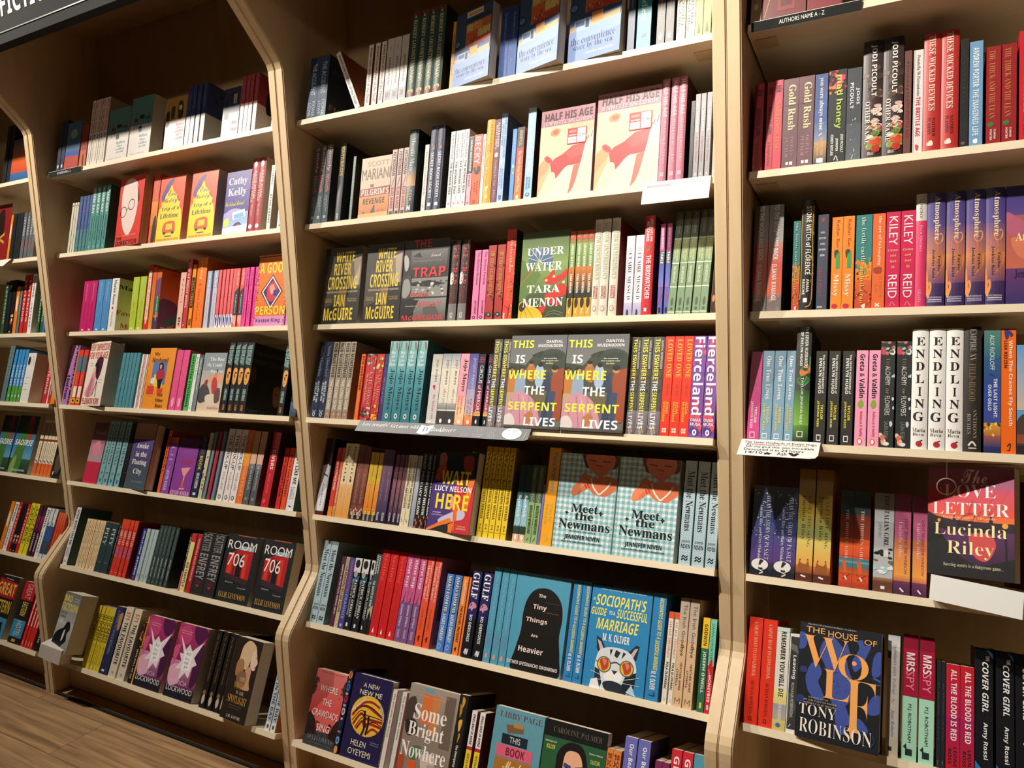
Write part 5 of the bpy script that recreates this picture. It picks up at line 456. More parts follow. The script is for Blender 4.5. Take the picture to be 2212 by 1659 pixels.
foursc;p;;1a1a1c;T .03 .32 .2 .75 9cc8c4 b THE FOUR SPENT;T .05 .3 .0 .2 9cc8c4 b THE DAY TOGETHER;C e0a050 .15,.4 .5,.36 .9,.4 .85,.55 .5,.6 .2,.55;C 2a1a10 .4,.43 .8,.42 .7,.45;C 5a3418 .3,.47 .5,.45 .55,.52;L 8a5020 .06 .3,.55 .6,.54;T .66 .82 .25 .7 a8ccc8 b CHRIS KRAUS;T .88 .96 .3 .65 d88a3a b SCRIBE;S 141416;r .05 .9 .1 .17 3a4a4a b THE FOUR SPENT;r .02 .95 .22 .29 3a4a4a b THE DAY TOGETHER;rC 4a3018 .0,.36 .12,.34 .16,.5 .04,.56;rC 8a5a2c .68,.58 .82,.54 .9,.66 .84,.82 .72,.8;rL 2a1a10 .02 .72,.64 .8,.65;r .02 .75 .92 .99 4a5a58 b CHRIS KRAUS
kirk;p;;2a2c30;T .2 .6 .3 .7 d8c83a b Kirkland;g 0 .8 1 1 5a6a78 3a4450
vred_f;p;;c83c5c;g 0 0 1 .35 5a3a44 a86a78;g 0 .35 1 .65 c07a8c b89aa4;g 0 .65 1 1 c8304c d82a4c;C d88a9a .2,.4 .6,.3 .8,.5 .4,.55;H .2 .9 .14 .2 a89aa0 r here
vienna;p;;84b0b4;g 0 .9 1 1 7ab0c4 8ab8c8;T .05 .68 .3 .75 23343c s BAKER of VIENNA;R .25 .8 .7 .81 4a6a70;R .25 .82 .6 .83 4a6a70;R .35 .9 .65 .95 4a5a5c
black1;p;;1c1a1c;N 85 5 .2 .2 .8 .9 .2 .02 6a2a28,4a3a34
awake_f;h;;45425c;R 0 0 1 .24 a87a68;g 0 .24 1 .6 5a4a86 4a4664;g 0 .6 1 1 47485c 4a5a60;L 6a5a9a .02 .15,.26 .1,.7;L 6a5a9a .02 .4,.26 .4,.6;L 6a5a9a .02 .75,.26 .8,.7;H .22 .8 .3 .38 f0eef0 S Awake;H .25 .78 .43 .51 f0eef0 S in the;H .15 .85 .55 .65 f0eef0 S Floating;H .3 .7 .69 .79 f0eef0 S City;H .3 .85 .87 .9 9a9aa4 s SUSANNA KWAN
orthin2;p;;e0642c;T .1 .7 .3 .65 4a1a10 b ETERNAL
lies;h;;8a4aa0;R 0 0 1 .1 c85a2c;T .15 .6 .3 .75 b88ac8 s LIES;T .6 .94 .3 .7 d8b8dc b KEVIN KWAN
lies_f;h;;8a3f98;R 0 0 1 .15 5a2a5c;H .3 .75 .2 .27 a85aa8 r LIES AND;H .25 .95 .36 .46 b03a70 b WEDDINGS;P e89a90 .35,.53 .8,.5 .6,.66 .5,.66;P e89a90 .54,.66 .6,.66 .58,.86 .53,.86;P e89a90 .42,.87 .7,.86 .68,.89 .44,.9;P d8604a .5,.74 .6,.74 .6,.86 .5,.86;H .05 .95 .92 .99 e8b0d0 b KEVIN KWAN
blood2;p;;23264a;T .02 .3 .3 .75 6a5c2c b BLOOD;T .32 .55 .3 .75 d8c03a b BOOK;T .6 .85 .3 .75 e8e4e0 b KIM DE L'HORIZON;R .3 .92 .7 .96 e0e0e4
multi;p;;c8c0a0;N 87 14 0 0 1 1 .3 .03 4a7a50,c83a3a,e8e0c0,3a3a3a
tealr;p;;4f94a0;L b83040 .2 .85,0 .85,1;L b83040 .1 .1,.2 .1,.9
redt;p;;b02a3c;L 4f94a0 .12 .15,0 .15,1
mixup;p;;e4dcda;T .08 .56 .3 .8 23201f r THE MIX-UP;T .6 .84 .35 .65 9a8a88 r KYLIE LADD;E .45 .94 .22 .03 23201f;E .45 .94 .13 .02 e4dcda
orange5;p;;e0702c;R 0 .3 1 .5 e8942c;T .05 .45 .3 .7 d8a070 b HER ORCHID;T .5 .9 .3 .7 f0b080 b YOUR FAULT
river;p;;55565c;g 0 0 1 .45 c89a78 d8a88c;g 0 .45 1 .6 7a7a80 4f5258;T .3 .8 .35 .65 c8ccd0 r RIVER IS WAITING;R .3 .9 .7 .94 8a8a8e
divers;h;;c01c2c;T .0 .22 .4 .75 e08a80 b CHAMBER;T .24 .5 .35 .78 f4e4e0 b DIVERS;T .56 .82 .4 .62 e87a6a r RACHEL SAWYER;E .4 .92 .2 .03 e84a4a;S 4a1418
rthin;p;;c82a24;T .1 .8 .3 .65 3a1010 b FUN MARKET LANE
rora;p;;e0502c;T .1 .8 .3 .65 4a1810 b THATS FUN MARKET
some;p;;e4e0e4;T .04 .66 .3 .75 23242a b SOME BODY LIKE ME;T .7 .86 .5 .75 8a8a94 r LUCY;T .7 .86 .2 .45 8a8a94 r LAPINSKA;L 3a3a44 .1 .3,.94 .6,.95;S 33524a;r .1 .8 .8 .86 5a5a2a b LUCY
cream6;p;;ecd2a4;T .05 .5 .3 .65 c8a070 b THE SERVICE;T .55 .9 .25 .7 e09a50 r JON McGREGOR;N 89 6 .1 .1 .9 .9 .15 .02 e8b880,f0e0c0
pity;p;;2f4244;T .1 .45 .25 .75 c8ccc8 S PITY;R .3 .78 .75 .79 6a7a7a;R .3 .8 .75 .81 6a7a7a;S 22302f
blacks;p;;2a2c2c;T .05 .6 .3 .7 c8c8c4 I Cold New Flower
abby;p;;d83c2a;R 0 0 1 .16 e04a2c;T .2 .46 .2 .8 f0c8c0 b ABBY LAY;T .5 .68 .2 .75 a87ab8 b HER;E .5 .94 .12 .01 f0c0b0;S 8a1c18
carre;p;;2a3a8a;T .04 .5 .3 .75 e8ecf0 b JOHN LE CARRE;T .55 .9 .3 .7 e8ecf0 b REVIEW;E .5 .95 .2 .02 d83a3a
paleb;p;;b0c4c4;L 7a9090 .06 .9,0 .9,1;E .5 .88 .2 .025 8aa0a0
jenny;p;;3a4a48;T .04 .48 .35 .65 8aa09c k Beautiful;T .54 .88 .35 .65 d8dcd8 i JENNY LECOAT;L c8ccc8 .06 .3,.96 .6,.93;S 2a3230
jaded;p;;2f2a2c;T .05 .4 .25 .8 e8e4dc b JADED;T .45 .6 .3 .7 c83a5a r ELA LEE;R 0 .66 1 1 d86a7a;N 90 5 0 .66 1 1 .3 .03 6a7ab8,e0a03a
golight;p;;e4d890;R 0 0 1 .15 c8303a;T .5 .92 .25 .75 2a4a2c b GO LIGHTLY
martinr;p;;c0242c;T .08 .8 .3 .7 e8b8b0 b MANIPURA MILES FRANKLIN
scatter;p;;2c2a2c;T .02 .3 .15 .85 8a8688 b SCATTER;T .34 .75 .15 .85 9a9698 b ENFREY;E .5 .8 .3 .03 4a2a2c;P c83038 .35,.84 .65,.84 .5,.88;S 201e20
room_f;p;;23262a;R .42 .16 .86 .22 9ab8b8;P b82428 .12,.3 .42,.22 .86,.22 .86,.66 .14,.6;P d8402c .2,.3 .3,.28 .28,.6 .18,.58;P d8402c .6,.26 .72,.26 .74,.64 .66,.64;P 1c1a20 .42,.3 .58,.3 .62,.7 .44,.72;P 7a1a20 .32,.26 .4,.25 .4,.62 .34,.6;P 3a2a30 .15,.58 .86,.64 .86,.72 .14,.66;H .06 .92 .09 .22 f4ece8 r ROOM;H .14 .66 .28 .47 f4ece8 r 706;H .08 .9 .86 .94 e8b04a s ELLIE LEVENSON;H .2 .45 .7 .72 d8d4d0 I Paris;H .6 .85 .76 .78 d8d4d0 I Unforgettable;R .3 .005 .85 .018 c8542c
levy;p;;5a1c24;T .04 .34 .3 .75 e08a98 b HONOR LEVY;E .5 .42 .12 .012 e8c0c8;T .52 .9 .3 .75 e08a98 b MY FIRST BOOK;S 4a161c
bad_f;p;;9a9a9a;g 0 0 1 .5 6f7070 a8a8a6;g 0 .5 1 1 b8b8b4 8f8f8c;C 16161a .0,1 .05,.75 .25,.65 .45,.6 .6,.48 .78,.5 .85,.6 .75,.68 .8,.8 .6,.9 .65,1.0;C d8d4d0 .52,.66 .6,.62 .6,.76 .5,.82;H .02 .5 .05 .16 e8d048 b BAD;H .0 .95 .19 .31 e8d048 b FICTION;H .04 .45 .34 .38 4a4a48 b LOVE STORY;H .06 .4 .4 .44 4a4a48 b RUMOURS;H .12 .3 .46 .52 f0f0f0 b LU;L d8d8d4 .01 .65,.08 .9,.09;L d8d8d4 .01 .65,.12 .88,.13
yellow6;p;;d8c030;T .12 .55 .1 .9 6a5a20 b OLD BABES;N 91 8 0 .08 1 .55 .4 .012 5a4a1c,8a7420;T .6 .9 .3 .7 a08a24 r HEYDON WOOD;E .5 .95 .2 .02 f0e080
spring;p;;2a2f54;T .06 .7 .3 .6 8a94b0 r A SPRING TO DIVIDE BETWEEN;C b88a60 .6,.12 1,.1 1,.3 .7,.34;R .3 .93 .6 .96 e8e8ea;S 1c2040
favour;p;;ded2bc;T .07 .18 .25 .75 c85a34 b 571;T .22 .82 .3 .75 1c1a18 b THE FAVOURITE;T .3 .7 .1 .26 8a8478 r AMERICAN IDOL;E .5 .93 .15 .02 b8ac98
darkfav;p;;201a1c;N 93 8 .1 .05 .9 .4 .3 .04 b84a34,d8a060,5a2a2c;T .45 .92 .3 .7 d8d4c8 b MAN FULL OF AN
yelthin;p;;e8b02c;T .1 .6 .3 .7 2a1a10 b WILL THERE
lock_f;p;;8a2a5c;g 0 0 1 .5 b83a70 8a2a5a;g 0 .5 1 .85 d88ab0 6a2a58;g 0 .85 1 1 2a2434 1c1c24;C 5a1c4c .55,.0 .9,.0 1,.1 .8,.24 .6,.16;C 4a1c48 .75,.3 1,.24 1,.7 .8,.8 .76,.5;C c8487c .0,.1 .35,.02 .5,.2 .2,.3;C d85a88 .0,.35 .2,.3 .1,.55;C e8b0c8 .0,.62 .3,.55 .4,.78 .1,.84;P f4e4ec .12,.16 .4,.34 .5,.26 .62,.34 .96,.18 .74,.42 .88,.5 .74,.55 .7,.7 .55,.64 .4,.76 .38,.6 .18,.62 .34,.5 .22,.4 .36,.4;P fff .38,.36 .66,.34 .68,.6 .42,.62;H .45 .62 .36 .41 8a7a84 k Will;H .45 .6 .43 .47 8a7a84 k there;H .45 .6 .49 .53 8a7a84 k ever;H .48 .6 .55 .6 8a7a84 k you;H .12 .72 .75 .81 e8c8d8 r PATRICIA;H .06 .95 .84 .91 f4f0f4 r LOCKWOOD;L e8d8e4 .006 .1,.1 .5,.1;L e8d8e4 .006 .12,.13 .45,.13
woms;p;;1f1a18;T .05 .66 .35 .65 9a6a34 I The Woman in the Spotlight;C c8b4a4 .25,.86 .6,.82 .75,.9 .5,.95 .3,.93;E .45 .8 .25 .03 8a6a4c
wom_f;p;;2a201a;C d8b890 .3,.1 .5,.02 .75,.06 .85,.14 .8,.2 .7,.24 .6,.36 .4,.38 .2,.42 .25,.25;C a87a50 .2,.3 .4,.26 .5,.36 .4,.46 .22,.46;C e8c8b0 .72,.14 .84,.14 .9,.2 .96,.26 .92,.3 .92,.34 .82,.36 .7,.3;L 3a2a20 .012 .84,.2 .89,.21;C a83a34 .88,.31 .93,.31 .9,.335;C c89878 .6,.34 .78,.36 .8,.5 .85,.6 .5,.58;C 8a6448 .3,.44 .6,.4 .66,.56 .4,.6;H .45 .65 .47 .52 d8c0a0 s THE;H .28 .72 .54 .62 d8a04a s WOMAN;H .42 .72 .64 .68 d8c0a0 s IN THE;H .15 .88 .7 .79 d8a04a s SPOTLIGHT;H .25 .8 .93 .97 e8dccc s J.R. LONIE;L 8a7868 .006 .25,.82 .75,.82;L 8a7868 .006 .25,.85 .7,.85
backin;p;;b8c4cc;g 0 0 1 .3 4a5a70 8a9cac;T .08 .86 .25 .8 2a4a68 b BACK IN THE DAY;R 0 .88 1 1 e4e8e8;E .5 .94 .22 .03 4a5a60;S c8703a
ablack;p;;1f2226
acol;p;;d8702c;g 0 0 1 .45 3a4a5c b86a3c;g 0 .45 1 .8 d8602c c84a2c;g 0 .8 1 1 3a6aa0 2f5a90
ablue;p;;3a6aa8;T .1 .8 .3 .7 8aa8d0 b LETTERS
ared;p;;c82c2a;T .1 .8 .3 .7 f0d8d0 b LETTERING
ared_f;p;;8a1c1c;C 2a1010 .1,.2 .5,.1 .6,.5 .2,.6;T .5 .7 .3 .7 c8a03a b V
agrey;p;;5f6468;T .1 .5 .3 .7 c8ccd0 b LETTERS;T .6 .8 .3 .7 c85a5a b TITLE
agreen;p;;2f5a3a;T .1 .8 .3 .7 b8d0b0 b LETTERING
aorange;p;;e8862c;C f4e4d0 .2,.3 .6,.2 .7,.5 .3,.5
awhite;p;;ece8e2;T .04 .4 .3 .8 23201f S Divorce;T .5 .9 .3 .6 8a8480 b LETTERS
ateal;p;;5f7c80;T .1 .6 .35 .65 a8bcc0 r LETTERS
abright;p;;3f90d0;R 0 .7 1 1 5aa03c;T .3 .7 .2 .7 e8f0f4 b CLARE SKY;P e8f0e0 .3,.9 .5,.85 .7,.9
ablot_f;p;;e4e0da;E .25 .16 .16 .09 2a2a2a;L 4a4848 .012 .55,.25 .7,.06 .88,.28;L 8a8682 .02 .2,.5 .7,.5;L 8a8682 .02 .2,.62 .6,.62;L 8a8682 .02 .2,.74 .6,.74
asao_f;p;;3a6a48;g 0 0 1 .5 2a3a34 4a84b0;g 0 .5 1 .75 3a78a8 6aa8c8;g 0 .75 1 1 3a5a40 23342c;C 4a7a3a .1,1 .2,.5 .35,.2 .55,.1 .62,.3 .6,.6 .5,1;C b83a34 .55,.05 .75,.0 .8,.4 .68,.42;C 8aa85a .1,.8 .3,.7 .25,1 .05,1;H .06 .95 .42 .52 f4f4f0 i SAOIRSE;H .2 .85 .93 .96 d8dcd8 b CHARLEEN HURTUBISE
acreamo;p;;ecdcc0;g 0 0 1 .3 c8a890 ecdcc0;R 0 .3 1 .34 8a3a28;T .38 .66 .3 .7 c8a888 b SEASON;L 2a3a2c .2 .2,.7 .8,.74;g 0 .76 1 1 e8622c f07a3c
amoss_f;p;;23201e;T .1 .3 .05 .2 e8e4dc b ROSE;C 5a4a3c .1,.6 .6,.5 .95,.7 .6,.9 .2,.85;C 7a7870 .3,.4 .8,.36 .9,.5 .4,.55;E .12 .9 .06 .04 f4f4f0
ayel;p;;e8d82c;T .05 .8 .2 .5 3a3a1c b OFFICIAL REPORT;T .1 .75 .6 .85 3a3a1c b LETTERS
ablk2;p;;241a1c;N 95 6 .1 .6 .9 1 .3 .04 e8c8a0,b84a34,f0e0d0
awhiteb;p;;d8dce0;R 0 .35 1 .65 2f5a9c;N 96 6 0 0 1 .35 .2 .03 7a9ab0,4a6a7a;R 0 .65 1 .9 3a4a60
aplum;p;;4a2434;g 0 .2 1 .5 8a2a54 6a2444;T .55 .9 .3 .7 e8e4e0 b LETTERING
aor5;p;;e0542c;g 0 0 1 .4 e8704a d8442c
agreat_f;p;;23201f;P b8242c 0,.06 1,.1 1,.36 0,.36;H .02 .95 .12 .32 e8c850 b GREAT;H .02 .95 .4 .6 e0b83a b EASTERN;P 3a90b8 0,.66 1,.68 1,1 0,1;P 1c1c1c .3,.8 .8,.74 .9,1 .3,1;L e8dcc8 .012 .3,.05 .7,.06
agreats;p;;23201f;R 0 0 1 .3 b8242c;R 0 .62 1 .9 3a90b8;T .03 .28 .3 .75 e8b0a8 r GREAT;T .33 .55 .3 .75 e0c050 b EASTERN;T .64 .88 .3 .75 e8c8b0 r HOTEL;R .3 .93 .6 .97 d8a83a;S 8a1c24
aredw;p;;d8302c;L f4e4dc .3 .5,.1 .5,.95;L d8302c .2 .2,.3 .8,.32;L d8302c .2 .2,.6 .8,.62;R 0 .6 1 1 d8302c;L f0c0b8 .2 .5,.88 .5,.95
adark7;p;;201c1e;T .3 .8 .3 .7 c8b89a b SMALL LANE'''.strip().split('\n'):
    p = ln.split(';')
    if len(p) >= 4: STYLES[p[0]] = (p[1], p[3], p[4:])
def book_geo(code, face, Wd, Dp, Ht):
    kind, base, ops = STYLES[code]; hb = kind == 'h'; base = lin(base)
    side = base; front = []; right = []; extra = []; cur = front
    for o in ops:
        if not o: continue
        if o[0] == 'S': side = lin(o[2:])
        elif o[0] == '=': cur = extra
        elif o.startswith('r '): right.append('H' + o[1:])
        elif o[0] == 'r': right.append(o[1:])
        else: cur.append(o)
    tb = 0.0024 if hb else 0.0006; ins = 0.0032 if hb else 0.0004
    cov = Geo(); pg = Geo()
    if not face:
        b = min(0.0022, 0.1 * Wd) if hb else 0.0
        bul = lambda x: -b * (1 - (2 * x / Wd - 1) ** 2)
        n = 8 if hb else 1
        for i in range(n):
            x0, x1 = Wd * i / n, Wd * (i + 1) / n
            cov.poly([(x0, bul(x0), 0), (x1, bul(x1), 0), (x1, bul(x1), Ht), (x0, bul(x0), Ht)], base)
            cov.poly([(x1, bul(x1) + tb, 0), (x0, bul(x0) + tb, 0), (x0, bul(x0) + tb, Ht), (x1, bul(x1) + tb, Ht)], base)
            cov.poly([(x0, bul(x0), Ht), (x1, bul(x1), Ht), (x1, bul(x1) + tb, Ht), (x0, bul(x0) + tb, Ht)], base)
            cov.poly([(x1, bul(x1), 0), (x0, bul(x0), 0), (x0, bul(x0) + tb, 0), (x1, bul(x1) + tb, 0)], base)
        cov.box(0, tb, tb, Dp, 0, Ht, base); cov.box(Wd - tb, Wd, 0, Dp, 0, Ht, side)
        pg.box(tb, Wd - tb, tb, Dp - ins, ins, Ht - ins, PAGE_C)
        f3 = lambda x, z, k: (x, bul(x) - 0.00035 - k * 0.000022, z)
        r3 = lambda x, z, k: (Wd + 0.0003 + k * 0.00002, x, z)
    else:
        b = 0
        cov.box(0, Wd, 0, tb, 0, Ht, base); cov.box(0, Wd, Dp - tb, Dp, 0, Ht, side); cov.box(0, tb, tb, Dp - tb, 0, Ht, base)
        pg.box(tb, Wd - ins, tb, Dp - tb, ins, Ht - ins, PAGE_C)
        f3 = lambda x, z, k: (x, -0.0003 - k * 0.000016, z)
        r3 = f3
    parts = [('cover', cov, M_PRINT), ('page_block', pg, M_PAGE)]
    if front:
        g = Geo(); paint(g, front, Wd, Ht, f3, 3 if face else 2, b > 0); parts.append(('front_print' if face else 'spine_print', g, M_PRINT))
    if right and not face:
        g = Geo(); paint(g, right, Dp, Ht, r3, 2); parts.append(('side_print', g, M_PRINT))
    if extra:
        g = Geo(); paint(g, extra, Wd, Ht, lambda x, z, k: (x, -0.0014 - k * 0.000016, z), 2); parts.append(('price_sticker', g, M_PRINT))
    return parts
need = {}
for c_, (k_, b_, ops_) in STYLES.items():
    for o_ in ops_:
        a_ = o_.split(' ')
        if a_[0] in ('T', 'H', 'r') and len(a_) > 7:
            w_ = ' '.join(a_[7:]); r_ = 3 if c_.endswith('_f') and len(w_) < 16 else 2
            for ch_ in w_.replace(' ', ''): need.setdefault((SLANT.get(a_[6], a_[6]), r_), {})[ch_] = 1
for (f_, r_), d_ in need.items(): set_glyphs([c for c in d_ if (c, f_, r_) not in GLYPH], f_, r_)
MESHES = {}
def book_parts(code, face, Wd, Dp, Ht):
    k = (code, face, Wd, Dp, Ht)
    if k not in MESHES: MESHES[k] = [(n, g.mesh(n, m)) for n, g, m in book_geo(*k)]
    return MESHES[k]
def book_matrix(x, y, z, lean, yaw, roll, Wd):
    m = Matrix.Translation((x, y, z)) @ Matrix.Rotation(-math.radians(lean), 4, 'X') @ Matrix.Rotation(math.radians(yaw), 4, 'Z') @ Matrix.Rotation(math.radians(roll), 4, 'Y')
    if roll > 0: m = m @ Matrix.Translation((0, 0, 0)); m.translation.z += Wd * math.sin(math.radians(roll))
    return m
SHELVES = [(0.0413, 1.9572, 13.0), (0.0427, 1.6613, 13.0), (0.0458, 1.3676, 13.0), (-0.0104, 1.0961, 17.0), (-0.0121, 0.8016, 20.0), (-0.0735, 0.4909, 22.5), (-0.1609, 0.1629, 24.5)]   # (front edge y, front edge z, tilt in degrees), top to bottom
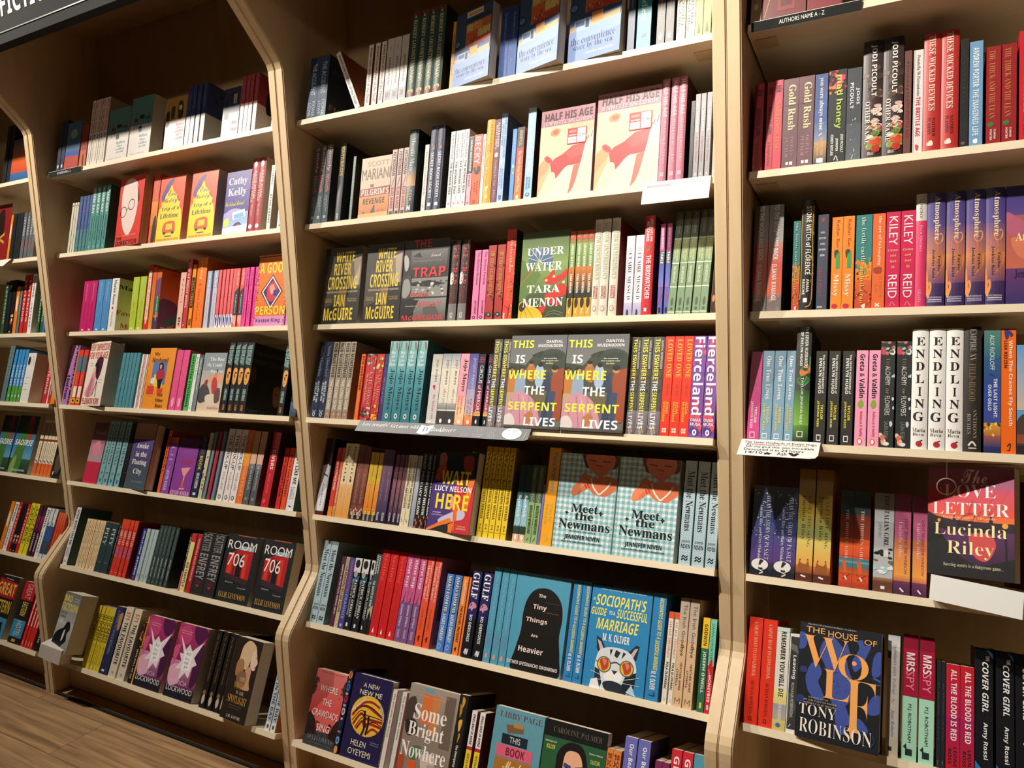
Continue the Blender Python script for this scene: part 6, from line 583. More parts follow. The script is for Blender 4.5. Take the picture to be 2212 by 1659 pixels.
BOOKS = [tuple(l.split('|')) for l in r'''accident|s|1|0.0282|0.0363|0.12|0.184|0.006|0|0|0|0|0
accident|s|1|0.0651|0.0363|0.12|0.184|0.006|0|0|0|1|0
fruit|s|1|0.2141|0.0167|0.129|0.2|0.006|0|-27|0|-|-
fruit|s|1|0.2445|0.0167|0.12|0.179|0.006|0|0|0|-|-
fruit|s|1|0.2681|0.0167|0.12|0.179|0.006|0|0|0|-|-
fruit|s|1|0.2901|0.0167|0.12|0.179|0.006|0|0|0|-|-
selfp|s|1|0.3097|0.0235|0.12|0.182|0.006|0|0|0|2|1
selfp|s|1|0.3337|0.0236|0.12|0.182|0.006|0|0|0|3|1
selfp|s|1|0.3593|0.0236|0.12|0.182|0.006|0|0|0|4|1
rls|s|1|0.3873|0.0271|0.158|0.239|0.006|0|0|0|5|2
rls|s|1|0.4155|0.0271|0.158|0.239|0.006|0|0|0|6|2
rls|s|1|0.4437|0.0268|0.158|0.239|0.006|0|0|0|7|2
rls|s|1|0.4709|0.0271|0.158|0.239|0.006|0|0|0|8|2
yel|s|1|0.5235|0.0092|0.12|0.182|0.006|0|0|0|-|-
conv_f|F|1|0.5333|0.125|0.026|0.195|0.006|-12|0|0|9|3
convb|s|1|0.6683|0.0238|0.12|0.183|0.006|0|0|0|12|4
convb|s|1|0.6925|0.024|0.12|0.183|0.006|0|0|0|13|4
conv_f|F|1|0.7198|0.128|0.026|0.23|0.006|-14|0|0|10|3
conv_f|F|1|0.8572|0.136|0.026|0.23|0.006|-7|0|0|11|3
convd|s|1|1.003|0.0165|0.129|0.2|0.006|0|0|0|-|-
tealm|s|1|1.0248|0.0327|0.153|0.234|0.006|0|0|0|14|-
daugh|s|1|1.0711|0.0183|0.153|0.234|0.006|0|0|0|-|-
daugh|s|1|1.0915|0.0183|0.153|0.234|0.006|0|0|0|-|-
rois|s|1|1.116|0.019|0.153|0.234|0.006|0|0|0|-|-
rois|s|1|1.1371|0.019|0.153|0.234|0.006|0|0|0|-|-
greenm|s|1|1.1567|0.0166|0.153|0.234|0.006|0|0|0|-|-
greenm|s|1|1.1742|0.0166|0.153|0.234|0.006|0|0|0|-|-
greenm|s|1|1.1929|0.0166|0.153|0.234|0.006|0|0|0|-|-
lonely|s|2|0.0092|0.0222|0.153|0.236|0.006|0|0|0|15|5
lonely|s|2|0.0319|0.0228|0.153|0.236|0.006|0|0|0|16|5
lonely|s|2|0.0566|0.0228|0.153|0.236|0.006|0|0|0|17|5
katab|s|2|0.1087|0.0209|0.158|0.233|0.006|0|0|0|18|-
thing1|s|2|0.1615|0.0093|0.12|0.187|0.006|0|0|0|-|-
pilgrim_f|F|2|0.1948|0.1056|0.03|0.175|0.006|0|0|0|19|-
hitw|s|2|0.3021|0.0162|0.12|0.187|0.006|0|0|0|-|-
hitw|s|2|0.3219|0.0162|0.12|0.187|0.006|0|0|0|-|-
hitw|s|2|0.3418|0.0156|0.12|0.187|0.006|0|0|0|-|-
moonlit|s|2|0.3578|0.0297|0.158|0.234|0.006|0|0|0|20|-
thinw|s|2|0.4125|0.0132|0.12|0.185|0.006|0|0|0|-|-
secret|s|2|0.4289|0.0224|0.158|0.234|0.006|0|0|0|21|6
secret|s|2|0.4518|0.0227|0.158|0.234|0.006|0|0|0|22|6
womand|s|2|0.4944|0.0137|0.129|0.209|0.006|0|0|0|-|-
womand|s|2|0.5103|0.0134|0.129|0.209|0.006|0|0|0|-|-
womand|s|2|0.5241|0.0137|0.129|0.209|0.006|0|0|0|-|-
womand|s|2|0.5384|0.0137|0.129|0.209|0.006|0|0|0|-|-
spark|s|2|0.5545|0.0135|0.12|0.186|0.006|0|0|0|-|-
becky|s|2|0.5692|0.0255|0.12|0.189|0.006|0|0|0|23|-
thinr|s|2|0.5957|0.009|0.12|0.187|0.006|0|0|0|-|-
bone|s|2|0.6056|0.0233|0.158|0.223|0.006|0|0|0|24|-
maroonl|s|2|0.63|0.0165|0.153|0.221|0.006|0|0|0|25|-
lostl|s|2|0.6478|0.0175|0.153|0.233|0.006|0|0|0|26|-
sunf|s|2|0.6833|0.012|0.12|0.187|0.006|0|0|0|-|-
winds|s|2|0.6972|0.0199|0.12|0.189|0.006|0|0|0|27|-
youonly|s|2|0.725|0.0221|0.153|0.235|0.006|0|0|0|28|-
half_f|F|2|0.7626|0.1421|0.032|0.218|0.006|0|0|0|29|7
half_f|F|2|0.9119|0.1555|0.032|0.235|0.006|0|0|0|30|7
halfs|s|2|1.0684|0.0178|0.158|0.243|0.006|0|0|0|31|8
halfs|s|2|1.0903|0.0176|0.158|0.243|0.006|0|0|0|32|8
halfs|s|2|1.1083|0.0178|0.158|0.243|0.006|0|0|0|33|8
vald|s|2|1.1375|0.0083|0.12|0.181|0.006|0|0|0|-|-
val|s|2|1.1468|0.0111|0.129|0.195|0.006|0|0|0|34|9
val|s|2|1.1593|0.0111|0.129|0.195|0.006|0|0|0|35|9
val|s|2|1.1724|0.0111|0.129|0.195|0.006|0|0|0|36|9
vall|s|2|1.1888|0.0107|0.129|0.213|0.006|0|0|0|37|-
white_f|F|3|0.0216|0.1435|0.04|0.23|0.006|0|0|0|38|10
white_f|F|3|0.1839|0.1301|0.03|0.23|0.006|0|0|0|39|10
trap_f|F|3|0.3175|0.1529|0.032|0.231|0.006|0|0|0|40|-
traps|s|3|0.4783|0.0258|0.129|0.219|0.006|0|0|0|41|11
traps|s|3|0.5088|0.0258|0.129|0.219|0.006|0|0|0|42|11
glor|s|3|0.5524|0.0189|0.12|0.188|0.006|0|0|0|43|12
glor|s|3|0.5742|0.0189|0.12|0.188|0.006|0|0|0|44|12
goodf|s|3|0.5942|0.0236|0.129|0.198|0.006|0|0|0|45|13
goodf|s|3|0.6216|0.0236|0.129|0.198|0.006|0|0|0|46|13
darken|s|3|0.6477|0.0275|0.153|0.236|0.006|0|0|0|47|-
under_f|F|3|0.6943|0.1318|0.03|0.223|0.006|0|0|0|48|-
unders|s|3|0.8283|0.0153|0.129|0.216|0.006|0|0|0|49|14
unders|s|3|0.8465|0.0146|0.129|0.216|0.006|0|0|0|50|14
unders|s|3|0.8615|0.0153|0.129|0.216|0.006|0|0|0|51|14
unders|s|3|0.8773|0.0153|0.129|0.216|0.006|0|0|0|52|14
moscow|s|3|0.8936|0.0195|0.158|0.239|0.006|0|0|0|53|15
moscow|s|3|0.9135|0.0214|0.158|0.239|0.006|0|0|0|54|15
moscow|s|3|0.9373|0.0214|0.158|0.239|0.006|0|0|0|55|15
claire|s|3|0.9771|0.0199|0.129|0.192|0.006|0|0|0|56|16
claire|s|3|1|0.0199|0.129|0.192|0.006|0|0|0|57|16
birdw|s|3|1.0204|0.0243|0.158|0.236|0.006|0|0|0|58|-
table|s|3|1.059|0.0112|0.129|0.214|0.006|0|0|0|59|17
table|s|3|1.0745|0.0112|0.129|0.214|0.006|0|0|0|60|17
best|s|3|1.0835|0.0163|0.153|0.239|0.006|0|3|0|61|18
best|s|3|1.1025|0.0163|0.153|0.239|0.006|0|3|0|62|18
best|s|3|1.1202|0.0163|0.153|0.239|0.006|0|3|0|63|18
best|s|3|1.1398|0.0163|0.153|0.239|0.006|0|3|0|64|18
best|s|3|1.1569|0.0163|0.153|0.239|0.006|0|3|0|65|18
brownlean|s|3|1.1809|0.0105|0.12|0.165|0.006|0|2.5|0|-|-
santa|s|4|0.0091|0.026|0.153|0.23|0.006|0|0|0|66|19
santa|s|4|0.0366|0.026|0.153|0.23|0.006|0|0|0|67|19
bob|s|4|0.0646|0.0202|0.153|0.229|0.006|0|0|0|68|20
bob|s|4|0.088|0.0202|0.153|0.229|0.006|0|0|0|69|20
bob|s|4|0.1093|0.0202|0.153|0.229|0.006|0|0|0|70|20
bob|s|4|0.1311|0.0202|0.153|0.229|0.006|0|0|0|71|20
bobo|s|4|0.1774|0.0137|0.129|0.192|0.006|0|0|0|-|-
mosse|s|4|0.1985|0.034|0.129|0.192|0.006|0|0|0|72|-
mosse2|s|4|0.2344|0.027|0.129|0.192|0.006|0|0|0|73|-
cityt|s|4|0.2636|0.0132|0.129|0.192|0.006|0|0|0|-|-
wealll|s|4|0.2778|0.0302|0.153|0.229|0.006|0|0|0|74|21
wealll|s|4|0.3099|0.0302|0.153|0.229|0.006|0|0|0|75|21
wealll|s|4|0.3423|0.0302|0.153|0.229|0.006|0|0|0|76|21
wealll|s|4|0.3758|0.0302|0.153|0.229|0.006|0|0|0|77|21
mebefore|s|4|0.4287|0.0315|0.129|0.191|0.006|0|0|0|78|-
afteryou|s|4|0.4619|0.0279|0.129|0.192|0.006|0|0|0|79|22
afteryou|s|4|0.4906|0.0279|0.129|0.192|0.006|0|0|0|80|22
shoes|s|4|0.5196|0.0276|0.129|0.192|0.006|0|0|0|81|-
giver|s|4|0.5488|0.0257|0.129|0.192|0.006|0|0|0|82|-
circus|s|4|0.5761|0.0207|0.129|0.191|0.006|0|0|0|83|23
circus|s|4|0.606|0.0129|0.129|0.191|0.006|0|0|0|-|-
serps|s|4|0.6193|0.0245|0.158|0.23|0.006|0|0|0|84|24
serps|s|4|0.6465|0.0245|0.158|0.23|0.006|0|0|0|85|24
serp_f|F|4|0.6767|0.1552|0.034|0.236|-0.006|0|0|0|89|25
serp_f|F|4|0.8335|0.1593|0.034|0.236|-0.006|0|0|0|90|25
serps|s|4|0.9962|0.0226|0.158|0.23|0.006|0|0|0|86|24
serps|s|4|1.0192|0.0277|0.158|0.23|0.006|0|0|0|87|24
serps|s|4|1.048|0.0277|0.158|0.23|0.006|0|0|0|88|24
loved|s|4|1.0766|0.0211|0.153|0.231|0.006|0|0|0|91|26
loved|s|4|1.0991|0.0211|0.153|0.231|0.006|0|0|0|92|26
loved|s|4|1.1211|0.0211|0.153|0.231|0.006|0|0|0|93|26
fierce|s|4|1.143|0.0288|0.153|0.231|0.006|0|0|0|94|27
fierce|s|4|1.173|0.0265|0.153|0.231|0.006|0|0|0|95|27
biro|s|5|0.001|0.0323|0.153|0.233|0.006|0|0|0|96|-
katem|s|5|0.0504|0.0163|0.129|0.205|0.006|0|0|0|-|-
elis|s|5|0.0683|0.0102|0.129|0.206|0.006|0|0|0|-|-
diaryc|s|5|0.0797|0.0246|0.153|0.221|0.006|0|0|0|97|28
diaryc|s|5|0.1047|0.0252|0.153|0.221|0.006|0|0|0|98|28
brownh|s|5|0.1363|0.0205|0.129|0.212|0.006|0|0|0|99|29
brownh|s|5|0.1577|0.0205|0.129|0.212|0.006|0|0|0|100|29
picy|s|5|0.1818|0.014|0.129|0.2|0.006|0|0|0|-|-
picy|s|5|0.1968|0.014|0.129|0.2|0.006|0|0|0|-|-
picy|s|5|0.2139|0.014|0.129|0.2|0.006|0|0|0|-|-
picp|s|5|0.229|0.0172|0.129|0.211|0.006|0|0|0|-|-
picp|s|5|0.2465|0.02|0.129|0.211|0.006|0|0|0|101|30
picm|s|5|0.2741|0.0132|0.129|0.199|0.006|0|0|0|-|-
picm|s|5|0.2902|0.0132|0.129|0.199|0.006|0|0|0|-|-
picm|s|5|0.3058|0.0127|0.129|0.199|0.006|0|0|0|-|-
fathers|s|5|0.3189|0.0147|0.129|0.2|0.006|0|0|0|-|-
fathers|s|5|0.3344|0.0147|0.129|0.2|0.006|0|0|0|-|-
greyw|s|5|0.3525|0.0138|0.129|0.2|0.006|0|0|0|-|-
lucys|s|5|0.367|0.0161|0.129|0.208|0.006|0|0|0|-|-
lucys|s|5|0.3845|0.0161|0.129|0.208|0.006|0|0|0|-|-
lucys|s|5|0.4032|0.0084|0.129|0.208|0.006|0|0|0|-|-
wait_f|F|5|0.412|0.152|0.026|0.217|0.006|-8|0|0|102|-
cnew|s|5|0.5728|0.0166|0.153|0.24|0.006|0|0|0|103|31
cnew|s|5|0.5911|0.0166|0.153|0.24|0.006|0|0|0|104|31
cnew|s|5|0.609|0.0166|0.153|0.24|0.006|0|0|0|105|31
cnew|s|5|0.6272|0.0166|0.153|0.24|0.006|0|0|0|106|31
cnew|s|5|0.6454|0.0166|0.153|0.24|0.006|0|0|0|107|31
sandw|s|5|0.6812|0.017|0.129|0.198|0.006|0|0|0|108|32
sandw|s|5|0.6993|0.017|0.129|0.198|0.006|0|0|0|109|32
misrec|s|5|0.7169|0.0168|0.129|0.2|0.006|0|0|0|110|33
misrec|s|5|0.7351|0.0168|0.129|0.2|0.006|0|0|0|111|33
violet|s|5|0.7534|0.0062|0.12|0.152|0.006|0|0|0|-|-
youare|s|5|0.7606|0.0316|0.153|0.248|0.006|0|0|0|112|-
newm_f|F|5|0.7948|0.1555|0.032|0.237|0.006|0|0|0|113|34
newm_f|F|5|0.954|0.1498|0.032|0.237|0.006|0|0|0|114|34
newms|s|5|1.1157|0.0269|0.153|0.238|0.006|0|0|0|115|35
newms|s|5|1.1462|0.0269|0.153|0.238|0.006|0|0|0|116|35
newms|s|5|1.1767|0.0228|0.153|0.238|0.006|0|0|0|117|35
newms|s|6|0.0088|0.0264|0.153|0.24|0.006|0|0|0|118|36
newms|s|6|0.0369|0.0264|0.153|0.24|0.006|0|0|0|119|36
ripples|s|6|0.0883|0.014|0.129|0.202|0.006|0|0|0|-|-
retriev|s|6|0.1038|0.0139|0.129|0.202|0.006|0|0|0|-|-
frank|s|6|0.1193|0.0192|0.129|0.201|0.006|0|0|0|-|-
master|s|6|0.1396|0.0247|0.129|0.204|0.006|0|0|0|120|37
master|s|6|0.1692|0.0247|0.129|0.204|0.006|0|0|0|121|37
master|s|6|0.2009|0.0125|0.129|0.204|0.006|0|0|0|-|-
joseph|s|6|0.2139|0.0202|0.153|0.225|0.006|0|0|0|122|-
nesting|s|6|0.2352|0.0269|0.153|0.241|0.006|0|0|0|123|38
nesting|s|6|0.2649|0.0269|0.153|0.241|0.006|0|0|0|124|38
nesting|s|6|0.2953|0.0269|0.153|0.241|0.006|0|0|0|125|38
thirst|s|6|0.3246|0.0207|0.153|0.239|0.006|0|0|0|126|39
thirst|s|6|0.3465|0.0207|0.153|0.239|0.006|0|0|0|127|39
thirst|s|6|0.3703|0.0207|0.153|0.239|0.006|0|0|0|128|39
madel|s|6|0.3948|0.0218|0.153|0.241|0.006|0|0|0|129|40
madel|s|6|0.4207|0.0218|0.153|0.241|0.006|0|0|0|130|40
nearly|s|6|0.4657|0.0223|0.129|0.203|0.006|0|0|0|131|41
nearly|s|6|0.4918|0.0223|0.129|0.203|0.006|0|0|0|132|41
carol2|s|6|0.5175|0.0175|0.129|0.203|0.006|0|0|0|133|-
orthin|s|6|0.5384|0.0054|0.129|0.202|0.006|0|0|0|-|-
gulf|s|6|0.5457|0.0285|0.158|0.222|0.006|0|0|0|134|42
gulf|s|6|0.5803|0.0285|0.158|0.222|0.006|0|0|0|135|42
tinys|s|6|0.6116|0.0203|0.153|0.24|0.006|0|0|0|136|43
tinys|s|6|0.6355|0.0203|0.153|0.24|0.006|0|0|0|137|43
tinys|s|6|0.6576|0.0203|0.153|0.24|0.006|0|0|0|138|43
tiny_f|F|6|0.6799|0.1535|0.026|0.239|0.006|0|0|0|139|-
socs|s|6|0.8413|0.0233|0.153|0.239|0.006|0|0|0|140|44
socs|s|6|0.8659|0.0233|0.153|0.239|0.006|0|0|0|141|44
soc_f|F|6|0.8924|0.1533|0.028|0.236|0.006|0|0|0|143|-
socs|s|6|1.0489|0.0314|0.153|0.239|0.006|0|0|0|142|44
savage|s|6|1.0886|0.0114|0.129|0.202|0.006|0|0|0|144|45
savage|s|6|1.1033|0.01|0.129|0.202|0.006|0|0|0|145|45
irish|s|6|1.1137|0.0209|0.153|0.238|0.006|0|0|0|146|46
irish|s|6|1.1368|0.0209|0.153|0.238|0.006|0|0|0|147|46
godwin|s|6|1.1689|0.0157|0.129|0.202|0.006|0|0|0|148|-
honey|s|6|1.1861|0.0134|0.129|0.201|0.006|0|0|0|149|-
craw_f|F|7|0.0334|0.1153|0.026|0.207|0.006|0|0|0|150|-
news|s|7|0.1514|0.0154|0.158|0.225|0.006|0|0|0|-|-
newme_f|F|7|0.1735|0.1367|0.036|0.222|0.006|0|0|0|151|-
whites|s|7|0.3169|0.0162|0.129|0.205|0.006|0|0|0|152|47
whites|s|7|0.3498|0.0162|0.129|0.205|0.006|0|0|0|-|-
bright_f|F|7|0.3718|0.1606|0.03|0.234|0.006|0|0|0|153|-
emerg|s|7|0.533|0.0266|0.153|0.237|0.006|0|0|0|154|-
england|s|7|0.5771|0.0161|0.129|0.206|0.006|0|0|0|-|-
england|s|7|0.6019|0.0161|0.129|0.206|0.006|0|0|0|-|-
made_f|F|7|0.6456|0.1406|0.026|0.234|0.006|0|0|0|155|-
work_f|F|7|0.7897|0.1651|0.028|0.234|0.006|0|0|0|156|-
bobb|s|7|0.9566|0.0149|0.129|0.204|0.006|0|0|0|-|-
bobb|s|7|0.9719|0.0195|0.129|0.204|0.006|0|0|0|-|-
ourb|s|7|0.9976|0.0299|0.153|0.24|0.006|0|0|0|157|48
ourb|s|7|1.0299|0.0299|0.153|0.24|0.006|0|0|0|-|-
maroons|s|7|1.0739|0.0165|0.129|0.206|0.006|0|0|0|-|-
maroons|s|7|1.0909|0.0165|0.129|0.206|0.006|0|0|0|-|-
ghost|s|7|1.1098|0.0235|0.153|0.239|0.006|0|0|0|-|-
ghost|s|7|1.1353|0.0235|0.153|0.239|0.006|0|0|0|-|-
tealend|s|7|1.161|0.0292|0.153|0.24|0.006|0|0|0|-|-
darkb1|s|1|-1.2276|0.0206|0.129|0.197|0.006|0|0|0|-|-
darkb1|s|1|-1.2035|0.0206|0.129|0.197|0.006|0|0|0|-|-
italflag|F|1|-1.1788|0.0861|0.03|0.181|0.006|0|0|0|158|-
reddark|s|1|-1.0845|0.0383|0.12|0.161|0.006|0|0|0|-|-
bestoffer|s|1|-1.0397|0.019|0.153|0.243|0.006|0|0|0|-|-
bestoffer|s|1|-1.0172|0.0188|0.153|0.243|0.006|0|0|0|-|-
bestoffer|s|1|-0.998|0.019|0.153|0.243|0.006|0|0|0|-|-
bestoffer|s|1|-0.9759|0.019|0.153|0.243|0.006|0|0|0|-|-
bestoffer|s|1|-0.9562|0.019|0.153|0.243|0.006|0|0|0|-|-
cofc_f|F|1|-0.9274|0.1197|0.02|0.188|0.006|0|0|0|159|49
cofc_f|F|1|-0.8018|0.1156|0.045|0.209|0.006|0|0|0|160|49
coldw_f|F|1|-0.6117|0.0989|0.02|0.174|0.006|0|0|0|161|-
navyw|s|1|-0.5076|0.0187|0.129|0.199|0.006|0|0|0|-|-
navyw|s|1|-0.4866|0.0187|0.129|0.199|0.006|0|0|0|-|-
navyw|s|1|-0.4619|0.0187|0.129|0.199|0.006|0|0|0|-|-
navyw|s|1|-0.4362|0.0187|0.129|0.199|0.006|0|0|0|-|-
navyw_f|F|1|-0.333|0.0741|0.02|0.157|0.006|0|0|0|162|-
redw|s|1|-0.2547|0.0156|0.12|0.185|0.006|0|0|0|-|-
redw|s|1|-0.2364|0.0156|0.12|0.185|0.006|0|0|0|-|-
redw|s|1|-0.2189|0.0156|0.12|0.185|0.006|0|0|0|-|-
redw|s|1|-0.198|0.0156|0.12|0.185|0.006|0|0|0|-|-
whitesp|s|1|-0.1128|0.0266|0.12|0.067|0.006|0|0|0|-|-
whitesp|s|2|-1.2134|0.0119|0.129|0.193|0.006|0|0|0|-|-
whitesp|s|2|-1.1979|0.0119|0.129|0.193|0.006|0|0|0|-|-
whitesp|s|2|-1.1834|0.0119|0.129|0.193|0.006|0|0|0|-|-
bluekay|s|2|-1.1681|0.0184|0.129|0.213|0.006|0|0|0|-|-
bluekay|s|2|-1.1461|0.0184|0.129|0.213|0.006|0|0|0|-|-
bluekay|s|2|-1.1252|0.0184|0.129|0.213|0.006|0|0|0|-|-
bluekay|s|2|-1.1044|0.0137|0.129|0.213|0.006|0|0|0|-|-
adamk|s|2|-1.0903|0.0244|0.153|0.24|0.006|0|0|0|-|-
adamk|s|2|-1.064|0.0244|0.153|0.24|0.006|0|0|0|-|-
adamk|s|2|-1.0364|0.0244|0.153|0.24|0.006|0|0|0|-|-
adamk|s|2|-1.009|0.0244|0.153|0.24|0.006|0|0|0|-|-
director_f|F|2|-0.927|0.158|0.032|0.25|0.006|-5|0|0|163|-
sunsets|s|2|-0.738|0.0345|0.153|0.245|0.006|0|0|0|164|-
eva_f|F|2|-0.6992|0.128|0.028|0.229|0.006|0|0|0|165|50
eva_f|F|2|-0.5361|0.1259|0.06|0.224|0.006|0|0|0|166|50
cathy_f|F|2|-0.366|0.1117|0.028|0.204|0.006|0|0|0|167|-
stewart|s|2|-0.2519|0.0288|0.158|0.235|0.006|0|0|0|168|51
stewart|s|2|-0.2223|0.0288|0.158|0.235|0.006|0|0|0|169|51
blackw|s|2|-0.1682|0.0155|0.129|0.204|0.006|0|0|0|-|-
whiteend|s|2|-0.1227|0.0353|0.129|0.194|0.006|0|0|0|170|-
mkpink|s|3|-1.1958|0.0418|0.129|0.194|0.006|0|0|0|-|-
mkpink|s|3|-1.1532|0.0418|0.129|0.194|0.006|0|0|0|-|-
mkblue|s|3|-1.1062|0.0393|0.129|0.195|0.006|0|0|0|-|-
mkblue|s|3|-1.065|0.0393|0.129|0.195|0.006|0|0|0|-|-
mkwhite|s|3|-1.0219|0.0425|0.129|0.195|0.006|0|0|0|-|-
lime|s|3|-0.8972|0.035|0.129|0.194|0.006|0|0|0|-|-
lime|s|3|-0.8566|0.035|0.129|0.194|0.006|0|0|0|-|-
redcr|s|3|-0.8158|0.0231|0.153|0.235|0.006|0|0|0|-|-
orsp|s|3|-0.789|0.0207|0.153|0.224|0.006|0|0|0|-|-
sister|s|3|-0.7661|0.0256|0.129|0.215|0.006|0|0|0|-|-
pinkish|s|3|-0.6377|0.0279|0.129|0.196|0.006|0|0|0|-|-
nightb|s|3|-0.6064|0.0214|0.158|0.241|0.006|0|0|0|-|-
yelbl|s|3|-0.5782|0.017|0.153|0.22|0.006|0|0|0|-|-
lilyo|s|3|-0.5551|0.047|0.158|0.24|0.006|0|0|0|171|-
lilyl|s|3|-0.5001|0.021|0.129|0.193|0.006|0|0|0|-|-
lilyl|s|3|-0.4684|0.021|0.129|0.193|0.006|0|0|0|-|-
coral|s|3|-0.4449|0.014|0.129|0.194|0.006|0|0|0|-|-
coral|s|3|-0.4262|0.014|0.129|0.194|0.006|0|0|0|-|-
coral|s|3|-0.4088|0.014|0.129|0.194|0.006|0|0|0|-|-
coral|s|3|-0.391|0.014|0.129|0.194|0.006|0|0|0|-|-
coral|s|3|-0.3745|0.0122|0.129|0.194|0.006|0|0|0|-|-
coralb|s|3|-0.3619|0.0178|0.129|0.194|0.006|0|0|0|-|-
coralb|s|3|-0.3375|0.0178|0.129|0.194|0.006|0|0|0|-|-
hotpink|s|3|-0.3183|0.0165|0.129|0.194|0.006|0|0|0|-|-
hotpink|s|3|-0.2975|0.0165|0.129|0.194|0.006|0|0|0|-|-
hotpink|s|3|-0.2731|0.0129|0.129|0.194|0.006|0|0|0|-|-
good_f|F|3|-0.2598|0.1324|0.03|0.229|0.006|0|0|0|172|-
goods|s|3|-0.1218|0.0169|0.158|0.222|0.006|0|0|0|-|-
goods|s|3|-0.0991|0.0169|0.158|0.222|0.006|0|0|0|-|-
pinkdot|s|4|-1.2671|0.0539|0.158|0.23|0.006|0|0|0|173|-
orsp|s|4|-1.2177|0.0088|0.129|0.21|0.006|0|0|0|-|-
orteal|s|4|-1.2085|0.025|0.129|0.212|0.006|0|0|0|-|-
orteal|s|4|-1.1784|0.025|0.129|0.212|0.006|0|0|0|-|-
very_f|F|4|-1.1423|0.153|0.05|0.24|0.006|-8|0|0|174|-
tealm5|s|4|-0.9394|0.0181|0.129|0.2|0.006|0|0|0|-|-
tealm5|s|4|-0.9186|0.0181|0.129|0.2|0.006|0|0|0|-|-
tealm5|s|4|-0.898|0.0181|0.129|0.2|0.006|0|0|0|-|-
tealm5|s|4|-0.8776|0.0181|0.129|0.2|0.006|0|0|0|-|-
tealm5|s|4|-0.8573|0.0181|0.129|0.2|0.006|0|0|0|-|-
whred|s|4|-0.8268|0.0175|0.129|0.194|0.006|0|0|0|-|-
whred|s|4|-0.8061|0.0175|0.129|0.194|0.006|0|0|0|-|-
husb_f|F|4|-0.7855|0.1379|0.02|0.216|0.006|0|0|0|175|-
pinkr|s|4|-0.6401|0.0316|0.129|0.208|0.006|0|0|0|-|-
pinkr|s|4|-0.6061|0.0316|0.129|0.208|0.006|0|0|0|176|52
impost|s|4|-0.5632|0.0216|0.129|0.195|0.006|0|0|0|-|-
euro|s|4|-0.5394|0.0164|0.129|0.194|0.006|0|0|0|-|-
greysp|s|4|-0.5202|0.0163|0.12|0.182|0.006|0|0|0|-|-
besth_f|F|4|-0.4983|0.1082|0.02|0.198|0.006|0|0|0|177|-
fours|s|4|-0.382|0.0244|0.153|0.232|0.006|0|0|0|-|-
fours|s|4|-0.352|0.0244|0.153|0.232|0.006|0|0|0|178|53
fours|s|4|-0.3255|0.0244|0.153|0.232|0.006|0|0|0|179|53
foursc|s|4|-0.2994|0.0297|0.153|0.231|0.006|0|0|0|181|-
fours|s|4|-0.1272|0.0246|0.153|0.221|0.006|0|0|0|180|53
kirk|s|4|-0.0764|0.0264|0.129|0.216|0.006|0|0|0|182|-
vred_f|F|5|-1.182|0.0852|0.02|0.231|0.006|0|0|0|183|-
vienna|s|5|-1.0897|0.0276|0.153|0.241|0.006|0|0|0|-|-
vienna|s|5|-1.059|0.0276|0.153|0.241|0.006|0|0|0|-|-
vienna|s|5|-1.0244|0.0276|0.153|0.241|0.006|0|0|0|-|-
vienna|s|5|-0.9884|0.0276|0.153|0.241|0.006|0|0|0|-|-
black1|s|5|-0.9563|0.0226|0.153|0.241|0.006|0|0|0|-|-
awake_f|F|5|-0.9303|0.142|0.034|0.238|0.006|-7|0|0|184|-
orthin2|s|5|-0.742|0.0163|0.153|0.222|0.006|0|0|0|-|-
lies|s|5|-0.7219|0.0398|0.129|0.197|0.006|0|0|0|185|-
lies_f|F|5|-0.676|0.1055|0.03|0.197|0.006|0|0|0|186|-
blood2|s|5|-0.5654|0.0325|0.129|0.208|0.006|0|0|0|187|-
multi|s|5|-0.5272|0.0171|0.153|0.222|0.006|0|0|0|-|-
tealr|s|5|-0.5044|0.0149|0.153|0.226|0.006|0|0|0|-|-
redt|s|5|-0.4832|0.014|0.153|0.228|0.006|0|0|0|-|-
tealr|s|5|-0.4622|0.0153|0.153|0.23|0.006|0|0|0|-|-
mixup|s|5|-0.4379|0.0281|0.153|0.241|0.006|0|0|0|188|54
mixup|s|5|-0.4056|0.0281|0.153|0.241|0.006|0|0|0|189|54
mixup|s|5|-0.3744|0.0281|0.153|0.241|0.006|0|0|0|190|54
orange5|s|5|-0.3442|0.0285|0.153|0.241|0.006|0|0|0|191|-
river|s|5|-0.3138|0.027|0.153|0.239|0.006|0|0|0|192|55
river|s|5|-0.2831|0.027|0.153|0.239|0.006|0|0|0|193|55
divers|s|5|-0.2292|0.0328|0.158|0.239|0.006|0|0|0|194|-
rthin|s|5|-0.1665|0.0185|0.129|0.192|0.006|0|0|0|-|-
rora|s|5|-0.1443|0.0208|0.129|0.193|0.006|0|0|0|-|-
some|s|5|-0.1205|0.0319|0.153|0.24|0.006|0|0|0|195|-
some|s|6|-1.2653|0.028|0.129|0.217|0.006|0|0|0|-|-
cream6|s|6|-1.1821|0.0177|0.12|0.182|0.006|0|0|0|-|-
cream6|s|6|-1.1621|0.0177|0.12|0.182|0.006|0|0|0|-|-
cream6|s|6|-1.1422|0.0177|0.12|0.182|0.006|0|0|0|-|-
cream6|s|6|-1.1207|0.0177|0.12|0.182|0.006|0|0|0|-|-
cream6|s|6|-1.1003|0.0177|0.12|0.182|0.006|0|0|0|-|-
cream6|s|6|-1.0817|0.0154|0.12|0.182|0.006|0|0|0|-|-
pity|s|6|-1.0659|0.0375|0.12|0.18|0.006|0|0|0|-|-
pity|s|6|-1.0268|0.0375|0.12|0.18|0.006|0|0|0|-|-
blacks|s|6|-0.9849|0.0119|0.12|0.182|0.006|0|0|0|-|-
abby|s|6|-0.9713|0.0212|0.129|0.202|0.006|0|0|0|-|-
abby|s|6|-0.9494|0.0212|0.129|0.202|0.006|0|0|0|-|-
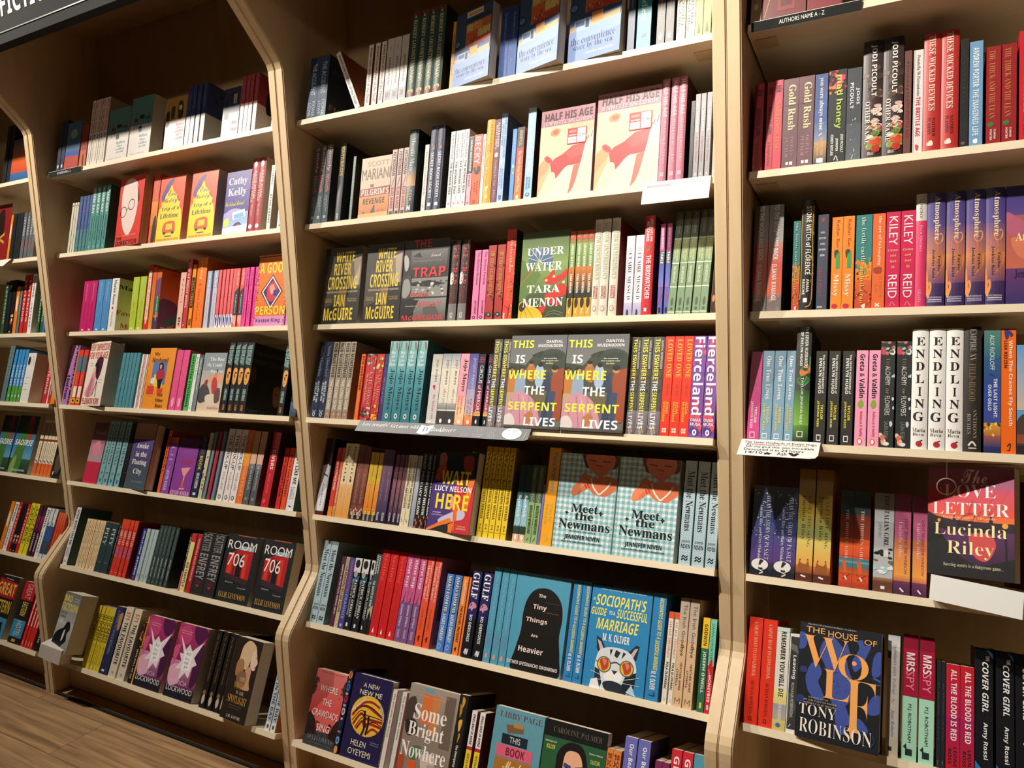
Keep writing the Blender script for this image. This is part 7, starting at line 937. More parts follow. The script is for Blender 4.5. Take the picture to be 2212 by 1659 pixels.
abby|s|6|-0.9251|0.0212|0.129|0.202|0.006|0|0|0|-|-
abby|s|6|-0.9003|0.0212|0.129|0.202|0.006|0|0|0|-|-
carre|s|6|-0.8456|0.0193|0.12|0.181|0.006|0|0|0|-|-
paleb|s|6|-0.8239|0.02|0.12|0.183|0.006|0|0|0|-|-
paleb|s|6|-0.7999|0.0194|0.12|0.183|0.006|0|0|0|-|-
paleb|s|6|-0.7801|0.02|0.12|0.183|0.006|0|0|0|-|-
jenny|s|6|-0.7566|0.0184|0.129|0.203|0.006|0|0|0|-|-
jenny|s|6|-0.7363|0.0184|0.129|0.203|0.006|0|0|0|-|-
jenny|s|6|-0.7162|0.0184|0.129|0.203|0.006|0|0|0|-|-
jenny|s|6|-0.6948|0.0184|0.129|0.203|0.006|0|0|0|-|-
jenny|s|6|-0.6712|0.0184|0.129|0.203|0.006|0|0|0|-|-
jaded|s|6|-0.5929|0.0073|0.129|0.191|0.006|0|0|0|-|-
golight|s|6|-0.5841|0.0219|0.129|0.194|0.006|0|0|0|-|-
martinr|s|6|-0.5536|0.0202|0.129|0.194|0.006|0|0|0|-|-
scatter|s|6|-0.532|0.0567|0.129|0.204|0.006|0|0|0|196|56
scatter|s|6|-0.4738|0.0567|0.129|0.204|0.006|0|0|0|197|56
room_f|F|6|-0.4095|0.151|0.03|0.214|0.006|0|0|0|198|57
room_f|F|6|-0.24|0.135|0.04|0.217|0.006|0|0|0|199|57
levy|s|6|-0.1253|0.0152|0.129|0.2|0.066|0|0|0|-|-
levy|s|6|-0.1066|0.0152|0.129|0.2|0.066|0|0|0|-|-
bad_f|F|7|-1.1946|0.129|0.06|0.205|-0.044|-8|0|0.04|200|-
yellow6|s|7|-1.0558|0.018|0.129|0.218|0.006|0|0|0|-|-
yellow6|s|7|-1.0306|0.018|0.129|0.218|0.006|0|0|0|-|-
yellow6|s|7|-1.0082|0.018|0.129|0.218|0.006|0|0|0|-|-
yellow6|s|7|-0.9886|0.0166|0.129|0.218|0.006|0|0|0|-|-
yellow6|s|7|-0.9716|0.018|0.129|0.218|0.006|0|0|0|-|-
spring|s|7|-0.953|0.0467|0.153|0.232|0.006|0|0|0|201|-
favour|s|7|-0.8989|0.0401|0.153|0.238|0.006|0|0|0|202|58
favour|s|7|-0.8499|0.0401|0.153|0.238|0.006|0|0|0|203|58
darkfav|s|7|-0.7876|0.0181|0.129|0.202|0.006|0|0|0|-|-
yelthin|s|7|-0.7679|0.0063|0.153|0.225|0.006|0|0|0|-|-
lock_f|F|7|-0.7608|0.1394|0.028|0.232|0.006|0|0|0|204|59
lock_f|F|7|-0.5993|0.1414|0.034|0.233|0.006|0|0|0|205|59
woms|s|7|-0.4207|0.0255|0.153|0.239|0.006|0|0|0|206|60
woms|s|7|-0.3874|0.0255|0.153|0.239|0.006|0|0|0|207|60
woms|s|7|-0.3545|0.0255|0.153|0.239|0.006|0|0|0|208|60
woms|s|7|-0.3274|0.0099|0.153|0.239|0.006|0|0|0|-|-
wom_f|F|7|-0.2984|0.125|0.045|0.241|-0.014|-6|0|0|209|-
backin|s|7|-0.1214|0.0197|0.129|0.207|0.006|0|0|0|-|-
backin|s|7|-0.0986|0.0197|0.129|0.207|0.006|0|0|0|-|-
creamd|s|1|1.2727|0.0219|0.153|0.234|0.006|0|0|0|-|-
redfr_f|F|1|1.2964|0.0835|0.03|0.234|0.006|0|0|0|210|-
redfr2_f|F|1|1.3824|0.063|0.03|0.234|0.006|0|0|0|-|-
renewal|s|2|1.2739|0.019|0.129|0.193|0.006|0|0|0|211|61
renewal|s|2|1.2995|0.0142|0.129|0.193|0.006|0|0|0|212|61
redmid|s|2|1.3141|0.0171|0.129|0.195|0.006|0|0|0|213|-
gold|s|2|1.3325|0.0299|0.129|0.193|0.006|0|0|0|214|62
gold|s|2|1.3628|0.03|0.129|0.193|0.006|0|0|0|215|62
youwere|s|2|1.3943|0.0242|0.129|0.192|0.006|0|0|0|216|-
madh|s|2|1.4202|0.0332|0.129|0.195|0.006|0|0|0|217|-
jodi|s|2|1.4544|0.0268|0.129|0.193|0.006|0|0|0|218|-
jodio|s|2|1.4831|0.0354|0.158|0.242|0.006|0|0|0|219|63
jodio|s|2|1.5192|0.0354|0.158|0.242|0.006|0|0|0|220|63
britd|s|2|1.5563|0.0126|0.129|0.209|0.006|0|0|0|221|-
brit|s|2|1.5718|0.0167|0.129|0.207|0.006|0|0|0|222|-
wicked|s|2|1.5891|0.0286|0.158|0.235|0.006|0|0|0|223|64
wicked|s|2|1.6186|0.0286|0.158|0.235|0.006|0|0|0|224|64
vamp|s|2|1.6494|0.0139|0.129|0.213|0.006|0|0|0|225|-
andrew|s|2|1.6646|0.0212|0.129|0.204|0.006|0|0|0|226|-
lean|s|2|1.6911|0.0232|0.12|0.188|0.006|0|0|0|227|65
lean|s|2|1.7152|0.0232|0.12|0.188|0.006|0|0|0|228|65
redlast|s|2|1.7418|0.023|0.129|0.208|0.006|0|0|0|229|-
moon|s|3|1.27|0.0297|0.153|0.234|0.006|0|0|0|230|66
moon|s|3|1.3009|0.0297|0.153|0.234|0.006|0|0|0|231|66
fertile|s|3|1.3513|0.0147|0.129|0.194|0.006|0|0|0|232|67
stone|s|3|1.3666|0.0267|0.158|0.237|0.006|0|0|0|234|-
nanda|s|3|1.4|0.0204|0.129|0.203|0.006|0|0|0|235|-
missy|s|3|1.4274|0.0206|0.129|0.195|0.006|0|0|0|236|68
missy|s|3|1.4485|0.0215|0.129|0.195|0.006|0|0|0|237|68
fertile|s|3|1.4729|0.03|0.129|0.195|0.006|0|0|0|233|67
belong|s|3|1.5039|0.0229|0.129|0.195|0.006|0|0|0|238|-
kiley|s|3|1.5282|0.0254|0.129|0.196|0.006|0|0|0|239|69
kiley|s|3|1.5546|0.0254|0.129|0.196|0.006|0|0|0|240|69
absence|s|3|1.5804|0.0184|0.158|0.227|0.006|0|0|0|241|-
atmos|s|3|1.5996|0.031|0.158|0.226|0.006|0|0|0|242|70
atmos|s|3|1.6326|0.031|0.158|0.226|0.006|0|0|0|243|70
atmos|s|3|1.6652|0.031|0.158|0.226|0.006|0|0|0|244|70
atmos|s|3|1.6971|0.031|0.158|0.226|0.006|0|0|0|245|70
atmos_f|F|3|1.7296|0.0816|0.03|0.226|0.006|0|0|0|246|-
maybe|s|4|1.2698|0.0246|0.129|0.194|0.006|0|0|0|247|-
onetrue|s|4|1.2957|0.0228|0.129|0.196|0.006|0|0|0|248|71
onetrue|s|4|1.3199|0.0228|0.129|0.196|0.006|0|0|0|249|71
onetrue|s|4|1.3441|0.0179|0.129|0.196|0.006|0|0|0|250|71
evelg|s|4|1.3624|0.0294|0.158|0.247|0.006|0|0|0|251|-
evelb|s|4|1.4022|0.0213|0.129|0.195|0.006|0|0|0|252|72
evelb|s|4|1.4273|0.0213|0.129|0.195|0.006|0|0|0|253|72
evelb|s|4|1.4533|0.0213|0.129|0.195|0.006|0|0|0|254|72
greta|s|4|1.4788|0.0213|0.129|0.196|0.006|0|0|0|255|73
greta|s|4|1.5021|0.0206|0.129|0.196|0.006|0|0|0|256|73
alch|s|4|1.5231|0.0253|0.129|0.214|0.006|0|0|0|257|74
alch|s|4|1.5518|0.0253|0.129|0.214|0.006|0|0|0|258|74
endling|s|4|1.5783|0.0279|0.158|0.238|0.006|0|0|0|259|75
endling|s|4|1.6078|0.0279|0.158|0.238|0.006|0|0|0|260|75
endling|s|4|1.6367|0.0279|0.158|0.238|0.006|0|0|0|261|75
empire|s|4|1.6655|0.0286|0.158|0.241|0.006|0|0|0|262|-
alix|s|4|1.6983|0.0264|0.153|0.234|0.006|0|0|0|263|-
cranes|s|4|1.7255|0.0231|0.153|0.237|0.006|0|0|0|264|-
cutface_f|F|4|1.7497|0.0783|0.03|0.205|0.006|0|0|0|265|-
atlas|s|5|1.2736|0.0459|0.129|0.194|0.006|0|0|0|266|76
atlas|s|5|1.32|0.0459|0.129|0.194|0.006|0|0|0|267|76
lastl|s|5|1.3675|0.0324|0.153|0.237|0.006|0|0|0|268|77
lastl|s|5|1.4023|0.0324|0.153|0.237|0.006|0|0|0|269|77
hidden|s|5|1.4515|0.0255|0.129|0.198|0.006|0|0|0|270|78
hidden|s|5|1.4774|0.0302|0.129|0.198|0.006|0|0|0|271|78
italian|s|5|1.5154|0.0357|0.129|0.198|0.006|0|0|0|272|-
lightb|s|5|1.5523|0.0292|0.129|0.199|0.006|0|0|0|273|79
lightb|s|5|1.5853|0.025|0.129|0.199|0.006|0|0|0|274|79
love_f|F|5|1.6107|0.148|0.03|0.208|-0.014|-22|0|0.048|275|-
redend|s|5|1.7503|0.0361|0.153|0.24|0.006|0|0|0|276|-
shortr|s|6|1.2705|0.0282|0.153|0.221|0.006|0|0|0|277|80
shortr|s|6|1.3008|0.0282|0.153|0.221|0.006|0|0|0|278|80
remember|s|6|1.3295|0.0263|0.129|0.209|0.006|0|0|0|279|-
leaving|s|6|1.3569|0.0184|0.129|0.2|0.006|0|0|0|280|-
wolf_f|F|6|1.3774|0.158|0.032|0.229|-0.006|-8|0|0|281|-
oversoul|s|6|1.5447|0.0218|0.153|0.23|0.006|0|0|0|282|-
mrsspy|s|6|1.5725|0.0259|0.153|0.237|0.006|0|0|0|283|81
mrsspy|s|6|1.6015|0.0259|0.153|0.237|0.006|0|0|0|284|81
darkp|s|6|1.6315|0.007|0.129|0.195|0.006|0|0|0|285|82
darkp|s|6|1.6391|0.007|0.129|0.195|0.006|0|0|0|286|82
blood|s|6|1.6474|0.023|0.129|0.193|0.006|0|0|0|287|83
blood|s|6|1.6711|0.023|0.129|0.193|0.006|0|0|0|288|83
coverg|s|6|1.6956|0.0287|0.153|0.233|0.006|0|0|0|289|84
coverg|s|6|1.7291|0.0287|0.153|0.233|0.006|0|0|0|290|84
coverg|s|6|1.7599|0.0287|0.153|0.233|0.006|0|0|0|291|84
ablack|s|1|-1.6006|0.0263|0.153|0.237|0.006|0|0|0|-|-
ablack|s|1|-1.5693|0.0263|0.153|0.237|0.006|0|0|0|-|-
acol|F|1|-1.5423|0.1547|0.04|0.171|0.006|0|0|0|292|-
ared_f|F|2|-1.7402|0.1011|0.03|0.238|0.006|0|0|0|293|-
aorange|s|2|-1.6341|0.0168|0.12|0.188|0.006|0|0|0|-|-
ablack|s|2|-1.6143|0.0222|0.129|0.19|0.006|0|0|0|-|-
ablack|s|2|-1.5878|0.022|0.129|0.19|0.006|0|0|0|-|-
ablack|s|2|-1.5654|0.0222|0.129|0.19|0.006|0|0|0|-|-
agrey|s|2|-1.5393|0.022|0.12|0.187|0.006|0|0|0|-|-
agrey|s|2|-1.5125|0.022|0.12|0.187|0.006|0|0|0|-|-
agrey|s|2|-1.4878|0.022|0.12|0.187|0.006|0|0|0|-|-
agrey|s|2|-1.4652|0.022|0.12|0.187|0.006|0|0|0|-|-
agreen|s|3|-1.7508|0.0226|0.129|0.22|0.006|0|0|0|-|-
ablack|s|3|-1.7241|0.0265|0.153|0.224|0.006|0|0|0|-|-
ablk2|s|3|-1.6935|0.0262|0.153|0.225|0.006|0|0|0|-|-
aorange|s|3|-1.6613|0.024|0.129|0.196|0.006|0|0|0|-|-
ateal|s|3|-1.6334|0.0159|0.129|0.194|0.006|0|0|0|-|-
ared|s|3|-1.6116|0.0254|0.153|0.241|0.006|0|0|0|-|-
ared|s|3|-1.5821|0.0254|0.153|0.241|0.006|0|0|0|-|-
awhite|s|3|-1.553|0.027|0.153|0.243|0.006|0|0|0|-|-
agreen|s|3|-1.486|0.0169|0.153|0.23|0.006|0|0|0|-|-
agreen|s|3|-1.4615|0.0165|0.153|0.23|0.006|0|0|0|-|-
ablue|s|3|-1.4446|0.0168|0.129|0.204|0.006|0|0|0|-|-
ablack|s|3|-1.426|0.0277|0.129|0.198|0.006|0|0|0|-|-
ateal|s|4|-1.698|0.0168|0.153|0.234|0.006|0|0|0|-|-
ateal|s|4|-1.6808|0.0172|0.153|0.234|0.006|0|0|0|-|-
abright|s|4|-1.6551|0.0208|0.129|0.216|0.006|0|0|0|-|-
abright|s|4|-1.6276|0.0208|0.129|0.216|0.006|0|0|0|-|-
abright|s|4|-1.6044|0.0208|0.129|0.216|0.006|0|0|0|-|-
abright|s|4|-1.5794|0.0208|0.129|0.216|0.006|0|0|0|-|-
ablot_f|F|4|-1.5546|0.0572|0.05|0.201|0.006|0|0|0|294|-
ared|s|4|-1.3999|0.0273|0.129|0.194|0.006|0|0|0|-|-
awhite|s|4|-1.3687|0.0077|0.12|0.174|0.006|0|0|0|-|-
ared|s|4|-1.3581|0.0144|0.12|0.174|0.006|0|0|0|-|-
aorange|s|4|-1.3417|0.0268|0.12|0.152|0.006|0|0|0|-|-
asao_f|F|5|-1.8267|0.1084|0.02|0.235|0.006|0|0|0|295|85
asao_f|F|5|-1.7096|0.1472|0.02|0.239|0.006|0|0|0|296|85
acreamo|s|5|-1.5285|0.0222|0.129|0.213|0.006|0|0|0|-|-
acreamo|s|5|-1.4979|0.0222|0.129|0.213|0.006|0|0|0|-|-
acreamo|s|5|-1.4717|0.0222|0.129|0.213|0.006|0|0|0|-|-
acreamo|s|5|-1.4467|0.0222|0.129|0.213|0.006|0|0|0|-|-
acreamo|s|5|-1.4219|0.0222|0.129|0.213|0.006|0|0|0|-|-
amoss_f|F|5|-1.3905|0.0539|0.02|0.205|0.006|0|0|0|297|-
aorange|s|6|-1.7206|0.0261|0.129|0.198|0.006|0|0|0|-|-
awhite|s|6|-1.6902|0.028|0.129|0.197|0.006|0|0|0|-|-
ared|s|6|-1.6601|0.0213|0.129|0.2|0.006|0|0|0|-|-
ablk2|s|6|-1.6367|0.0179|0.129|0.192|0.006|0|0|0|-|-
ablk2|s|6|-1.6176|0.0179|0.129|0.192|0.006|0|0|0|-|-
ared|s|6|-1.5966|0.0209|0.129|0.198|0.006|0|0|0|-|-
ayel|s|6|-1.5736|0.0278|0.129|0.204|0.006|0|0|0|-|-
ayel|s|6|-1.5426|0.0278|0.129|0.204|0.006|0|0|0|-|-
aplum|s|6|-1.5078|0.0202|0.129|0.199|0.006|0|0|0|-|-
aplum|s|6|-1.4834|0.0202|0.129|0.199|0.006|0|0|0|-|-
awhite|s|6|-1.4593|0.0259|0.129|0.196|0.006|0|0|0|-|-
awhiteb|s|6|-1.4294|0.0207|0.129|0.196|0.006|0|0|0|-|-
awhiteb|s|6|-1.4037|0.0207|0.129|0.196|0.006|0|0|0|-|-
aor5|s|6|-1.3704|0.0116|0.12|0.186|0.006|0|0|0|-|-
aor5|s|6|-1.3568|0.0116|0.12|0.186|0.006|0|0|0|-|-
aor5|s|6|-1.3433|0.0116|0.12|0.186|0.006|0|0|0|-|-
aor5|s|6|-1.3299|0.0116|0.12|0.186|0.006|0|0|0|-|-
agreat_f|F|7|-1.7316|0.1344|0.03|0.239|0.006|0|0|0|298|-
agreats|s|7|-1.5523|0.0838|0.153|0.235|0.006|0|0|0|299|-
aredw|s|7|-1.4564|0.017|0.129|0.197|0.006|0|0|0|-|-
aredw|s|7|-1.4344|0.017|0.129|0.197|0.006|0|0|0|-|-
aredw|s|7|-1.4146|0.017|0.129|0.197|0.006|0|0|0|-|-
aredw|s|7|-1.3968|0.017|0.129|0.197|0.006|0|0|0|-|-
adark7|s|7|-1.3674|0.0291|0.12|0.153|0.006|0|0|0|-|-'''.strip().split('\n')]
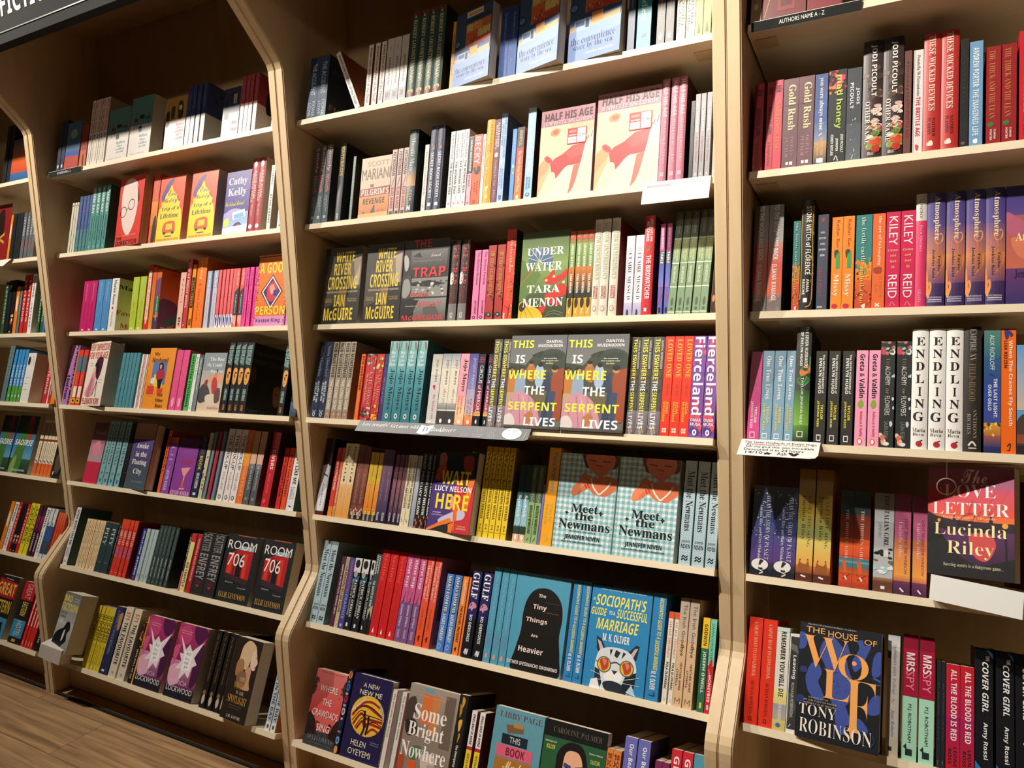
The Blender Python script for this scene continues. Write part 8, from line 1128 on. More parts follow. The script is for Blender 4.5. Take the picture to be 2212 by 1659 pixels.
LABELS = r'''navy paperback lettered the accident, first of two from left, top shelf, middle bookcase
navy paperback lettered the accident, second of two from left, top shelf, middle bookcase
pale grey paperback lettered self portrait, first of three from left, top shelf, middle bookcase
pale grey paperback lettered self portrait, second of three from left, top shelf, middle bookcase
pale grey paperback lettered self portrait, third of three from left, top shelf, middle bookcase
dark green gilt-lettered hardback, first of four from left, top shelf, middle bookcase
dark green gilt-lettered hardback, second of four from left, top shelf, middle bookcase
dark green gilt-lettered hardback, third of four from left, top shelf, middle bookcase
dark green gilt-lettered hardback, fourth of four from left, top shelf, middle bookcase
blue paperback lettered the convenience store by the sea, first of three from left, top shelf
blue paperback lettered the convenience store by the sea, second of three from left, top shelf
blue paperback lettered the convenience store by the sea, third of three from left, top shelf
blue paperback spine lettered convenience store, first of two from left, top shelf, middle bookcase
blue paperback spine lettered convenience store, second of two from left, top shelf, middle bookcase
teal paperback by an author in white, top shelf, middle bookcase
grey paperback lettered lonely mouth in pink, first of three from left, second shelf, middle bookcase
grey paperback lettered lonely mouth in pink, second of three from left, second shelf, middle bookcase
grey paperback lettered lonely mouth in pink, third of three from left, second shelf, middle bookcase
black hardback with yellow lettering, second shelf, middle bookcase
tan paperback with red title band and desert rider, second shelf, middle bookcase
dark green hardback lettered moonlit maze, second shelf, middle bookcase
navy hardback lettered secret book society, first of two from left, second shelf, middle bookcase
navy hardback lettered secret book society, second of two from left, second shelf, middle bookcase
orange-red paperback with large pale blue capitals, second shelf, middle bookcase
mustard hardback with an hourglass, second shelf, middle bookcase
maroon paperback lettered looking for you, second shelf, middle bookcase
pale blue hardback spine lettered the lost language, second shelf, middle bookcase
red and orange paperback lettered winds from further west, second shelf, middle bookcase
light blue paperback lettered you only call, second shelf, middle bookcase
pink hardback lettered half his age with price sticker, first of two from left, second shelf
pink hardback lettered half his age with price sticker, second of two from left, second shelf
rose pink hardback spine lettered half his age, first of three from left, second shelf
rose pink hardback spine lettered half his age, second of three from left, second shelf
rose pink hardback spine lettered half his age, third of three from left, second shelf
slim grey paperback lettered with a silver author name, first of three from left, second shelf
slim grey paperback lettered with a silver author name, second of three from left, second shelf
slim grey paperback lettered with a silver author name, third of three from left, second shelf
grey paperback at the end of the row against the panel, second shelf, middle bookcase
black paperback lettered white river crossing in yellow, first of two from left, third shelf
black paperback lettered white river crossing in yellow, second of two from left, third shelf
black hardback lettered the trap in red, third shelf, middle bookcase
black and red hardback spine lettered the trap, first of two from left, third shelf
black and red hardback spine lettered the trap, second of two from left, third shelf
pink paperback lettered the glorious heresies, first of two from left, third shelf, middle bookcase
pink paperback lettered the glorious heresies, second of two from left, third shelf, middle bookcase
dark red paperback lettered the girls of good fortune, first of two from left, third shelf
dark red paperback lettered the girls of good fortune, second of two from left, third shelf
tomato red paperback with gold-sprigged edge, third shelf, middle bookcase
green painted paperback lettered under water, third shelf, middle bookcase
green paperback spine lettered under water, first of four from left, third shelf, middle bookcase
green paperback spine lettered under water, second of four from left, third shelf, middle bookcase
green paperback spine lettered under water, third of four from left, third shelf, middle bookcase
green paperback spine lettered under water, fourth of four from left, third shelf, middle bookcase
cream hardback lettered moscow underground, first of three from left, third shelf, middle bookcase
cream hardback lettered moscow underground, second of three from left, third shelf, middle bookcase
cream hardback lettered moscow underground, third of three from left, third shelf, middle bookcase
white paperback with pale lilac scene at foot, first of two from left, third shelf
white paperback with pale lilac scene at foot, second of two from left, third shelf
red hardback lettered the birdwatcher, third shelf, middle bookcase
pink over blue paperback lettered table, first of two from left, third shelf, middle bookcase
pink over blue paperback lettered table, second of two from left, third shelf, middle bookcase
sage green paperback with paler bands, first of five from left, third shelf, middle bookcase
sage green paperback with paler bands, second of five from left, third shelf, middle bookcase
sage green paperback with paler bands, third of five from left, third shelf, middle bookcase
sage green paperback with paler bands, fourth of five from left, third shelf, middle bookcase
sage green paperback with paler bands, fifth of five from left, third shelf, middle bookcase
dark navy paperback lettered secrets of the starlit sea, first of two from left, fourth shelf
dark navy paperback lettered secrets of the starlit sea, second of two from left, fourth shelf
taupe paperback lettered the long shoe, first of four from left, fourth shelf, middle bookcase
taupe paperback lettered the long shoe, second of four from left, fourth shelf, middle bookcase
taupe paperback lettered the long shoe, third of four from left, fourth shelf, middle bookcase
taupe paperback lettered the long shoe, fourth of four from left, fourth shelf, middle bookcase
red paperback with leafy jewelled ends, fourth shelf, middle bookcase
red paperback with golden jewelled ends, fourth shelf, middle bookcase
teal paperback lettered we all live here, first of four from left, fourth shelf, middle bookcase
teal paperback lettered we all live here, second of four from left, fourth shelf, middle bookcase
teal paperback lettered we all live here, third of four from left, fourth shelf, middle bookcase
teal paperback lettered we all live here, fourth of four from left, fourth shelf, middle bookcase
pale grey paperback with a small red bird, fourth shelf, middle bookcase
cream paperback with a grey landscape at foot, first of two from left, fourth shelf
cream paperback with a grey landscape at foot, second of two from left, fourth shelf
pink and cream paperback lettered someone else's shoes, fourth shelf, middle bookcase
violet to orange paperback lettered the giver of stars, fourth shelf, middle bookcase
navy and crimson paperback lettered circus of mirrors, first of two from left, fourth shelf
grey hardback spine lettered this is where the serpent lives, first of five from left
grey hardback spine lettered this is where the serpent lives, second of five from left
grey hardback spine lettered this is where the serpent lives, third of five from left
grey hardback spine lettered this is where the serpent lives, fourth of five from left
grey hardback spine lettered this is where the serpent lives, fifth of five from left
grey painted hardback lettered this is where the serpent lives, first of two from left
grey painted hardback lettered this is where the serpent lives, second of two from left
orange-red paperback lettered loved one in yellow, first of three from left, fourth shelf, middle bookcase
orange-red paperback lettered loved one in yellow, second of three from left, fourth shelf, middle bookcase
orange-red paperback lettered loved one in yellow, third of three from left, fourth shelf, middle bookcase
purple and pink paperback lettered fierceland, first of two from left, fourth shelf, middle bookcase
purple and pink paperback lettered fierceland, second of two from left, fourth shelf, middle bookcase
glossy black and white spine at the row's dark end, fifth shelf, middle bookcase
cream and orange paperback lettered diary of a cat, first of two from left, fifth shelf
cream and orange paperback lettered diary of a cat, second of two from left, fifth shelf
brown paperback with pale fringed foot, first of two from left, fifth shelf, middle bookcase
brown paperback with pale fringed foot, second of two from left, fifth shelf, middle bookcase
dusky purple paperback with publisher's name at foot, second of two from left, fifth shelf
purple and red paperback lettered wait here, fifth shelf, middle bookcase
yellow paperback with black author name, first of five from left, fifth shelf, middle bookcase
yellow paperback with black author name, second of five from left, fifth shelf, middle bookcase
yellow paperback with black author name, third of five from left, fifth shelf, middle bookcase
yellow paperback with black author name, fourth of five from left, fifth shelf, middle bookcase
yellow paperback with black author name, fifth of five from left, fifth shelf, middle bookcase
dark teal paperback with a beach and pine trees, first of two from left, fifth shelf
dark teal paperback with a beach and pine trees, second of two from left, fifth shelf
sage green paperback lettered misrecognition, first of two from left, fifth shelf, middle bookcase
sage green paperback lettered misrecognition, second of two from left, fifth shelf, middle bookcase
orange-yellow paperback lettered you are here, fifth shelf, middle bookcase
blue gingham paperback with a woman in pearls, first of two from left, fifth shelf
blue gingham paperback with a woman in pearls, second of two from left, fifth shelf
pale blue checked spine with curly black title, first of three from left, fifth shelf
pale blue checked spine with curly black title, second of three from left, fifth shelf
pale blue checked spine with curly black title, third of three from left, fifth shelf
pale blue checked spine with curly black title, first of two from left, sixth shelf
pale blue checked spine with curly black title, second of two from left, sixth shelf
black paperback with silver ovals and author name, first of three from left, sixth shelf
black paperback with silver ovals and author name, second of three from left, sixth shelf
grey-green paperback lettered the ghosts of rome, sixth shelf, middle bookcase
bright red paperback lettered nesting, first of three from left, sixth shelf, middle bookcase
bright red paperback lettered nesting, second of three from left, sixth shelf, middle bookcase
bright red paperback lettered nesting, third of three from left, sixth shelf, middle bookcase
pink over purple paperback lettered thirst trap, first of three from left, sixth shelf, middle bookcase
pink over purple paperback lettered thirst trap, second of three from left, sixth shelf, middle bookcase
pink over purple paperback lettered thirst trap, third of three from left, sixth shelf, middle bookcase
coral red paperback with a small bird at foot, first of two from left, sixth shelf
coral red paperback with a small bird at foot, second of two from left, sixth shelf
blue hardback lettered nearly departed, first of two from left, sixth shelf, middle bookcase
blue hardback lettered nearly departed, second of two from left, sixth shelf, middle bookcase
orange paperback lettered in small white capitals, sixth shelf, middle bookcase
navy hardback lettered gulf with a pink fish, first of two from left, sixth shelf
navy hardback lettered gulf with a pink fish, second of two from left, sixth shelf
sea blue paperback spine lettered the tiny things are heavier, first of three from left
sea blue paperback spine lettered the tiny things are heavier, second of three from left
sea blue paperback spine lettered the tiny things are heavier, third of three from left
blue paperback with a great black hair silhouette, sixth shelf, middle bookcase
bright blue paperback spine with slanting yellow title, first of three from left, sixth shelf
bright blue paperback spine with slanting yellow title, second of three from left, sixth shelf
bright blue paperback spine with slanting yellow title, third of three from left, sixth shelf
bright blue paperback with a cat in sunglasses, sixth shelf, middle bookcase
white paperback lettered savage theories in red, first of two from left, sixth shelf, middle bookcase
white paperback lettered savage theories in red, second of two from left, sixth shelf, middle bookcase
tan paperback lettered the irish goodbye, first of two from left, sixth shelf, middle bookcase
tan paperback lettered the irish goodbye, second of two from left, sixth shelf, middle bookcase
green paperback with a yellow head, sixth shelf, middle bookcase
mint over red paperback lettered honeybee, sixth shelf, middle bookcase
salmon red paperback lettered where the crawdads sing, bottom shelf, middle bookcase
navy hardback with a marbled disc lettered a new new me, bottom shelf, middle bookcase
white paperback spine with a red edge, first of two from left, bottom shelf, middle bookcase
grey-brown painted paperback lettered some bright nowhere, bottom shelf, middle bookcase
black paperback spine with gold leaves, bottom shelf, middle bookcase
pale blue paperback with a stack of painted books, bottom shelf, middle bookcase
green paperback with a dark-haired woman in red, bottom shelf, middle bookcase
periwinkle paperback lettered our beautiful mess, first of two from left, bottom shelf, middle bookcase
blue and red cover in the shaded corner, top shelf, left bookcase
teal and white cover lettered before the coffee gets cold, first of two from left
teal and white cover lettered before the coffee gets cold, second of two from left
mustard and white cover lettered before the coffee gets cold, top shelf, left bookcase
navy over white cover with a lamplit room, top shelf, left bookcase
red hardback with a pale face and round glasses, second shelf, left bookcase
orange sunset spine between two red covers, second shelf, left bookcase
orange and yellow cover with a scalloped arch, first of two from left, second shelf
orange and yellow cover with a scalloped arch, second of two from left, second shelf
indigo cover with a poolside scene and white author name, second shelf, left bookcase
dark red hardback with a white emblem lettered world tour, first of two from left
dark red hardback with a white emblem lettered world tour, second of two from left
white paperback at the end of the second shelf, second shelf, left bookcase
orange hardback with a heart title, third shelf, left bookcase
orange and yellow cover lettered a good person, third shelf, left bookcase
lilac hardback spine with a dotted edge, fourth shelf, left bookcase
cream cover with a standing mirror and long pink dress, fourth shelf, left bookcase
orange cover with a seated woman lettered my husband, fourth shelf, left bookcase
rose pink paperback with an orange name, second of two from left, fourth shelf, left bookcase
slate and coral cover lettered the best we could hope for, fourth shelf, left bookcase
black paperback with a golden face and pale title, second of four from left, fourth shelf
black paperback with a golden face and pale title, third of four from left, fourth shelf
black paperback with a golden face and pale title, fourth of four from left, fourth shelf
black paperback showing its shadowed front cover, fourth shelf, left bookcase
black and yellow paperback by the panel, fourth shelf, left bookcase
pink and grey cover tilted against the panel, fifth shelf, left bookcase
violet-grey cover lettered awake in the floating city, fifth shelf, left bookcase
violet spine lettered with an embossed name, fifth shelf, left bookcase
violet cover with a pink martini glass, fifth shelf, left bookcase
navy paperback lettered blood book in yellow, fifth shelf, left bookcase
white paperback lettered the mix-up, first of three from left, fifth shelf, left bookcase
white paperback lettered the mix-up, second of three from left, fifth shelf, left bookcase
white paperback lettered the mix-up, third of three from left, fifth shelf, left bookcase
orange paperback lettered your fault, fifth shelf, left bookcase
peach and charcoal paperback lettered river is waiting, first of two from left, fifth shelf
peach and charcoal paperback lettered river is waiting, second of two from left, fifth shelf
red hardback lettered divers, fifth shelf, left bookcase
white paperback lettered some body like me, fifth shelf, left bookcase
black paperback with outlined white lettering, first of two from left, sixth shelf, left bookcase
black paperback with outlined white lettering, second of two from left, sixth shelf, left bookcase
black and red cover lettered room 706, first of two from left, sixth shelf, left bookcase
black and red cover lettered room 706, second of two from left, sixth shelf, left bookcase
grey cover with a black figure lettered bad fiction, bottom shelf, left bookcase
navy paperback with a face disc, bottom shelf, left bookcase
cream paperback lettered the favourite in black, first of two from left, bottom shelf, left bookcase
cream paperback lettered the favourite in black, second of two from left, bottom shelf, left bookcase
pink burst cover with white author name, first of two from left, bottom shelf, left bookcase
pink burst cover with white author name, second of two from left, bottom shelf, left bookcase
black paperback with golden script and a small portrait, first of four from left, bottom shelf
black paperback with golden script and a small portrait, second of four from left, bottom shelf
black paperback with golden script and a small portrait, third of four from left, bottom shelf
dark brown cover with a blonde woman in profile, bottom shelf, left bookcase
dark red cover with a leafy sprig, top shelf, right bookcase
shadowed crimson paperback by the side panel, first of two from left, second shelf, right bookcase
shadowed crimson paperback by the side panel, second of two from left, second shelf, right bookcase
pink-red paperback crossed by a slanting shadow, second shelf, right bookcase
dusky mauve paperback lettered gold rush, first of two from left, second shelf, right bookcase
dusky mauve paperback lettered gold rush, second of two from left, second shelf, right bookcase
blue paperback lettered you were always mine, second shelf, right bookcase
black paperback with pink petals lettered mad honey, second shelf, right bookcase
slate grey paperback with white stacked author name, second shelf, right bookcase
brown floral hardback lettered by any other name, first of two from left, second shelf
brown floral hardback lettered by any other name, second of two from left, second shelf
brown shadowed paperback beside the white one, second shelf, right bookcase
white paperback with red title lettered the brittle age, second shelf, right bookcase
red hardback lettered these wicked devices, first of two from left, second shelf, right bookcase
red hardback lettered these wicked devices, second of two from left, second shelf, right bookcase
black paperback almost lost in shadow, second shelf, right bookcase
pale blue paperback lettered the imagined life, second shelf, right bookcase
dark red paperback lettered the thick and the lean, first of two from left, second shelf
dark red paperback lettered the thick and the lean, second of two from left, second shelf
scarlet paperback cut by the picture's edge, second shelf, right bookcase
grey and coral paperback lettered to the moon and back, first of two from left
grey and coral paperback lettered to the moon and back, second of two from left
teal over orange paperback lettered the fertile earth, first of two from left, third shelf
teal over orange paperback lettered the fertile earth, second of two from left, third shelf
black hardback with gold-edged spine lettered stone witch of florence, third shelf, right bookcase
slate blue paperback with small words down the spine, third shelf, right bookcase
orange paperback with a profile in green, first of two from left, third shelf, right bookcase
orange paperback with a profile in green, second of two from left, third shelf, right bookcase
orange paperback lettered the art of belonging, third shelf, right bookcase
crimson paperback with stacked white author name, first of two from left, third shelf, right bookcase
crimson paperback with stacked white author name, second of two from left, third shelf, right bookcase
white over pink hardback lettered absence, third shelf, right bookcase
violet sunset hardback lettered atmosphere, first of four from left, third shelf, right bookcase
violet sunset hardback lettered atmosphere, second of four from left, third shelf, right bookcase
violet sunset hardback lettered atmosphere, third of four from left, third shelf, right bookcase
violet sunset hardback lettered atmosphere, fourth of four from left, third shelf, right bookcase
violet sunset cover lettered atmosphere at the edge, third shelf, right bookcase
pink paperback half in the panel's shadow, fourth shelf, right bookcase
pale blue paperback lettered one true loves, first of three from left, fourth shelf, right bookcase
pale blue paperback lettered one true loves, second of three from left, fourth shelf, right bookcase
pale blue paperback lettered one true loves, third of three from left, fourth shelf, right bookcase
black and green hardback lettered the seven husbands, fourth shelf, right bookcase
black paperback lettered the seven husbands with yellow author, first of three from left, fourth shelf
black paperback lettered the seven husbands with yellow author, second of three from left, fourth shelf
black paperback lettered the seven husbands with yellow author, third of three from left, fourth shelf
pink paperback with a leaf between title and author, first of two from left, fourth shelf
pink paperback with a leaf between title and author, second of two from left, fourth shelf
black floral paperback lettered the alchemy of flowers, first of two from left, fourth shelf
black floral paperback lettered the alchemy of flowers, second of two from left, fourth shelf
white hardback lettered endling in black capitals, first of three from left, fourth shelf, right bookcase
white hardback lettered endling in black capitals, second of three from left, fourth shelf, right bookcase
white hardback lettered endling in black capitals, third of three from left, fourth shelf, right bookcase
black hardback lettered with muted bronze capitals, fourth shelf, right bookcase
blue-green night-town paperback lettered the last light over oslo, fourth shelf, right bookcase
bright orange paperback lettered when the cranes fly south, fourth shelf, right bookcase
blue and dark cover cut by the picture's edge, fourth shelf, right bookcase
starry blue paperback with a moon disc, first of two from left, fifth shelf, right bookcase
starry blue paperback with a moon disc, second of two from left, fifth shelf, right bookcase
yellow-green paperback lettered last love song with two walkers, first of two from left, fifth shelf
yellow-green paperback lettered last love song with two walkers, second of two from left, fifth shelf
orange paperback with a deck chair lettered the hidden girl, first of two from left
orange paperback with a deck chair lettered the hidden girl, second of two from left
white and black paperback lettered the italian girl, fifth shelf, right bookcase
pink to orange paperback lettered light behind the window, first of two from left, fifth shelf
pink to orange paperback lettered light behind the window, second of two from left, fifth shelf
pink sunset paperback lettered the love letter, fifth shelf, right bookcase
dark red and plum cover cut by the picture's edge, fifth shelf, right bookcase
red paperback lettered a short road to longbrook, first of two from left, sixth shelf
red paperback lettered a short road to longbrook, second of two from left, sixth shelf
white and yellow paperback lettered remember you will die, sixth shelf, right bookcase
black and white photograph paperback lettered leaving, sixth shelf, right bookcase
black and blue hardback lettered the house of wolf, sixth shelf, right bookcase
cream paperback with silvery script lettered the oversoul seven, sixth shelf, right bookcase
crimson over mint paperback lettered mrs spy, first of two from left, sixth shelf, right bookcase
crimson over mint paperback lettered mrs spy, second of two from left, sixth shelf, right bookcase
black paperback in shadow beside the red pair, first of two from left, sixth shelf
black paperback in shadow beside the red pair, second of two from left, sixth shelf
red to magenta paperback lettered all the blood is red, first of two from left
red to magenta paperback lettered all the blood is red, second of two from left
black paperback with blue foot lettered the cover girl, first of three from left, sixth shelf
black paperback with blue foot lettered the cover girl, second of three from left, sixth shelf
black paperback with blue foot lettered the cover girl, third of three from left, sixth shelf
orange and blue sunset cover in the far left bookcase, top shelf, far left bookcase
dark red cover in the far left bookcase, second shelf, far left bookcase
white cover with a black roundel in the far left bookcase, fourth shelf, far left bookcase
green dress cover with white title in the far left bookcase, first of two from left
green dress cover with white title in the far left bookcase, second of two from left
black and brown cover leaning at the far bookcase's panel, fifth shelf, far left bookcase
red and black cover lettered great in the far left bookcase, bottom shelf, far left bookcase
red black and blue spine in the far left bookcase, bottom shelf, far left bookcase'''.strip().split('\n')
GROUPS = r'''copies of navy paperback lettered the accident on the top shelf
copies of pale grey paperback lettered self portrait on the top shelf
copies of dark green gilt-lettered hardback on the top shelf
copies of blue paperback lettered the convenience store by the sea on the top shelf
copies of blue paperback spine lettered convenience store on the top shelf
copies of grey paperback lettered lonely mouth in pink on the second shelf
copies of navy hardback lettered secret book society on the second shelf
copies of pink hardback lettered half his age with price sticker on the second shelf
copies of rose pink hardback spine lettered half his age on the second shelf
copies of slim grey paperback lettered with a silver author name on the second shelf
copies of black paperback lettered white river crossing in yellow on the third shelf
copies of black and red hardback spine lettered the trap on the third shelf
copies of pink paperback lettered the glorious heresies on the third shelf
copies of dark red paperback lettered the girls of good fortune on the third shelf
copies of green paperback spine lettered under water on the third shelf
copies of cream hardback lettered moscow underground on the third shelf
copies of white paperback with pale lilac scene at foot on the third shelf
copies of pink over blue paperback lettered table on the third shelf
copies of sage green paperback with paler bands on the third shelf
copies of dark navy paperback lettered secrets of the starlit sea on the fourth shelf
copies of taupe paperback lettered the long shoe on the fourth shelf
copies of teal paperback lettered we all live here on the fourth shelf
copies of cream paperback with a grey landscape at foot on the fourth shelf
copies of navy and crimson paperback lettered circus of mirrors on the fourth shelf
copies of grey hardback spine lettered this is where the serpent lives on the fourth shelf
copies of grey painted hardback lettered this is where the serpent lives on the fourth shelf
copies of orange-red paperback lettered loved one in yellow on the fourth shelf
copies of purple and pink paperback lettered fierceland on the fourth shelf
copies of cream and orange paperback lettered diary of a cat on the fifth shelf
copies of brown paperback with pale fringed foot on the fifth shelf
copies of dusky purple paperback with publisher's name at foot on the fifth shelf
copies of yellow paperback with black author name on the fifth shelf
copies of dark teal paperback with a beach and pine trees on the fifth shelf
copies of sage green paperback lettered misrecognition on the fifth shelf
copies of blue gingham paperback with a woman in pearls on the fifth shelf
copies of pale blue checked spine with curly black title on the fifth shelf
copies of pale blue checked spine with curly black title on the sixth shelf
copies of black paperback with silver ovals and author name on the sixth shelf
copies of bright red paperback lettered nesting on the sixth shelf
copies of pink over purple paperback lettered thirst trap on the sixth shelf
copies of coral red paperback with a small bird at foot on the sixth shelf
copies of blue hardback lettered nearly departed on the sixth shelf
copies of navy hardback lettered gulf with a pink fish on the sixth shelf
copies of sea blue paperback spine lettered the tiny things are heavier on the sixth shelf
copies of bright blue paperback spine with slanting yellow title on the sixth shelf
copies of white paperback lettered savage theories in red on the sixth shelf
copies of tan paperback lettered the irish goodbye on the sixth shelf
copies of white paperback spine with a red edge on the bottom shelf
copies of periwinkle paperback lettered our beautiful mess on the bottom shelf
copies of teal and white cover lettered before the coffee gets cold on the top shelf
copies of orange and yellow cover with a scalloped arch on the second shelf
copies of dark red hardback with a white emblem lettered world tour on the second shelf
copies of rose pink paperback with an orange name on the fourth shelf
copies of black paperback with a golden face and pale title on the fourth shelf
copies of white paperback lettered the mix-up on the fifth shelf
copies of peach and charcoal paperback lettered river is waiting on the fifth shelf
copies of black paperback with outlined white lettering on the sixth shelf
copies of black and red cover lettered room 706 on the sixth shelf
copies of cream paperback lettered the favourite in black on the bottom shelf
copies of pink burst cover with white author name on the bottom shelf
copies of black paperback with golden script and a small portrait on the bottom shelf
copies of shadowed crimson paperback by the side panel on the second shelf
copies of dusky mauve paperback lettered gold rush on the second shelf
copies of brown floral hardback lettered by any other name on the second shelf
copies of red hardback lettered these wicked devices on the second shelf
copies of dark red paperback lettered the thick and the lean on the second shelf
copies of grey and coral paperback lettered to the moon and back on the third shelf
copies of teal over orange paperback lettered the fertile earth on the third shelf
copies of orange paperback with a profile in green on the third shelf
copies of crimson paperback with stacked white author name on the third shelf
copies of violet sunset hardback lettered atmosphere on the third shelf
copies of pale blue paperback lettered one true loves on the fourth shelf
copies of black paperback lettered the seven husbands with yellow author on the fourth shelf
copies of pink paperback with a leaf between title and author on the fourth shelf
copies of black floral paperback lettered the alchemy of flowers on the fourth shelf
copies of white hardback lettered endling in black capitals on the fourth shelf
copies of starry blue paperback with a moon disc on the fifth shelf
copies of yellow-green paperback lettered last love song with two walkers on the fifth shelf
copies of orange paperback with a deck chair lettered the hidden girl on the fifth shelf
copies of pink to orange paperback lettered light behind the window on the fifth shelf
copies of red paperback lettered a short road to longbrook on the sixth shelf
copies of crimson over mint paperback lettered mrs spy on the sixth shelf
copies of black paperback in shadow beside the red pair on the sixth shelf
copies of red to magenta paperback lettered all the blood is red on the sixth shelf
copies of black paperback with blue foot lettered the cover girl on the sixth shelf
copies of green dress cover with white title in the far left bookcase on the fifth shelf'''.strip().split('\n')

# ------------------------------------------------------------------ the room
XP = 1.2681
fl = box_obj('floor', (-4.2, 3.2, -4.0, 0.33, -0.06, -0.012), M_FLOOR); tag(fl, 'wood plank floor', None, None, 'structure')
rnd = random.Random(5)
plank = {}
for r in range(10):
    for c in range(6):
        y1 = 0.0 - r * 0.19; x0 = -3.4 + c * 1.25 + (r % 3) * 0.41 - 0.4
        k = 'p'
        if k not in plank:
            bm = bmesh.new(); bm_box(bm, 0, 1.248, -0.1885, 0, -0.012, 0)
            plank[k] = bm_obj('plank', bm, M_FLOOR, fl, 0.0012); o = plank[k]
        else:
            o = plank[k].copy(); COL.objects.link(o)
        o.location = (x0, y1, rnd.uniform(-0.0002, 0.0002))
for r in ((-4.2, 3.2, -4.0, -1.9),): box_obj('plank_field', (r[0], r[1], r[2], r[3], -0.012, 0), M_FLOOR, fl)
tag(box_obj('wall_back', (-4.2, 3.2, 0.33, 0.43, -0.06, 3.2), M_WALL), None, None, None, 'structure')

# ------------------------------------------------------------------ bookcases
PROFILE = [(0.30, 0.0), (-0.145, 0.0), (-0.142, 0.435), (-0.141, 0.452), (-0.136, 0.468), (-0.126, 0.482), (-0.012, 0.602), (-0.003, 0.614), (0.002, 0.635), (0.002, 2.095), (-0.004, 2.112), (-0.02, 2.132), (-0.165, 2.293), (-0.165, 2.55), (0.30, 2.55)]
def side_panel(parent, x0, x1):
    bm = bmesh.new()
    a = [bm.verts.new((x0, y, z)) for y, z in PROFILE]; b = [bm.verts.new((x1, y, z)) for y, z in PROFILE]; n = len(a)
    bm.faces.new(a[::-1]); bm.faces.new(b)
    for i in range(n): j = (i + 1) % n; bm.faces.new((a[i], a[j], b[j], b[i]))
    bmesh.ops.recalc_face_normals(bm, faces=bm.faces)
    geom = [e for e in bm.edges if abs(e.verts[0].co.x - e.verts[1].co.x) < 1e-6 and (e.verts[0].co.y < 0.1 or e.verts[1].co.y < 0.1)]
    bmesh.ops.bevel(bm, geom=geom, offset=0.003, segments=2, affect='EDGES', clamp_overlap=True)
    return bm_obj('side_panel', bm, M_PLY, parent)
def shelf_board(parent, y, z, tilt):
    bm = bmesh.new(); bm_box(bm, 0.0, 1.2, 0.0, 0.27 if z > 0.6 else 0.25, -0.0155, 0.0)
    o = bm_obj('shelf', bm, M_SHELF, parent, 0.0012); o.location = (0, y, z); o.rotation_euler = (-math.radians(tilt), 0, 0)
    return o
BAYS = (('A', -2 * XP, 'far left'), ('B', -XP, 'left'), ('C', 0.0, 'middle'), ('D', XP, 'right'))
BL = {'A': 'birch bookcase cut by the picture edge, beyond the left bookcase', 'B': 'birch bookcase beside the wood floor, second from the picture edge',
      'C': 'birch bookcase in the middle holding the teal rewards banner', 'D': 'birch bookcase nearest the viewer with the authors name strip'}
for nm, x0, word in BAYS:
    t = empty('bookcase', (x0, 0, 0)); tag(t, BL[nm], 'bookcase', 'bookcases along the wall')
    side_panel(t, -0.0335, -0.0045); side_panel(t, 1.2045, 1.2335)
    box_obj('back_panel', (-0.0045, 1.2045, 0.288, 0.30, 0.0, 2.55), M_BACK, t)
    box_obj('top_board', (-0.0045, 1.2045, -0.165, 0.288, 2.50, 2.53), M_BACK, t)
    box_obj('plinth', (-0.0045, 1.2045, -0.085, -0.065, 0.004, 0.095), M_BACK, t)
    box_obj('base_rail', (-0.0045, 1.2045, -0.142, -0.132, 0.0, 0.007), M_BLACK, t)
    for y, z, a in SHELVES:
        s = shelf_board(t, y, z, a)
        for sx in (0.03, 1.17):                                    # shelf fixing under each end
            p = box_obj('shelf_clip', (sx - 0.022, sx + 0.022, 0.035, 0.075, -0.0175, -0.0155), M_PLY, s)

# ------------------------------------------------------------------ header sign
t = empty('header_sign', (-1.0, -0.2, 2.30)); tag(t, 'long black header board lettered fiction above the left bookcases', 'sign')
box_obj('board', (-2.6, 3.9, -0.004, 0.034, 0.005, 0.45), M_BLACK, t, 0.002)
box_obj('trim_strip', (-2.6, 3.9, -0.0065, -0.004, 0.036, 0.0395), M_TRIM, t)
g = Geo(); vs, fs = text_geo('FICTION', 'b', 3)
g.many([(0.0 + x * 0.315, -0.0052, 0.084 + y * 0.078) for x, y in vs], fs, lin('f4f2ee')); link('sign_lettering', g.mesh('sign_lettering', M_PRINT), t)

# ------------------------------------------------------------------ strips, cards and banner
def strip_sign(x0, x1, label, txt=True):
    y, z, a = SHELVES[0]
    t = empty('shelf_strip', (x0, y - 0.001, z)); t.rotation_euler = (-math.radians(a * 0.3), 0, 0); tag(t, label, 'sign')
    box_obj('holder', (0, x1 - x0, -0.0045, -0.0005, -0.0195, 0.0012), M_WHITE, t)
    box_obj('strip', (0.0005, x1 - x0 - 0.0005, -0.0056, -0.0045, -0.0188, 0.0), M_BLACK, t)
    g = Geo(); vs, fs = text_geo('AUTHORS NAME A - Z', 'r', 2)
    g.many([(0.055 + x * 0.085, -0.0061, -0.0135 + q * 0.0085) for x, q in vs], fs, lin('f2f2f0')); link('lettering', g.mesh('lettering', M_PRINT), t)
strip_sign(XP + 0.0085, XP + 0.214, 'black strip lettered authors name on the right bookcase top shelf')
strip_sign(-XP + 0.017, -XP + 0.220, 'black strip lettered authors name on the left bookcase top shelf')
def quad_frame(tl, tr, bl, br, th=0.001):
    """thin card between four corners; returns to3 for print"""
    tl, tr, bl, br = [Vector(p) for p in (tl, tr, bl, br)]; n = (tr - tl).cross(bl - tl).normalized()
    if n.y > 0: n = -n
    def to3(u, v, k): p = (bl * (1 - u) + br * u) * (1 - v) + (tl * (1 - u) + tr * u) * v; return tuple(p + n * (0.0004 + k * 0.00003))
    return tl, tr, bl, br, n, to3
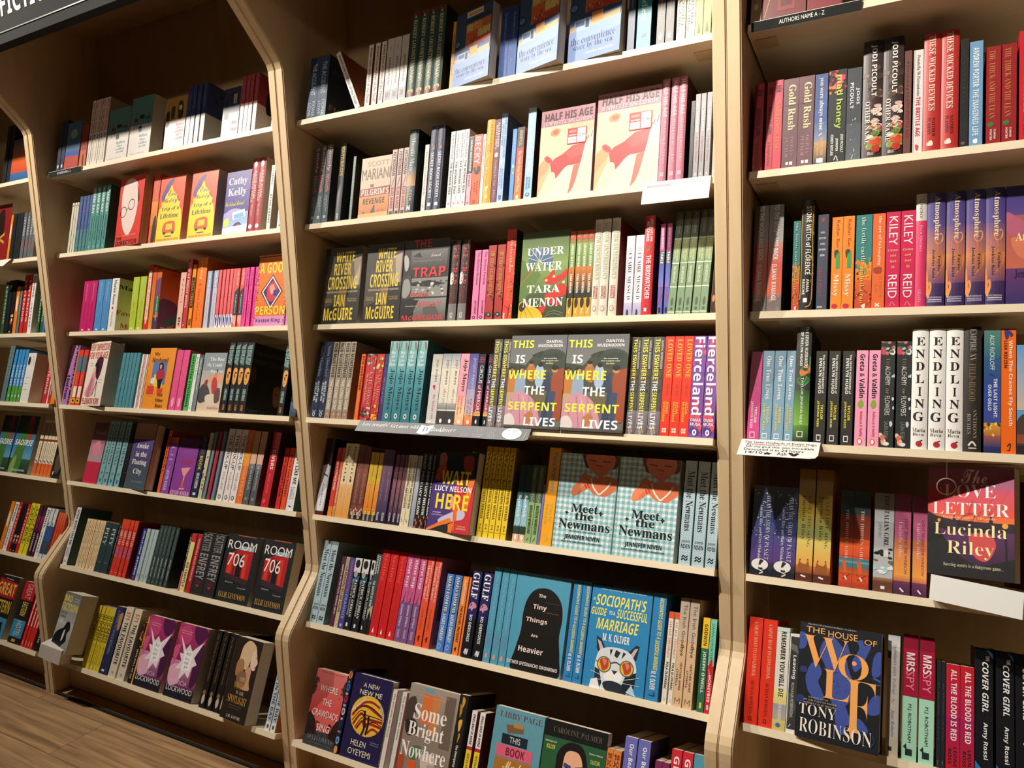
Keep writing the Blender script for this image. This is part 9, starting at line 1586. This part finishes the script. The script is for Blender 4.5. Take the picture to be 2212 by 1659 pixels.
def card(name, label, cat, tl, tr, bl, br, base, ops, fold=True, cut=0.0, part='card_print', group=None):
    tl, tr, bl, br, n, to3 = quad_frame(tl, tr, bl, br); o0 = tl.copy()
    t = empty(name, o0); tag(t, label, cat, group)
    sub = lambda p: tuple(Vector(p) - o0)
    outline = [(0, 0), (1 - cut, 0), (1 - cut * 0.3, cut * 0.5), (1, cut * 2.2), (1, 1), (0, 1)] if cut else [(0, 0), (1, 0), (1, 1), (0, 1)]
    g = Geo(); back = -n * 0.001
    f = [sub(to3(u, v, -12)) for u, v in outline]; b = [tuple(Vector(q) + back) for q in f]; c = lin(base)
    g.poly(f, c); g.poly(b[::-1], c)
    for i in range(len(f)): j = (i + 1) % len(f); g.poly([f[j], f[i], b[i], b[j]], c)
    if fold:                                                        # tab lying on the shelf behind the edge
        p = [sub(tl), sub(tr), tuple(Vector(sub(tr)) + Vector((0, 0.005, 0.0004))), tuple(Vector(sub(tl)) + Vector((0, 0.005, 0.0004)))]
        g.poly(p, c)
    link('card', g.mesh('card', M_PRINT), t)
    if ops:
        g = Geo(); paint(g, ops, 1.0, 1.0, lambda u, v, k: sub(to3(u, v, k)), 2); link(part, g.mesh(part, M_PRINT), t)
    return t
card('rewards_banner', 'dark grey rewards banner on the middle bookcase fourth shelf', 'banner', (0.2131, -0.0172, 1.097), (0.757, -0.0172, 1.097), (0.2075, -0.0372, 1.0702), (0.7541, -0.0372, 1.0702), '343a3e',
     ['H .03 .2 .15 .5 f0f0ee I Love rewards?', 'H .215 .385 .18 .52 f0f0ee I Get more with', 'P f4f4f2 .395,.14 .43,.22 .47,.1 .455,.82 .425,.98 .385,.86', 'H .412 .444 .3 .72 4a5054 S D', 'H .462 .605 .26 .66 f0f0ee I Booklover+',
      'L a8aaac .002 .65,.45 .67,.25 .685,.2 .675,.4 .655,.5', 'O a8aaac .002 .735 .36 .012 .16', 'O a8aaac .002 .81 .36 .01 .15', 'L a8aaac .002 .806,.5 .802,.66', 'L a8aaac .002 .814,.5 .818,.66',
      'H .635 .69 .66 .76 b8babc I Free tote bag', 'H .64 .68 .8 .9 b8babc I valued at $30', 'H .7 .765 .66 .76 b8babc I 40% more points', 'H .71 .755 .8 .9 b8babc I than members', 'H .785 .835 .66 .76 b8babc I $10 sign-up', 'H .79 .825 .8 .9 b8babc I reward',
      'E .91 .47 .05 .46 f6f6f4', 'H .885 .935 .14 .42 4a5054 s $39', 'H .9 .925 .5 .57 8a8c8e r per year', 'H .885 .935 .66 .74 8a8c8e r Join today', 'H .89 .93 .8 .88 8a8c8e r in store', 'L c8cacc .0015 .985,.25 .975,.85'], cut=0.06, part='lettering')
card('review_card', 'white recommendation card hanging under the pink hardbacks', 'card', (1.0394, 0.0375, 1.6630), (1.1905, 0.0375, 1.6630), (1.0394, 0.0152, 1.6140), (1.1905, 0.0152, 1.6140), 'dcd9d2',
     ['H .06 .42 .12 .27 b02a48 i Recommended', 'H .43 .9 .13 .25 5a5a5c I by our well-read team', 'H .15 .5 .34 .42 a8a8a6 I by the Hottest read', 'H .52 .95 .3 .4 a8a8a6 I the best book this', 'H .04 .4 .5 .57 9c9c9a I you must', 'H .45 .92 .46 .56 a8a8a6 I astonishing story',
      'H .04 .2 .64 .72 9c9c9a I dark', 'H .28 .9 .62 .72 a8a8a6 I that chills to the bone', 'H .04 .22 .79 .87 9c9c9a I and you', 'H .5 .94 .78 .88 a8a8a6 I stunning read'], part='handwriting')
card('review_card', 'white handwritten card with a heart under the pale blue spines', 'card', (1.2621, -0.0165, 1.0990), (1.4181, -0.0165, 1.0990), (1.2621, -0.0680, 1.0765), (1.4181, -0.0680, 1.0765), 'e0deda',
     ['H .05 .96 .08 .24 2a2a2e r The Seven Husbands of Evelyn Hugo', 'H .08 .5 .2 .34 a84a60 I Recommended', 'H .5 .86 .22 .32 8a7a7e I by our well-read team', 'H .08 .94 .36 .52 1c1c20 r Oh my god this was incredible', 'H .07 .82 .54 .68 1c1c20 r Devoured it in 24 hours', 'H .1 .32 .72 .88 1c1c20 r 14/10',
      'P 1c1c20 .38,.74 .4,.8 .44,.8 .41,.85 .42,.92 .38,.87 .34,.92 .35,.85 .33,.8 .36,.8', 'H .5 .62 .72 .9 1c1c20 r Ash', 'C 1c1c20 .64,.76 .68,.72 .71,.78 .74,.72 .77,.76 .71,.92'], cut=0.1, part='handwriting')
card('review_card', 'white card tucked under the books of the far left bookcase second shelf', 'card', (-1.70, 0.036, 1.6632), (-1.568, 0.036, 1.6632), (-1.735, 0.02, 1.637), (-1.605, 0.02, 1.637), 'e8e6e0', ['L a0a09e .006 .1,.4 .9,.4', 'L a0a09e .006 .1,.7 .7,.7'], part='handwriting')
# folded card under the grey cover at the bottom shelf's start
t = card('review_card', 'white lined card folded out below the grey cover with yellow title', 'card', (-1.2191, -0.2, 0.2378), (-1.0843, -0.2, 0.2348), (-1.2489, -0.2, 0.1823), (-1.1181, -0.2, 0.174), 'efede8',
     ['L c89aa0 .005 .02,.25 .98,.25', 'L b0b0b0 .005 .02,.45 .98,.45', 'L b0b0b0 .005 .02,.65 .98,.65', 'L b0b0b0 .005 .02,.82 .98,.82'], fold=False, part='ruled_lines')
g = Geo(); c = lin('dcd8d0')
q = [(0, 0, 0), (0.1348, 0, -0.003), (0.1348, 0.058, 0.004), (0, 0.058, 0.004)]
g.poly(q, c); g.poly([(q[i][0], q[i][1], q[i][2] - 0.001) for i in (3, 2, 1, 0)], c)
g.poly([(0.1348, 0, -0.003), (0.101, 0, -0.064), (0.101, 0.04, -0.075), (0.1348, 0.058, 0.004)], c)
link('card_top', g.mesh('card_top', M_PRINT), t)
# raised stand under the pink sunset cover
t = empty('book_stand', (1.6155, -0.031, 0.806)); tag(t, 'white block stand raising the pink sunset cover', 'stand'); t.rotation_euler = (-math.radians(12), 0, math.radians(-15))
box_obj('block', (0, 0.15, 0.0, 0.06, 0.002, 0.046), M_WHITE, t, 0.001)
box_obj('lip', (0, 0.15, -0.003, 0.0, 0.002, 0.05), M_WHITE, t)
# small ring under shelf four of the right bookcase
t = empty('hanging_ring', (1.6395, -0.03, 1.0315)); tag(t, 'thin pale ring hanging above the pink sunset cover', 'ring')
bm = bmesh.new(); N = 28
rings = [[bm.verts.new(((0.0155 + 0.0012 * math.cos(b)) * math.cos(a), 0.0012 * math.sin(b), (0.0155 + 0.0012 * math.cos(b)) * math.sin(a))) for b in (0, 2.1, 4.2)] for a in [2 * math.pi * i / N for i in range(N)]]
for i in range(N):
    for j in range(3): bm.faces.new((rings[i][j], rings[(i + 1) % N][j], rings[(i + 1) % N][(j + 1) % 3], rings[i][(j + 1) % 3]))
M_RING = new_mat('pale_plastic', (0.22, 0.17, 0.09), 0.5)[0]
bm_obj('hoop', bm, M_RING, t)
box_obj('thread', (-0.0004, 0.0004, -0.0004, 0.0004, 0.0155, 0.052), M_RING, t)

# ------------------------------------------------------------------ place the books
stuff = Geo()
for b in BOOKS:
    code, face, sh, x, w, d, h, off, yaw, roll, up, lab, grp = b
    face = face == 'F'; y, z, a = SHELVES[int(sh) - 1]; x, w, d, h, off, yaw, roll, up = map(float, (x, w, d, h, off, yaw, roll, up)); ra = math.radians(a)
    M = book_matrix(x, y + off * math.cos(ra) + up * math.sin(ra), z - off * math.sin(ra) + up * math.cos(ra) + 0.0003, a, yaw, roll, w)
    if lab == '-':
        for n, g, m in book_geo(code, face, w, d, h): stuff.many([tuple(M @ Vector(p)) for p in g.v], g.f, (0, 0, 0, 1)); stuff.c[-len(g.v):] = g.c
        continue
    t = empty('hardback' if STYLES[code][0] == 'h' else 'paperback'); t.matrix_world = M
    tag(t, LABELS[int(lab)], 'book', GROUPS[int(grp)] if grp != '-' else None)
    for n, me in book_parts(code, face, w, d, h): link(n, me, t)
tag(link('small_books', stuff.mesh('small_books', M_PRINT)), 'many small and distant books filling the remaining shelf places', 'books', None, 'stuff')
